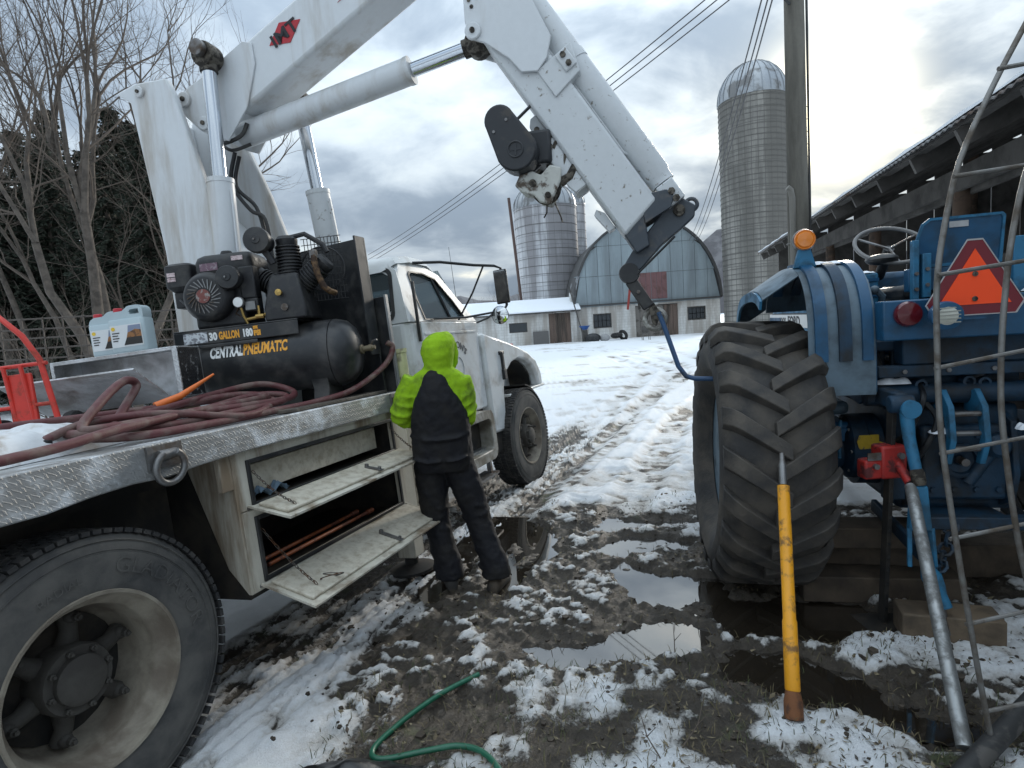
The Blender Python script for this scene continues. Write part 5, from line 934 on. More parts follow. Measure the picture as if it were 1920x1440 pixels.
MB().beam((-.1, .33, .48), (-.74, .31, .40), .03, .07).build('lower_link', m_blud, K, bevel=.006)
chain((-.735, .28, .33), (-.54, .12, .53), 'check_chain', .03, 6, K, .03, m_blud)
MB().prism([(0, 0), (.12, .01), (.135, .03), (.12, .04), (.12, .075), (.0, .08), (-.01, .05)], lambda a, b, t: (-.30, .42-a, .93+b), 0, 1).build('torn_decal', M('torn yellow decal', (.55, .36, .02), .6, col2=(.10, .10, .08), amt=.35, scale=20), K) if False else None
dc = MB(); dc.prism([(0, 0), (.10, .005), (.135, .035), (.10, .045), (.10, .085), (.0, .08), (-.012, .045)], lambda a, b, t: (t, .44-a, .84+b), -.216, -.213).build('torn_decal', M('torn yellow decal', (.55, .36, .02), .6, col2=(.10, .10, .08), amt=.35, scale=20), K)
# step, battery side, foot boards
MB().bb(-.12, .5, .45, .72, .86, .98).build('step_box', m_blue, K, bevel=.02); MB().bb(-.10, .9, .45, .76, 1.02, 1.10).build('foot_board', m_grey, K, bevel=.03)
for y in (.47, .56, .65): MB().bb(-.135, -.121, y, y+.06, .87, .95).build('step_rib', m_blue, K, bevel=.004)
MB().tube([(-.14, .52, .98), (-.16, .52, 1.0), (-.17, .53, .9), (-.17, .53, .78)], .010, 6).build('bent_rod', m_blul, K); MB().prism([(.52, .86), (.62, .86), (.58, .60), (.54, .60)], lambda a, b, t: (t, a, b), -.05, -.02).build('step_bracket', m_blud, K)
# cross beam with lamps
MB().bb(-.56, -.44, -.75, .44, 1.47, 1.67).build('cross_beam', m_blue, K, bevel=.008)
tlm = MB().lathe([(.062, 0), (.062, .02), (.054, .035), (.0, .042)], (-.561, .335, 1.60), (-1, 0, 0), 28).build('tail_lamp', m_smvr if False else M('dark tail lens', (.10, .008, .012), .2, coat=.4), K)
for s_ in (-.045, .045): MB().lathe([(.005, 0), (.005, .004), (0, .004)], (-.590, .335+s_, 1.60), (-1, 0, 0), 8).build('lens_screw', m_steel, tlm)
wl = MB().lathe([(.03, -.05), (.06, -.02), (.066, .02), (.064, .045), (.058, .047)], (-.70, .235, 1.59), (-1, .1, -.12), 28).build('work_lamp', m_blue, K); MB().lathe([(.057, .04), (.04, .048), (0, .052)], (-.70, .235, 1.59), (-1, .1, -.12), 24).build('lamp_lens', M('ribbed lens', (.55, .55, .48), .25, var=.15), wl)
for k in range(5): MB().beam((-.752, .235-.045, 1.555+k*.017), (-.752, .235+.045, 1.553+k*.017), .004, .005).build('lens_rib', M('lens rib', (.30, .30, .26), .4), wl)
# warning triangle
R_ = Matrix.Translation((-.68, .155, 1.675))
def tri_pts(o_, c_): # outer with cut corners
    P = []; 
    for k in range(3):
        a = PI/2+k*2*PI/3; v0 = np.array((math.cos(a), math.sin(a)))*o_; nx_ = np.array((math.cos(a+2*PI/3), math.sin(a+2*PI/3)))*o_; pv = np.array((math.cos(a-2*PI/3), math.sin(a-2*PI/3)))*o_
        P += [tuple(v0+(pv-v0)*c_), tuple(v0+(nx_-v0)*c_)]
    return P
sg = MB().prism(tri_pts(.268, .135), lambda a, b, t: (-.66-t, .095-a, 1.715+b), 0, .003).build('warning_sign', m_smvr, K); MB().prism([(math.cos(PI/2+k*2*PI/3)*.172, math.sin(PI/2+k*2*PI/3)*.172) for k in range(3)], lambda a, b, t: (-.664-t, .095-a, 1.715+b), 0, .002).build('orange_triangle', m_smvo, sg)
o2 = tri_pts(.272, .135); i2 = tri_pts(.263, .135); framep(o2, i2, lambda a, b, t: (-.662-t, .095-a, 1.715+b), 0, .003).build('silver_border', M('worn silver edge', (.45, .43, .42), .4, .5), sg)
for z in (.055, -.06): MB().lathe([(.012, 0), (.012, .004), (0, .005)], (-.667, .095, 1.715+z), (-1, 0, 0), 12).build('sign_bolt', m_grease, sg)
MB().bb(-.655, -.56, .04, .15, 1.56, 1.60).build('sign_bracket', m_blue, K)
# seat with tall back panel
bk = [(-.17, 1.83), (.225, 1.83), (.235, 1.93), (.20, 2.05), (.165, 2.075), (-.155, 2.075), (-.17, 2.06)]
st_ = MB().prism(bk, lambda a, b, t: (-.34-t-(b-1.8)*.12, a, b), 0, .012).build('seat_back', m_blue, K, bevel=.006); MB().bb(-.36, -.30, -.17, .25, 1.71, 1.829).build('seat_back_lower', m_blue, K, bevel=.006)
framep(bk, [(-.155, 1.845), (.215, 1.845), (.222, 1.93), (.19, 2.04), (.16, 2.062), (-.15, 2.062), (-.158, 2.05)], lambda a, b, t: (-.352-t-(b-1.8)*.12, a, b), 0, .006).build('seat_rim', m_blul, K)
MB().bb(-.40, -.361, .215, .245, 1.60, 1.97).bb(-.40, -.361, .16, .20, 1.675, 1.90).build('seat_bracket', m_blul, K, bevel=.004); MB().bb(-.40, -.361, -.30, -.20, 1.675, 1.95).bb(-.42, -.36, -.36, -.31, 1.675, 1.98).build('seat_bracket', m_blul, K, bevel=.004)
for y, z in ((.23, 1.80), (.18, 1.82), (.18, 1.74), (.23, 1.72)): MB().lathe([(.010, 0), (.010, .01), (0, .01)], (-.4005, y, z), (-1, 0, 0), 8).build('bracket_bolt', m_steel, K)
MB().lathe([(.02, 0), (.02, .004), (0, .004)], (-.3605, .11, 1.76), (-1, 0, 0), 16).build('panel_hole', m_black, K); MB().bb(-.384, -.379, -.01, .075, 2.02, 2.05).build('data_plate', m_alup, K)
MB().bb(-.30, .12, -.17, .24, 1.66, 1.75).build('seat_cushion', m_black, K, bevel=.03)
# dash, console, steering wheel, hood
MB().bb(.55, .9, -.24, .24, 1.30, 1.86).build('dash_console', m_blue, K, bevel=.04); MB().cyl((.60, .06, 1.80), (.40, .06, 2.0), .03, n=12).build('steering_column', m_black, K)
MB().torus((.38, .06, 2.02), (-.62, 0, .78), .20, .013, 36, 8).build('steering_wheel', M('grey steering rim', (.16, .155, .15), .45), K)
for k in range(3): a = k*2*PI/3+.5; a3, b3, _ = frame((-.62, 0, .78)); MB().tube([np.array((.40, .06, 2.0)), np.array((.38, .06, 2.02))+(a3*math.cos(a)+b3*math.sin(a))*.2], .008, 6).build('wheel_spoke', m_steel, K)
MB().ball((.30, .14, 1.93), (.12, .09, .035), 14, 8).build('wheel_hub_cover', m_black, K)
MB().bb(.0, .55, .26, .40, 1.62, 1.84).build('side_console', m_blul, K, bevel=.015); 
for z in (1.70, 1.745, 1.79): MB().bb(-.008, -.001, .262, .398, z, z+.018).build('console_louvre', m_blue, K)
MB().tube([(-.12, .30, 1.62), (-.16, .30, 1.70), (-.16, .33, 1.73)], .018, 8).ball((-.16, .34, 1.735), .026).bb(-.2, -.08, .24, .34, 1.60, 1.66).build('lever_bracket', m_grey, K)
hdm = MB().loft([[(x, -w_, 1.36), (x, -w_, z-.05), (x, -w_+.05, z), (x, w_-.05, z), (x, w_, z-.05), (x, w_, 1.36)] for x, w_, z in ((.92, .30, 1.72), (1.6, .30, 1.70), (2.75, .29, 1.66), (2.85, .27, 1.62))]).build('hood', m_blul, K, bevel=.008)
MB().bb(1.05, 2.80, .3005, .303, 1.49, 1.60).build('white_stripe', m_wht, hdm); MB().bb(2.3, 2.80, .3032, .305, 1.52, 1.57).build('blue_stripe', m_blue, hdm)
text_on('lettering', 'FORD', .13, lambda x, y, z: (2.02-x, .3035+z, 1.50+y*.95), m_ink, hdm, bold=.004, width=.42); text_on('lettering', '8000', .085, lambda x, y, z: (2.36-x, .3035+z, 1.515+y), m_ink, hdm, width=.26)
MB().bb(.95, 2.70, .301, .304, 1.602, 1.612).build('trim_line', m_ink, hdm)
for z, x in ((1.40, 1.0), (1.40, 1.7)): MB().bb(x, x+.6, .2995, .304, 1.38, 1.47).build('side_panel', m_blul, hdm, bevel=.003)
MB().cyl((1.5, .0, 1.70), (1.5, .0, 1.78), .05, n=16).build('air_pre_cleaner_base', m_black, K)
# left fender: folded sheet with ribs, a drooping outer wing and a beacon
fpth = [(.62, 1.64), (.52, 1.79), (.36, 1.87), (.05, 1.895), (-.18, 1.875), (-.33, 1.80), (-.42, 1.67), (-.45, 1.50), (-.46, 1.19)]
def strip(name, y0, y1, off0, m, par=K, i0=0, i1=None, th=.008, z_out=0.0, bev=.003):
    P = smooth_path([(a, 0, b) for a, b in fpth], 5); P = P[i0:i1]; A, B = [], []
    for i, p in enumerate(P):
        tn = nrm(P[min(i+1, len(P)-1)]-P[max(i-1, 0)]); nn = np.array((-tn[2], 0, tn[0])); nn = -nn if nn[2] < 0 and i < len(P)*.5 else nn
        if np.dot(nn, p-np.array((.1, 0, 1.2))) < 0: nn = -nn
        A.append(p+nn*off0); B.append(p+nn*(off0+th))
    return MB().loft([[(a[0], y0, a[2]), (a[0], y1, a[2]-z_out), (b_[0], y1, b_[2]-z_out), (b_[0], y0, b_[2])] for a, b_ in zip(A, B)]).build(name, m, par, smooth=50)
fd = strip('fender', .44, .76, 0, m_grey)
for y, wd, mm in ((.455, .05, m_blue), (.555, .06, m_blud), (.67, .06, m_blue)): strip('fender_rib', y, y+wd, .0085, mm, fd, i0=14, i1=38, th=.02); strip('fender_rib_under', y, y+wd, -.022, mm, fd, i0=4, i1=22, th=.02)
strip('fender_wing', .762, .95, .0, m_grey, fd, i0=1, i1=24, z_out=.12); strip('fender_wing_lip', .951, .965, -.05, m_blul, fd, i0=1, i1=24, th=.055, z_out=.0).location = (0, 0, -.125)
MB().prism([(.60, 1.62), (.5, 1.77), (.36, 1.85), (.05, 1.88), (-.18, 1.86), (-.32, 1.79), (-.40, 1.66), (-.43, 1.5), (-.44, 1.2), (-.2, 1.1), (.5, 1.2)], lambda a, b, t: (a, t, b), .425, .438).build('fender_side', m_blue, fd)
MB().prism([(-.06, 0), (.06, 0), (.03, .11), (-.03, .11)], lambda a, b, t: (-.16+t, .70-a, 1.89+b), -.02, .02).build('beacon_stem', m_blul, K, bevel=.006)
bc = MB().lathe([(.058, -.03), (.06, -.012), (.063, 0), (.06, .012), (.058, .03)], (-.16, .70, 2.045), (-1, .1, 0), 28).build('beacon_ring', m_steel, K); MB().lathe([(.057, .02), (.052, .034), (.046, .030), (.040, .038), (.02, .040), (0, .042)], (-.17, .70, 2.045), (-1, .1, 0), 26).build('beacon_lens', m_amber, bc); MB().lathe([(.057, .02), (.05, .034), (0, .042)], (-.15, .70, 2.045), (1, -.1, 0), 24).build('beacon_lens', m_amber, bc)
for k, (x, y, z, sx, sy, sz) in enumerate(((.05, .60, 1.905, .22, .13, .025), (.2, .32, 1.845, .2, .06, .02), (-.5, -.35, 1.68, .10, .15, .06), (-.36, .33, 1.235, .05, .09, .03), (1.7, 0, 1.71, .6, .24, .02), (-.5, -.22, 1.0, .03, .05, .03), (-.45, .14, .98, .04, .05, .02))):
    mb = MB(); rr_ = np.random.default_rng(k); n = 14; V = [];  Fs = []
    for i in range(n+1):
        for j in range(n+1):
            u, v = 2*i/n-1, 2*j/n-1; e = max(0, 1-u*u)*max(0, 1-v*v); V.append((x+u*sx*(1-.15*v*v), y+v*sy*(1-.15*u*u), z+sz*e**.35*(.8+.35*math.sin(5*u+k)+.25*math.sin(7*v+2*k))*(.99 if e > 0 else 0)-.004))
    for i in range(n):
        for j in range(n): Fs.append((i*(n+1)+j, (i+1)*(n+1)+j, (i+1)*(n+1)+j+1, i*(n+1)+j+1))
    MB().add(V, Fs).build('snow_patch', m_snow, K, smooth=70)
# denser rear: brake housings, hoses, right-hand linkage, castings, bolts
for y in (.36, -.36): MB().lathe([(.17, 0), (.19, .02), (.19, .10), (.15, .13), (.05, .135)], (-.02, y, .82), (0, 1 if y > 0 else -1, 0), 28).build('brake_housing', m_blud, K)
for k in range(8): a = 2*PI*k/8; MB().lathe([(.014, 0), (.014, .016), (0, .016)], (-.02+.165*math.cos(a), .461, .82+.165*math.sin(a)), (0, 1, 0), 6).build('housing_bolt', m_steel, K)
for k, pth in enumerate((((-.36, .2, 1.22), (-.46, .22, 1.16), (-.42, .26, 1.0), (-.30, .28, .9)), ((-.36, .2, 1.15), (-.44, .15, 1.05), (-.44, .2, .9), (-.36, .26, .75)), ((-.34, -.02, 1.24), (-.42, -.1, 1.3), (-.2, -.2, 1.4), (.1, -.2, 1.4)), ((-.3, .34, 1.26), (-.25, .36, 1.36), (-.1, .33, 1.42), (.2, .28, 1.42)))): MB().tube(smooth_path(pth, 6), .014, 8).build('hydraulic_hose', m_black, K)
MB().bb(-.44, -.36, -.42, .42, 1.27, 1.33).build('rear_tie_bar', m_blud, K, bevel=.006); MB().bb(-.42, -.30, -.30, .30, 1.33, 1.47).build('seat_riser', m_blud, K, bevel=.01)
for y in (-.22, .24): MB().prism([(-.33, .55), (-.42, .60), (-.46, .75), (-.42, 1.02), (-.33, 1.06)], lambda a, b, t: (a, t, b), y, y+.03).build('casting_rib', m_blud, K, bevel=.006)
MB().beam((-.36, -.40, 1.18), (-.64, -.38, 1.20), .06, .09).build('lift_arm', m_blul, K, bevel=.01); MB().tube([(-.64, -.38, 1.18), (-.70, -.36, .80), (-.73, -.34, .45)], [.03, .026, .03], 12).build('lift_rod', m_blul, K); MB().beam((-.1, -.33, .48), (-.78, -.34, .40), .03, .07).build('lower_link', m_blud, K, bevel=.006)
MB().bb(-.30, .5, -.44, .44, 1.40, 1.46).build('operator_platform', m_blud, K, bevel=.01); MB().bb(-.2, .5, .30, .42, 1.10, 1.40).build('platform_skirt', m_blud, K, bevel=.01); MB().bb(-.28, -.24, -.30, .30, 1.10, 1.40).build('platform_back', m_blud, K, bevel=.006)
MB().cyl((-.42, -.16, .95), (-.42, .0, .70), .03, n=12).build('pitman_rod', m_blud, K); MB().lathe([(.05, 0), (.06, .02), (.06, .08), (.04, .10)], (-.38, -.12, .90), (-1, 0, 0), 18).build('valve_cap', m_blud, K)
for y in (-.30, -.1, .1, .3): MB().lathe([(.012, 0), (.012, .012), (0, .012)], (-.441, y, 1.30), (-1, 0, 0), 6).build('tie_bar_bolt', m_steel, K)
MB().bb(-.46, -.40, .30, .40, .62, .80).build('stabiliser_bracket', m_blud, K, bevel=.008)
# ---------------------------------------------------------------- things round the tractor
def gp(px, py, Y): dd = CF+CR*((px-960)/FPX)+CU*((720-py)/FPX); return np.array(Vector((0, 0, CAMH))+dd*(Y/dd.y))
def gz(x, y): return ground_z(x, y)
def rod(p0, p1, r, n=14): return MB().cyl(p0, p1, r, n=n)
yb = Vector((1.02, 2.14, gz(1.02, 2.14))); yt = Vector(gp(1466, 850, 2.62))
dv = np.array(yt-yb); Ly = float(np.linalg.norm(dv)); dv /= Ly
yh = thing('jack_handle', 'yellow painted tubular jack handle leaning against the tractor tyre', 'jack handle', Matrix.Translation(yb))
MB().lathe([(.026, .10), (.029, .105), (.029, .36), (.0255, .37), (.0255, Ly*.86), (.022, Ly*.86)], (0, 0, 0), dv, 20).build('yellow_tube', M('yellow paint', (.74, .32, .012), .42, col2=(.22, .11, .03), amt=.36, scale=16, contrast=.14, var=.16, bump=.06), yh)
MB().lathe([(.016, Ly*.865), (.016, Ly*.95), (.011, Ly*.97), (.011, Ly)], (0, 0, 0), dv, 14).build('steel_tip', m_steel, yh); MB().lathe([(.0, -.01), (.036, .0), (.036, .06), (.028, .10)], (0, 0, 0), dv, 12).build('rusty_socket', M('rust', (.16, .06, .02), .8, col2=(.07, .03, .015), amt=.5, scale=20, bump=.3), yh)
jk = thing('high_lift_jack', 'red and black upright farm jack with galvanised pipe over its handle', 'jack', Matrix.Translation((1.87, 2.92, gz(1.87, 2.92))))
MB().beam((0, 0, 0), (.055, .0, 1.22), .022, .05, up=(0, 1, 0)).build('upright_bar', m_dark, jk, bevel=.003)
for k in range(16): MB().lathe([(.008, 0), (.008, .002), (0, .002)], (.004+k*.0033, -.0125 if False else -.026, .10+k*.07), (0, -1, 0), 8).build('bar_hole', m_black, jk)
m_jr = M('red jack casting', (.38, .025, .02), .5, col2=(.10, .02, .02), amt=.4, scale=14, bump=.1)
MB().bb(-.03, .10, -.05, .05, .80, .97).bb(-.11, -.02, -.04, .04, .80, .90).build('lift_mechanism', m_jr, jk, bevel=.012); MB().bb(-.10, -.03, -.045, -.041, .90, .94).build('mechanism_plate', m_steel, jk); MB().cyl((-.06, -.06, .87), (-.06, .06, .87), .014, n=10).build('mechanism_pin', m_steel, jk); MB().cyl((.06, -.07, .92), (.06, .07, .92), .016, n=10).build('mechanism_pin', m_steel, jk)
MB().bb(-.12, .12, -.09, .09, .0, .018).build('jack_base', m_dark, jk); MB().tube([(.06, -.03, .88), (.05, -.14, .80)], .022, 12).build('handle_socket', m_jr, jk)
pe = np.array((1.53, 1.93, gz(1.53, 1.93)+.02))-np.array((1.87, 2.92, gz(1.87, 2.92))); MB().tube([(.045, -.15, .79), tuple(pe)], .027, 16).build('pipe_handle', M('galvanised pipe', (.30, .31, .31), .42, .7, col2=(.17, .17, .165), amt=.45, scale=18, contrast=.2), jk)
m_wood = M('old timber', (.085, .062, .042), .8, col2=(.035, .026, .019), amt=.5, scale=4, contrast=.35, bump=.4, bscale=22); m_wood2 = M('sawn timber', (.145, .105, .068), .75, col2=(.07, .052, .035), amt=.45, scale=5, contrast=.3, bump=.35, bscale=26)
def timber(loc, sz, rot, m, label):
    o = MB().box((0, 0, sz[2]/2), sz).build('timber_block', m, None, bevel=.008, label=label, cat='timber', group='cribbing timbers under the tractor'); o.matrix_world = TRC@Matrix.Translation(loc)@Matrix.Rotation(rot, 4, 'Z'); return o
timber((-.28, .38, .0), (.20, .82, .15), .02, m_wood, 'dark timber at the bottom of the crib under the tractor axle'); timber((-.10, .40, .151), (.22, .78, .14), -.03, m_wood, 'dark timber laid in the middle of the crib under the axle'); timber((-.22, .42, .292), (.2, .70, .12), .03, m_wood, 'dark timber on top of the crib under the axle'); timber((-.72, .22, .01), (.17, .42, .14), -.12, m_wood2, 'pale sawn timber block on the mud below the lift arm'); timber((.1, -.3, .0), (.2, .9, .2), .1, m_wood, 'dark timber under the far side of the tractor')
# blue bent bar hooked on the snatch ring
bb_ = [(.93, 3.60, 1.665), (.95, 3.585, 1.60), (1.02, 3.53, 1.33), (1.055, 3.50, 1.27), (1.10, 3.47, 1.255), (1.22, 3.42, 1.25)]
MB().tube([np.array(p)-np.array(bb_[0]) for p in bb_], [.014, .015, .015, .015, .015, .014], 12).build('bent_bar', M('blue painted bar', (.018, .06, .14), .45, col2=(.015, .03, .06), amt=.3, scale=12), None, label='blue bent steel bar hanging from the crane ring to the tractor tyre', cat='bar').location = bb_[0]
# wire mesh gate
m_gal = M('dull galvanised rod', (.21, .205, .195), .5, .6, col2=(.12, .10, .08), amt=.45, scale=10, contrast=.3)
g0 = gp(1870, 1440, 1.9); gt = thing('mesh_gate', 'bent galvanised rod mesh gate standing in front of the tractor', 'gate', Matrix.Translation((float(g0[0]), 1.9, 0))); go = np.array((g0[0], 1.9, 0))
colA = [(2010, -120, 2.02), (1920, 50, 2.0), (1860, 165, 1.98), (1800, 300, 1.96), (1770, 430, 1.94), (1757, 530, 1.93), (1757, 640, 1.92), (1765, 820, 1.91), (1800, 1060, 1.9), (1840, 1290, 1.9), (1872, 1450, 1.9)]
colB = [(2010, 150, 2.0), (1935, 290, 1.98), (1900, 430, 1.96), (1884, 560, 1.95), (1877, 680, 1.94), (1880, 800, 1.93), (1905, 990, 1.92), (1930, 1110, 1.92), (1990, 1400, 1.92)]
for c_, r_ in ((colA, .0092), (colB, .0092), ([(x+190, y+30, Y+.03) for x, y, Y in colB], .0092)):
    MB().tube([gp(*p)-go for p in smooth_path(c_, 4)], r_, 10).build('upright_rod', m_gal, gt)
for (xa, ya), (xb, yb_) in (((1876, 128), (2150, 70)), ((1792, 330), (2150, 268)), ((1762, 515), (2150, 445)), ((1757, 690), (2150, 604)), ((1767, 850), (2150, 770)), ((1785, 1010), (2150, 930)), ((1815, 1170), (2150, 1090)), ((1843, 1335), (2150, 1265))):
    MB().tube([gp(xa-4, ya+1, 1.915)-go, gp((xa+xb)/2, (ya+yb_)/2+3, 1.93)-go, gp(xb, yb_, 1.96)-go], .0072, 8).build('cross_rod', m_gal, gt)
pp0, pp1 = gp(1760, 1500, 1.78), gp(1960, 1290, 2.02); MB().tube([np.zeros(3), pp1-pp0, (pp1-pp0)*2.2], .034, 14).build('black_pipe', M('black pipe', (.018, .018, .018), .6, col2=(.06, .055, .05), amt=.4, scale=9), None, label='black pipe propped low across the foot of the mesh gate', cat='pipe').location = pp0
# garden hose and tarp
m_grn = M('green garden hose', (.012, .10, .055), .35, col2=(.03, .13, .08), amt=.3, scale=20)
gh = [(-.25, 2.60), (-.39, 2.50), (-.51, 2.37), (-.6, 2.24), (-.645, 2.13), (-.60, 2.085), (-.43, 2.11), (-.29, 2.12), (-.18, 2.04), (-.10, 1.85), (-.1, 1.6)]
ghp = smooth_path([(x, y, 0) for x, y in gh], 6); gzs = np.array([gz(p[0], p[1]) for p in ghp]); gzs = np.convolve(np.pad(gzs, 9, mode='edge'), np.ones(19)/19, 'valid'); MB().tube([(p[0], p[1], gzs[i]+.022) for i, p in enumerate(ghp)], .0115, 10).build('garden_hose', m_grn, None, label='green garden hose curling over the snowy ground', cat='hose')
V = []; Fs = []; n = 26
for i in range(n+1):
    for j in range(n+1):
        u, v = i/n, j/n; x = -.98+u*.55; y = 1.72+v*.36-.10*(u-.5)**2*1.6; V.append((x, y, gz(x, y)+.012+.05*math.sin(PI*u)**.5*math.sin(PI*min(1, v*1.0))**.4*(1+.4*math.sin(9*u+4*v)+.3*math.sin(14*v-5*u))))
for i in range(n):
    for j in range(n): Fs.append((i*(n+1)+j, (i+1)*(n+1)+j, (i+1)*(n+1)+j+1, i*(n+1)+j+1))
MB().add(V, Fs).build('plastic_sheet', M('black plastic', (.012, .012, .013), .3, bump=.2, bscale=25), None, label='crumpled black plastic sheet on the snow under the green hose', cat='plastic sheet', smooth=50)
# ---------------------------------------------------------------- farmyard behind
def gxy(px, Y): return float(gp(px, 600, Y)[0])
def zat(px, py, Y): return float(gp(px, py, Y)[2])
def brickish(name, c1, c2, mortar, bw, bh, rough=.8, stain=(.1, .1, .1), samt=.35, msize=.02, streak=True, bump=.5, axes='xz', sscale=.9):
    m = bpy.data.materials.new(name); m.use_nodes = True; t = NT(m.node_tree); P = t.n['Principled BSDF']; co = t.node('ShaderNodeTexCoord').outputs['Object']
    sp = t.node('ShaderNodeSeparateXYZ', i_Vector=co)
    if axes == 'xz': v = t.node('ShaderNodeCombineXYZ', i_X=sp.outputs[0], i_Y=sp.outputs[2], i_Z=0.0).outputs[0]
    else:
        an = t.math('MULTIPLY', t.math('ARCTAN2', sp.outputs[1], sp.outputs[0]), axes); v = t.node('ShaderNodeCombineXYZ', i_X=an, i_Y=sp.outputs[2], i_Z=0.0).outputs[0]
    b = t.node('ShaderNodeTexBrick', i_Vector=v, i_Color1=(*c1, 1), i_Color2=(*c2, 1), i_Mortar=(*mortar, 1), i_Scale=1.0); b.inputs['Mortar Size'].default_value = msize; b.inputs['Brick Width'].default_value = bw; b.inputs['Row Height'].default_value = bh; b.inputs['Mortar Smooth'].default_value = .3
    nz = t.noise(t.vmath('MULTIPLY', co, (1, 1, .13 if streak else 1)), sscale, 7, .65, .3); f = t.math('MULTIPLY', t.sstep(nz, .5-samt*.35, .72-samt*.35), .8)
    t.put(P.inputs['Base Color'], t.mix(f, b.outputs[0], stain)); P.inputs['Roughness'].default_value = rough
    bp_ = t.node('ShaderNodeBump', i_Strength=bump, i_Distance=.02, i_Height=b.outputs[1]); bp_.invert = True; b.offset = 0.0 if axes != 'xz' else .5; m.node_tree.links.new(bp_.outputs[0], P.inputs['Normal']); return m
m_stave = brickish('concrete staves', (.33, .315, .285), (.25, .24, .22), (.13, .125, .115), .42, .85, stain=(.10, .095, .085), samt=.46, msize=.022, axes=2.27, sscale=.55)
m_stave2 = brickish('weathered silver staves', (.75, .76, .78), (.60, .61, .63), (.3, .3, .31), .6, .9, stain=(.16, .15, .155), samt=.46, axes=2.6, sscale=.45)
m_block = brickish('painted block', (.70, .70, .68), (.64, .64, .62), (.50, .50, .48), .42, .21, stain=(.32, .28, .24), samt=.30, msize=.012, bump=.2)
m_hoop = M('silo hoop', (.15, .145, .135), .7, .3); m_dome = M('silo dome metal', (.36, .38, .40), .4, .6, col2=(.22, .22, .22), amt=.4, scale=.8)
m_siding = M('weathered blue siding', (.27, .325, .35), .6, col2=(.18, .21, .225), amt=.42, scale=.9, contrast=.35, var=.12, vscale=3, streak=True); m_barnred = M('faded red door', (.17, .085, .085), .75, col2=(.12, .06, .055), amt=.4, scale=1.5)  # siding base colour lightened to stand in for distance haze
m_win = M('dusty dark pane', (.04, .045, .05), .55, var=.2, vscale=3); m_trim = M('grey trim', (.09, .085, .08), .8, col2=(.05, .045, .04), amt=.4, scale=3); m_brwd = M('brown boards', (.14, .10, .08), .8, col2=(.07, .055, .045), amt=.45, scale=2, streak=True)
# gothic barn
BY = 46.0; bx0, bx1 = gxy(1080, BY), gxy(1351, BY); bc_ = (bx0+bx1)/2; bh_ = (bx1-bx0)/2; gzb = ground_z(bc_, BY)
apex = zat(1215, 412, BY); eave = zat(1215, 567, BY)
barn = thing('gothic_barn', 'round roofed barn with blue grey siding over a white block wall', 'barn', Matrix.Translation((bc_, BY, gzb))); apex -= gzb; eave -= gzb
def garch(k=15):
    P = []
    for t in np.linspace(0, 1, k): P.append((bh_*math.cos(t*PI/2)**.88, eave+(apex-eave)*math.sin(t*PI/2)**1.08))
    mx = max(p[0] for p in P); P = [(min(a, bh_*1.02), b) for a, b in P]; return P
ga = garch(); full = [(a, b) for a, b in ga]+[(-a, b) for a, b in ga[::-1][1:]]
def ahalf(z): 
    zs = [b for a, b in ga]; as_ = [a for a, b in ga]; return float(np.interp(z, zs, as_))
# siding sheets, three courses
crs = [eave, eave+(apex-eave)*.36, eave+(apex-eave)*.72, apex]
for r_ in range(3):
    z0, z1 = crs[r_], crs[r_+1]; x = -bh_
    while x < bh_-.01:
        x1 = min(x+.95, bh_); 
        pts = []
        for xx in (x+.012, (x+x1)/2, x1-.012):
            zt = z1
            if ahalf(z1) < abs(xx): 
                zz_ = np.linspace(z0, z1, 60); ok = [q for q in zz_ if ahalf(q) >= abs(xx)]; zt = ok[-1] if ok else z0
            pts.append((xx, zt))
        if max(p[1] for p in pts)-z0 > .15: MB().prism([(x+.012, z0+.01), (x1-.012, z0+.01)]+[(p[0], max(p[1]-.015, z0+.02)) for p in pts[::-1]], lambda a, b, t: (a, t, b), -.03, .02).build('siding_sheet', m_siding, barn, smooth=0)
        x = x1
MB().prism(full, lambda a, b, t: (a, t, b), .05, .12).build('gable_backing', m_trim, barn); MB().prism([(-bh_, -.6)]+[(-a, b) for a, b in ga]+[(a, b) for a, b in ga[::-1][1:]]+[(bh_, -.6)], lambda a, b, t: (a, t, b), 23.8, 24.0).build('back_wall', m_trim, barn); 
rp = [(a*1.03, b+.12) for a, b in full]; framep(rp, full, lambda a, b, t: (a, t, b), -.25, 24).build('arched_roof', M('dark roof', (.06, .06, .06), .7, col2=(.5, .52, .55), amt=.25, scale=.3), barn)
# lower wall with openings
wall = MB(); ops = [(-4.35, -2.9, .9, eave-.62), (-1.0, 2.35, 0, eave-.2), (3.1, 4.55, 1.05, eave-.55)]; ops = [(a*bh_/5.7, b*bh_/5.7, c_, d_) for a, b, c_, d_ in ops]; xs_ = [-bh_]+[v for o_ in ops for v in o_[:2]]+[bh_]
for i in range(0, len(xs_), 2): wall.bb(xs_[i], xs_[i+1], -.02, .25, -.6, eave-.002)
for a, b, c_, d_ in ops:
    if c_ > 0: wall.bb(a, b, -.02, .25, -.6, c_)
    wall.bb(a, b, -.02, .25, d_, eave-.002)
wall.bb(-bh_, -bh_+.25, .25, 24, -.6, eave).bb(bh_-.25, bh_, .25, 24, -.6, eave).build('block_wall', m_block, barn, smooth=0)
for a, b, c_, d_ in (ops[0], ops[2]):
    fr(MB(), a, b, c_, d_, a+.08, b-.08, c_+.08, d_-.08, .0, .1).build('window_frame', m_trim, barn)
    nx_ = 4
    for i in range(nx_):
        for j in range(2): w0 = (b-a-.16)/nx_; h0 = (d_-c_-.16)/2; MB().bb(a+.08+i*w0+.02, a+.08+(i+1)*w0-.02, .06, .08, c_+.08+j*h0+.02, c_+.08+(j+1)*h0-.02).build('window_pane', m_win, barn, smooth=0)
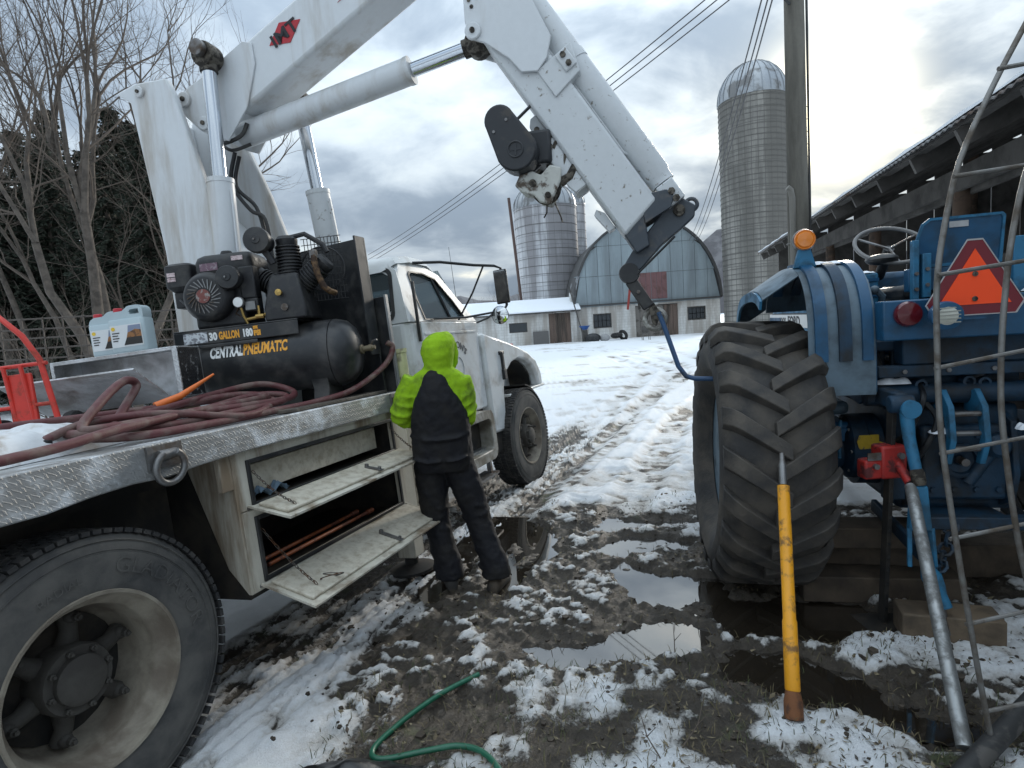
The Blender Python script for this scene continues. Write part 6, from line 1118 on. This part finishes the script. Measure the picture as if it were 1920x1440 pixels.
a, b, c_, d_ = ops[1]; n_ = 9
for i in range(n_): w0 = (b-a)/n_; MB().bb(a+i*w0+.01, a+(i+1)*w0-.01, .05, .10, -.3, d_-(.05 if i > 4 else .02)).build('door_plank', M('grey door boards', (.17, .155, .14), .8, col2=(.09, .08, .07), amt=.4, scale=3) if i < 6 else m_brwd, barn, smooth=0)
for s_, m4 in ((-1, m_barnred), (1, m_barnred)):
    for k in range(3): x0_ = .05*bh_+s_*.62; MB().bb(.06*bh_+(s_*1.25 if s_ < 0 else 0)+k*.41+.01, .06*bh_+(s_*1.25 if s_ < 0 else 0)+(k+1)*.41-.01, -.07, -.035, eave+.25, eave+2.3).build('red_door_plank', m4, barn, smooth=0)
MB().bb(-bh_*1.0, bh_*1.0, -.06, -.031, eave-.06, eave+.06).build('sill_board', m_siding, barn)
# low milk house
LY = 45.2; lx0, lx1 = gxy(944, LY), gxy(1081, LY); lz = zat(1010, 588, LY)-gzb; lzt = zat(1075, 566, LY)-gzb
lowb = thing('milk_house', 'low white block building with snowy roof beside the barn', 'building', Matrix.Translation((lx0, LY, gzb))); lw = lx1-lx0
ww = MB(); o1 = (lw*.07, lw*.32, 1.0, 1.75); o2_ = (lw*.62, lw*.92, -.0, lz-.05)
xs_ = [-4, o1[0], o1[1], o2_[0], o2_[1], lw]
ww.bb(xs_[0], xs_[1], 0, .2, -.6, lz).bb(xs_[2], xs_[3], 0, .2, -.6, lz).bb(xs_[4], xs_[5], 0, .2, -.6, lz).bb(o1[0], o1[1], 0, .2, -.6, o1[2]).bb(o1[0], o1[1], 0, .2, o1[3], lz).bb(o2_[0], o2_[1], 0, .2, o2_[3], lz).bb(-4, lw, 4, 4.2, -.6, lz).build('block_wall', m_block, lowb, smooth=0)
fr(MB(), o1[0], o1[1], o1[2], o1[3], o1[0]+.06, o1[1]-.06, o1[2]+.06, o1[3]-.06, .04, .12).build('window_frame', m_trim, lowb); MB().bb(o1[0]+.06, o1[1]-.06, .08, .1, o1[2]+.06, o1[3]-.06).build('window_pane', m_win, lowb)
for k in range(5): w0 = (o2_[1]-o2_[0])/5; MB().bb(o2_[0]+k*w0+.01, o2_[0]+(k+1)*w0-.01, .06, .1, -.3, o2_[3]).build('door_plank', m_brwd, lowb, smooth=0)
MB().prism([(-.45, lz-.02), (-.45, lz+.10), (2.6, lzt+.35), (5, lz+.3), (5, lz-.02)], lambda a, b, t: (t, a, b), -4.2, lw+.3).build('roof', m_trim, lowb); MB().prism([(-.50, lz+.08), (-.50, lz+.2), (2.6, lzt+.50), (5, lz+.45), (5, lz+.31), (2.6, lzt+.36)], lambda a, b, t: (t, a, b), -4.2, lw+.32).build('roof_snow', m_snow, lowb, bevel=.04)
MB().cyl((lw*.97, 1.4, lzt), (lw*.97, 1.4, lzt+.75), .14, n=12).build('chimney', m_block, lowb)
MB().bb(o1[1]+.4, o1[1]+1.6, -.35, -.25, -.3, 1.0).build('leaning_panel', M('grey sheet panel', (.12, .115, .11), .7), lowb)
# silos
def silo(px0, px1, Y, pytop, dome, m, label, hoops, nrib=26, pymid=600):
    x0_, x1_ = gxy(px0, Y), gxy(px1, Y); r = (x1_-x0_)/2*.985; cx = (x0_+x1_)/2; g_ = ground_z(cx, Y)-.5; H_ = zat((px0+px1)/2, pytop, Y)-g_
    s_ = thing('silo', label, 'silo', Matrix.Translation((cx, Y, g_)), 'farm silos'); MB().lathe([(r, 0), (r, H_)], (0, 0, 0), (0, 0, 1), 64, cap=False).build('silo_wall', m, s_, smooth=60)
    src = MB().torus((0, 0, 0), (0, 0, 1), r+.012, .018, 64, 5).build('hoop', m_hoop, s_); z = .6; src.location = (0, 0, z); k = 1
    for k in range(1, hoops): inst(src, s_, Matrix.Translation((0, 0, .6+(H_-.8)*(k/(hoops-1))**1.0)))
    prof = [(r*1.02, 0), (r*1.02, .05)]+[(r*1.02*math.cos(t), .05+dome*math.sin(t)) for t in np.linspace(.05, PI/2-.02, 9)]
    MB().lathe(prof, (0, 0, H_), (0, 0, 1), 52).build('dome', m_dome, s_, smooth=60)
    for j in range(nrib):
        a = 2*PI*j/nrib; MB().tube([((q+.02)*math.cos(a), (q+.02)*math.sin(a), H_+h_+.01) for q, h_ in prof[1:]], .028, 4).build('dome_rib', m_dome, s_)
    return s_, r, H_
s1, r1, H1 = silo(1361, 1481, 42, 192, 2.6, m_stave, 'tall grey concrete stave silo with metal dome beside the utility pole', 44)
MB().tube([(-r1-.05, 0, 1), (-r1-.05, 0, H1+.3)], .16, 10).build('filler_pipe', m_stave, s1) if False else None
s2, r2, H2 = silo(976, 1092, 55, 392, 2.4, m_stave2, 'streaked silver stave silo behind the milk house', 17); s3, r3, H3 = silo(1050, 1108, 60, 385, 1.8, m_stave2, 'narrow stave silo half hidden behind the streaked one', 17, 18)
sp_ = thing('filler_pipe', 'rusty blower pipe standing beside the streaked silo', 'pipe', Matrix.Translation((gxy(984, 54), 53.5, 0))); MB().tube([(0, 0, 0), (-.75, 0, zat(972, 370, 53.5))], .13, 8).build('pipe_shaft', M('rusty pipe', (.10, .065, .055), .8), sp_)
# ladder mast right of the tall silo
lm = thing('ladder_mast', 'thin ladder mast beside the tall grey silo', 'mast', Matrix.Translation((gxy(1517, 40), 40, 0))); zt_ = zat(1512, 155, 40); MB().beam((0, 0, 0), (-.1, 0, zt_), .06, .06).build('mast_pole', m_hoop, lm)
for k in range(9): z_ = zt_-1.5-k*.8; MB().beam((-.3, 0, z_), (.25, 0, z_), .04, .04).build('mast_rung', m_hoop, lm)
# open pole shed on the right (u along its eave, measured from the near corner)
SY0, SY1 = 1.0, 16.2; SM = fmat((3.45, 2.0, 0), 15.3, 0, 0)   # x along eave, y left, z up
shed = thing('pole_shed', 'long weathered open sided pole shed with corrugated snowy roof behind the tractor', 'shed', SM)
m_oldw = M('weathered grey boards', (.13, .12, .11), .8, col2=(.06, .055, .05), amt=.45, scale=2.5, contrast=.35, bump=.3, bscale=14, streak=False); m_post = M('brown post wood', (.13, .085, .06), .8, col2=(.06, .045, .035), amt=.4, scale=3, bump=.3); m_tin = M('rusty tin roof', (.20, .20, .20), .5, .5, col2=(.12, .08, .06), amt=.4, scale=1.5)
L0, L1 = -4.0, 14.6; EZ = 3.22; sl = .42
def rfz(yy): return EZ-yy*sl       # yy negative goes right (inside)
N_ = 320; top_, bot_ = [], []
cor = MB(); rings = []
for i in range(N_+1):
    u_ = L0+(L1-L0)*i/N_; c_ = .009*math.cos(i*PI); rings.append([(u_, .35, rfz(.35)+c_+.05), (u_, -8, rfz(-8)+c_+.05), (u_, -8, rfz(-8)+c_+.035), (u_, .35, rfz(.35)+c_+.035)])
cor.loft(rings).build('corrugated_roof', m_tin, shed, smooth=0)
rings = [[(L0+(L1-L0)*i/60, .33, rfz(.33)+.075), (L0+(L1-L0)*i/60, -8, rfz(-8)+.075), (L0+(L1-L0)*i/60, -8, rfz(-8)+.115), (L0+(L1-L0)*i/60, .33, rfz(.33)+.10+.012*math.sin(i*1.7))] for i in range(61)]; MB().loft(rings).build('roof_snow', m_snow, shed)
for k in range(19):
    u_ = L0+.3+k*1.0
    if u_ < L1: MB().beam((u_, .28, rfz(.28)-.10), (u_, -8, rfz(-8)-.10), .05, .16).build('rafter', m_oldw, shed)
for yy in (.22, -.35, -1.0, -2.0, -3.0): MB().beam((L0, yy, rfz(yy)-.0), (L1, yy, rfz(yy)-.0), .10, .04).build('purlin', m_oldw, shed)
MB().beam((L0, -.55, 2.98), (L1-.3, -.55, 2.98), .06, .26).build('header_beam', m_oldw, shed); MB().beam((L0, -.70, 2.92), (L1-.3, -.70, 2.92), .06, .22).build('header_beam', m_oldw, shed)
for k, u_ in enumerate((-2.0, 2.2, 5.4, 8.4, 11.2, 14.2)): MB().cyl((u_, -.62, -.3), (u_, -.62, 2.90), .11, .09, n=12).build('post', m_post, shed)
for k, u_ in enumerate((-1.0, 4.0, 9.0, 14.2)): MB().cyl((u_, -4.5, -.3), (u_, -4.5, rfz(-4.5)-.15), .1, n=10).build('inner_post', m_post, shed)
for k in range(30): MB().bb(L0+k*.62, L0+k*.62+.60, -7.9, -7.86, -.3, rfz(-7.9)+.02).build('back_wall_board', m_oldw, shed)
for k in range(13): MB().bb(L1-.35, L1-.31, -7.9+k*.6, -7.9+k*.6+.58, -.3, rfz(-7.9+k*.6+.58)-.02).build('end_wall_board', m_oldw, shed)
MB().beam((2, -5.5, 2.0), (13, -5.5, 2.2), .15, .2).build('inner_rail', m_oldw, shed); MB().beam((0, -3.5, 1.6), (12, -3.5, 2.4), .1, .15).build('inner_rail', m_oldw, shed)
# utility pole
UY = 9.3; ux = gxy(1500, UY); up_ = thing('utility_pole', 'tall weathered wooden utility pole in front of the shed', 'pole', Matrix.Translation((ux, UY, 0))); lean = gp(1487, 0, UY)-gp(1509, 480, UY)
zt0 = zat(1487, 0, UY); MB().tube([(.02, 0, -.2), (lean[0]*.0-.0, 0, 2.9), (lean[0]*.12, 0, 7.6), (lean[0]*.15, 0, 9.5)], [.165, .155, .135, .125], 20).build('pole_shaft', M('weathered pole wood', (.13, .12, .10), .85, col2=(.065, .06, .05), amt=.45, scale=4, contrast=.3, bump=.4, bscale=10, streak=True), up_)
MB().tube([(-.14, -.12, 2.2), (-.145, -.12, 3.3), (-.17, -.12, 3.42), (-.22, -.12, 3.46)], .045, 12).build('conduit', M('conduit', (.16, .15, .13), .6), up_); MB().torus((.0, 0, 2.62), (0, 0, 1), .165, .012, 24, 6).build('strap', m_hoop, up_)
MB().tube([(.15, -.08, 1.5), (.135, -.08, 9.3)], .018, 6).build('riser_cable', m_black, up_); MB().tube([(-.12, -.1, zt0-.1), (-.3, -.15, zt0+.02), (-.2, -.1, zt0+.2)], .02, 6).build('cable_loop', m_black, up_)
# overhead wires
m_wire = M('wire', (.045, .045, .05), .6)
def wire(p0, p1, sag, r, label):
    a_, b_ = np.array(p0), np.array(p1); MB().tube([(a_+(b_-a_)*t-np.array((0, 0, sag*4*t*(1-t))))-a_ for t in np.linspace(0, 1, 14)], r, 5).build('overhead_wire', m_wire, None, label=label, cat='wire', group='overhead wires').location = a_
pt_ = np.array((ux, UY, 0))
for k, (x0_, x1_, y1_) in enumerate(((1300, 690, 478), (1325, 690, 487), (1352, 680, 500))): wire(gp(x0_+160, -115, 11), gp(x1_, y1_, 34), .35, .013, ('uppermost of three wires crossing the sky to the left', 'middle one of three wires crossing the sky to the left', 'lowest of three wires crossing the sky to the left')[k])
for k, (x0_, x1_, y1_) in enumerate(((1425, 1292, 450), (1437, 1298, 455), (1446, 1306, 452))): wire(gp(x0_+28, -95, 9.4), gp(x1_, y1_, 44), .6, .014, ('first of three wires running from the pole down to the barn', 'second of three wires running from the pole to the barn', 'third of three wires, close to the pole, running to the barn')[k])
# hills
def hill(name, pts, Y, m, label=None):
    V = []; n = len(pts); 
    for d_ in (0, 60):
        for px_, py_ in pts: p = gp(px_, py_, Y); V += [(p[0], Y+d_*.0, p[2]) if d_ == 0 else (p[0], Y+120, p[2]*.6)]
    base = [(v[0], Y-40, -2) for v in V[:n]]; mb = MB(); mb.add(base+V[:n]+V[n:], [(i, i+1, n+i+1, n+i) for i in range(n-1)]+[(n+i, n+i+1, 2*n+i+1, 2*n+i) for i in range(n-1)]); return mb.build(name, m, None, kind='structure', smooth=60)
m_hill = M('wooded hill', (.10, .095, .10), .9, col2=(.17, .165, .17), amt=.45, scale=.05, var=.3, vscale=.6)
def jag(x0_, x1_, f, k): return [(x, f(x)+6*math.sin(x*.05)+3*math.sin(x*.13)) for x in np.linspace(x0_, x1_, k)]
hill('hill', jag(-900, 1180, lambda x: 560-.068*(x-960)-18*math.exp(-((x-300)/500)**2), 60), 420, m_hill); hill('hill', jag(1100, 2900, lambda x: 545-.068*(x-960)-75*math.exp(-((x-1420)/160)**2)-20, 60), 380, m_hill)
# clutter along the barn wall
def heap(px, py, Y, label, cat, name, parts):
    x = gxy(px, Y); h_ = thing(name, label, cat, Matrix.Translation((x, Y, ground_z(x, Y)))); 
    for nm, mb, mm in parts: mb.build(nm, mm, h_)
heap(1110, 630, 43.5, 'dark bundle of bags beside the barn wall', 'bags', 'bag_pile', [('bag', MB().ball((0, 0, .25), (.6, .4, .35)), m_black), ('bag', MB().ball((.9, .1, .2), (.4, .3, .28)), M('grey bag', (.3, .3, .3), .7))])
heap(1155, 630, 43.8, 'stack of old black tyres by the barn wall', 'tyres', 'old_tyre', [('tyre', MB().torus((0, 0, .35), (0, .3, 1), .33, .13, 24, 8), m_rubd), ('leaning_tyre', MB().torus((.5, .1, .33), (.8, .6, .3), .31, .12, 24, 8), m_rubd)])
heap(1085, 620, 44, 'blue basin on a stand by the corner of the milk house', 'basin', 'blue_basin', [('basin', MB().lathe([(.2, 0), (.42, .3), (.45, .3)], (.4, 0, .9), (0, 0, 1), 18), M('blue plastic', (.03, .10, .32), .5)), ('stand', MB().bb(.2, .6, -.2, .2, 0, .88), m_trim)])
heap(1092, 600, 44.5, 'long dark pole leaning against the barn corner', 'pole', 'leaning_pole', [('pole', MB().tube([(0, -.8, 0), (-.9, -.1, 4.2)], .05, 6), m_trim)])
heap(1210, 640, 40, 'old metal chair standing in the yard before the barn door', 'chair', 'yard_chair', [('seat', MB().bb(-.25, .25, -.22, .22, .45, .49), m_trim), ('backrest', MB().bb(-.25, .25, .2, .24, .5, .95), m_trim)]+[('leg', MB().cyl((sx*.23, sy*.2, 0), (sx*.23, sy*.2, .45), .02, n=6), m_trim) for sx in (-1, 1) for sy in (-1, 1)])
heap(1178, 545, 44.6, 'pair of red handled tools hanging by the barn door', 'tools', 'hanging_tool', [('handle', MB().tube([(0, 0, 2.2), (.35, 0, 4.6)], .09, 6), M('red handle', (.28, .04, .03), .6)), ('handle', MB().tube([(.9, 0, 2.2), (.7, 0, 4.4)], .09, 6), m_dark)])
# ---------------------------------------------------------------- trees
m_bark = M('grey brown bark', (.115, .095, .078), .9, col2=(.06, .05, .042), amt=.45, scale=5, contrast=.3, bump=.5, bscale=16); m_twig = M('twig bark', (.095, .075, .060), .9, var=.2)
m_needle = M('dark spruce needles', (.017, .026, .016), .8, col2=(.035, .042, .026), amt=.45, scale=1.2, contrast=.3, var=.4, vscale=8)
def grow(mb, tw, p, d_, r, L, lev, rs, spread=.5, up=.25):
    n = 4; pts = [p.copy()]; rad = [r]; dd = d_.copy(); q = p.copy()
    for i in range(n):
        dd = nrm(dd+rs.normal(0, .11, 3)+np.array((0, 0, up*.12))); q = q+dd*L/n; pts.append(q.copy()); rad.append(r*(1-.42*(i+1)/n))
    (mb if r > .045 else tw).tube(pts, rad, 7 if r > .045 else (4 if r > .012 else 3), cap=False)
    if lev <= 0 or r < .004: return
    k = 2 if rs.random() < .6 else 3
    if r > .085: k = 3
    for j in range(k):
        a, b, _ = frame(dd); t = rs.uniform(0, 2*PI); s_ = rs.uniform(.25, 1.0)*spread; nd = nrm(dd+(a*math.cos(t)+b*math.sin(t))*s_+np.array((0, 0, up*.3)))
        grow(mb, tw, q, nd, rad[-1]*rs.uniform(.68, .95), L*rs.uniform(.5, .8)*(.55 if L > 7 else 1), lev-1, rs, spread, up)
    if r > .085: return
    for j in range(3 if lev > 2 else 1):
        i = rs.integers(1, n); a, b, _ = frame(dd); t = rs.uniform(0, 2*PI); nd = nrm(dd*.7+(a*math.cos(t)+b*math.sin(t))*.9)
        grow(mb, tw, pts[i], nd, rad[i]*rs.uniform(.3, .5), L*rs.uniform(.4, .65), min(lev-1, 3), rs, spread, up)
def bare_tree(x, y, stems, seed, label, name='bare_tree', zoff=0.0):
    rs = np.random.default_rng(seed); z = ground_z(x, y)-.1; t_ = thing(name, label, 'tree', Matrix.Translation((x, y, z))); mb, tw = MB(), MB()
    for (dx, dy, tx, ty, r, L, lev) in stems: grow(mb, tw, np.array((dx, dy, 0.)), nrm((tx, ty, 1)), r, L, lev, rs, .52, .35)
    mb.build('trunk', m_bark, t_, smooth=60, fix=False); tw.build('crown', m_twig, t_, smooth=0, fix=False); return t_
X = lambda px, Y: gxy(px, Y)
bare_tree(X(205, 15), 15, [(-.25, 0, -.26, .05, .14, 4.6, 6), (-.05, .1, -.17, .05, .17, 5.2, 6), (.12, 0, -.06, 0, .15, 5.0, 6), (.3, .1, .08, .1, .12, 4.4, 6), (-.4, .1, -.45, .1, .09, 3.8, 6)], 3, 'many stemmed bare maple standing before the dark evergreens')
bare_tree(X(40, 17), 17, [(0, 0, -.1, 0, .15, 5.2, 6), (.3, 0, .06, .1, .11, 4.6, 6), (-.3, .0, -.25, 0, .10, 4.2, 6)], 5, 'bare grey tree with forked trunk near the wire fence'); bare_tree(X(300, 24), 24, [(0, 0, .02, 0, .22, 9.2, 7), (.2, 0, -.03, 0, .14, 8.6, 6)], 8, 'tall slender bare tree rising above the evergreens behind the crane mast')
bare_tree(X(300, 16), 16, [(0, 0, .06, 0, .10, 3.2, 5), (.15, 0, .12, .0, .08, 3.0, 5), (-.2, 0, -.1, 0, .07, 2.8, 5)], 12, 'slim bare clump leaning towards the crane mast', 'bare_sapling')
for k, (px, Y) in enumerate(((90, 13.5), (330, 13.6))):
    rs = np.random.default_rng(40+k); st = [(rs.uniform(-.5, .5), rs.uniform(-.3, .3), rs.uniform(-.7, .7), rs.uniform(-.3, .3), rs.uniform(.018, .035), rs.uniform(.9, 1.6), 4) for _ in range(7)]
    o = bare_tree(X(px, Y), Y, st, 60+k, 'tangled leafless bush behind the wire fence', 'bare_bush'); o['group'] = 'bushes behind the wire fence'; o['category'] = 'bush'
def conifer_mesh(seed, H_=11., R0=2.6):
    rs = np.random.default_rng(seed); V = []; Fs = []; br = MB(); z = .9
    while z < H_-.15:
        R = R0*(1-z/H_)**.8*rs.uniform(.8, 1.12)+.12; nb = int(rs.integers(7, 10)); a0 = rs.uniform(0, 6)
        for k in range(nb):
            a = a0+2*PI*k/nb+rs.normal(0, .16); L = R*rs.uniform(.75, 1.1); m = max(5, int(L*9)); dz = rs.uniform(.05, .3)
            for i in range(m):
                s_ = (i+.6)/m; c = np.array((math.cos(a)*L*s_, math.sin(a)*L*s_, z+L*(.16*s_-.42*s_*s_)-dz*s_)); wdt = .34*(1-.5*s_)
                for q_ in range(4):
                    t = rs.uniform(0, 2*PI); dr = np.array((math.cos(t)*.8+math.cos(a)*.7, math.sin(t)*.8+math.sin(a)*.7, rs.uniform(-.75, .12))); dr = nrm(dr)*wdt*rs.uniform(.6, 1.15); sd_ = nrm(np.cross(dr, rs.normal(0, 1, 3)))*wdt*.2
                    b = len(V); cc = c+rs.normal(0, .05, 3); V += [cc-sd_*.5, cc+dr*.55-sd_, cc+dr, cc+dr*.5+sd_]; Fs.append((b, b+1, b+2, b+3))
            br.tube([(0, 0, z), (math.cos(a)*L*.5, math.sin(a)*L*.5, z+L*.0), (math.cos(a)*L*.95, math.sin(a)*L*.95, z-L*.24)], [.03, .02, .008], 3, cap=False)
        z += rs.uniform(.24, .38)
    br.tube([(0, 0, 0), (0, 0, H_*.6), (0, 0, H_)], [.17, .1, .02], 8); return MB().add(V, Fs), br
cms = [conifer_mesh(s_, h_, r_) for s_, h_, r_ in ((1, 10.6, 2.7), (2, 9.6, 2.5), (3, 11.4, 2.8))]; cme = [(c.mesh('crown'), b.mesh('trunk')) for c, b in cms]
for c, b in cme: c.materials.append(m_needle); b.materials.append(m_bark)
spots = [(30, 18, 1, .82), (118, 18.5, 0, .80), (228, 18.2, 1, .86), (300, 18, 2, .74), (352, 18.5, 0, .70), (-40, 18, 2, .8), (-60, 22, 1, 1.0), (20, 24, 0, .98), (75, 21, 2, .86), (140, 24, 2, 1.02), (195, 22, 1, .98), (255, 25, 0, 1.12), (310, 22.5, 1, 1.05), (352, 25, 2, .98), (385, 22, 0, .80), (-150, 24, 0, 1.1), (420, 26, 1, .62), (110, 28, 1, 1.2), (285, 28, 2, 1.1)]
for k, (px, Y, i, sc) in enumerate(spots):
    x = gxy(px, Y); t_ = thing('spruce_tree', 'dark spruce in the dense evergreen row behind the bare trees', 'tree', Matrix.Translation((x, Y, ground_z(x, Y)-.1))@Matrix.Rotation(k*1.3, 4, 'Z')@Matrix.Scale(sc, 4), 'evergreen row')
    for nm, me_ in (('crown', cme[i][0]), ('trunk', cme[i][1])): o = bpy.data.objects.new(nm, me_); COL.objects.link(o); o.parent = t_
# far scrub beside the silo
for k, (px, Y, h_) in enumerate(((868, 66, 2.2), (905, 70, 3.0), (940, 68, 3.2), (968, 72, 3.6), (830, 72, 2.2))):
    rs = np.random.default_rng(90+k); st = [(rs.uniform(-2.2, 2.2), rs.uniform(-1, 1), rs.uniform(-.35, .35), rs.uniform(-.2, .2), .07, h_*rs.uniform(.5, .75), 4) for _ in range(8)]
    o = bare_tree(X(px, Y), Y, st, 120+k, 'leafless scrub growing in the distance left of the streaked silo', 'scrub_bush'); o['group'] = 'distant scrub'; o['category'] = 'bush'
# wire panel fence on the left
m_fw = M('rusty fence wire', (.085, .07, .06), .7, .3); FY = 8.2
fx0, fx1 = gxy(35, FY), gxy(430, FY); fz0, fz1 = zat(200, 690, FY), zat(120, 592, FY); fn_ = thing('wire_panel_fence', 'rusty wire stock panel fence standing behind the truck deck', 'fence', Matrix.Translation((fx0, FY, 0)))
W_ = fx1-fx0
for k in range(7): z_ = fz0-.1+(fz1-fz0+.1)*(k/6); MB().tube([(-2.5, 0, z_+.02), (W_*.5, .05, z_-.03*(k > 4)), (W_+1.5, .02, z_+.03)], .011, 5).build('fence_wire', m_fw, fn_)
for k in range(30): x_ = -2.4+k*.3; MB().tube([(x_, .012, fz0-.15), (x_+.02*math.sin(k), .02, fz1+.0)], .010, 5).build('fence_stay', m_fw, fn_) if x_ < W_+1.4 else None
for x_ in (-2.3, 0.05, W_*.55, W_+1.3): MB().beam((x_, .06, -.3), (x_, .06, fz1+.1), .05, .05).build('fence_post', m_fw, fn_)
tp_ = [gp(92, 705, 7.2), gp(60, 712, 7.6)]
for k, p in enumerate(tp_): MB().torus((0, 0, 0), (.1, .2, 1), .22, .09, 24, 8).build('old_tyre', m_rubd, None, label=('old black tyre lying in the snow beyond the deck', 'old black tyre half hidden behind the red hand truck')[k], cat='tyre').location = (p[0], p[1], ground_z(p[0], p[1])+.55)
# dead grass and twigs poking through the snow
rs = np.random.default_rng(77); gb = MB()
for _ in range(3200):
    if rs.random() < .6: x, y = rs.uniform(-.9, 1.9), rs.uniform(1.85, 2.7)
    else: x, y = rs.uniform(-.6, 2.4), rs.uniform(2.6, 5.2)
    z = ground_z(x, y); 
    if z < -.045: continue
    h_ = rs.uniform(.012, .045); a = rs.uniform(0, 2*PI); l = rs.uniform(.01, .05); c_ = np.array((x, y, z-.004)); tip = c_+np.array((math.cos(a)*l, math.sin(a)*l, h_)); s_ = np.array((-math.sin(a), math.cos(a), 0))*.0016
    gb.add([c_-s_, c_+s_, (c_+tip)/2+s_+np.array((0, 0, h_*.25)), tip, (c_+tip)/2-s_+np.array((0, 0, h_*.25))], [(0, 1, 2, 4), (2, 3, 4)])
gb.build('dead_grass', M('dead grass', (.13, .105, .055), .8, col2=(.05, .06, .02), amt=.45, scale=3), None, kind='stuff', smooth=0, label='short dead grass poking through snow and mud', cat='grass', fix=False)
cb_ = MB(); rs = np.random.default_rng(5)
for _ in range(900):
    x, y = rs.uniform(-1.1, 2.4), rs.uniform(1.9, 5.0); z = ground_z(x, y)
    if z < -.05: continue
    s_ = rs.uniform(.003, .013)*(1 if rs.random() < .93 else 2.2); V = [np.array((math.cos(a)*s_*rs.uniform(.7, 1.2), math.sin(a)*s_*rs.uniform(.7, 1.2), zz_*s_)) for zz_ in (-.3, .5) for a in np.linspace(0, 2*PI, 6)[:-1]]
    cb_.add([np.array((x, y, z))+v for v in V], [(0, 1, 6, 5), (1, 2, 7, 6), (2, 3, 8, 7), (3, 4, 9, 8), (4, 0, 5, 9), (5, 6, 7, 8, 9)])
cb_.build('mud_clods', M('mud clod', (.030, .022, .015), .7, col2=(.07, .055, .04), amt=.4, scale=6), None, kind='stuff', smooth=0, label='small mud clods and stones scattered over the ground', cat='clods', fix=False)
for k, (x, y, a, l) in enumerate(((.72, 2.75, 1.3, .16), (.55, 2.05, .4, .2), (.45, 1.98, 2.2, .15), (-.05, 2.9, .3, .18), (.9, 2.3, 2.9, .14))):
    p = np.array((x, y, ground_z(x, y))); rs = np.random.default_rng(k); pts = [p, p+np.array((math.cos(a)*l*.4, math.sin(a)*l*.4, l*.35)), p+np.array((math.cos(a)*l*.6, math.sin(a)*l*.7, l*.9))]
    MB().tube([q-p for q in pts], [.003, .0025, .0012], 5).tube([pts[1]-p, pts[1]-p+np.array((.03, -.02, .05))], [.002, .001], 4).build('dead_twig', m_twig, None, label='thin dead twig sticking out of the ground', cat='twig', group='twigs in the mud').location = p

# leaf and straw litter lying on mud and snow
rs = np.random.default_rng(31); lt = MB(); lt2 = MB()
for k in range(5200):
    x = rs.uniform(-.85, 2.6); y = 1.85+3.3*rs.random()**1.5; z = ground_z(x, y)
    if z < -.05: continue
    a = rs.uniform(0, 2*PI); l = rs.uniform(.004, .015)*(1.6 if rs.random() < .15 else 1); w_ = l*rs.uniform(.06, .5); tl_ = rs.normal(0, .35, 2); c_ = np.array((x, y, z+.003+rs.uniform(0, .004))); u_ = np.array((math.cos(a), math.sin(a), tl_[0])); v_ = np.array((-math.sin(a), math.cos(a), tl_[1]))
    (lt if rs.random() < .6 else lt2).add([c_-u_*l, c_-v_*w_+u_*l*.1, c_+u_*l+np.array((0, 0, l*.15)), c_+v_*w_], [(0, 1, 2, 3)])
lt.build('leaf_litter', M('dark wet leaves', (.030, .022, .014), .6, col2=(.075, .05, .03), amt=.45, scale=9), None, kind='stuff', smooth=0, label='dark wet leaf scraps littering mud and snow', cat='leaves', fix=False)
lt2.build('straw_litter', M('pale straw', (.20, .165, .10), .8, col2=(.11, .085, .05), amt=.45, scale=9), None, kind='stuff', smooth=0, label='pale straw bits littering mud and snow', cat='straw', fix=False)
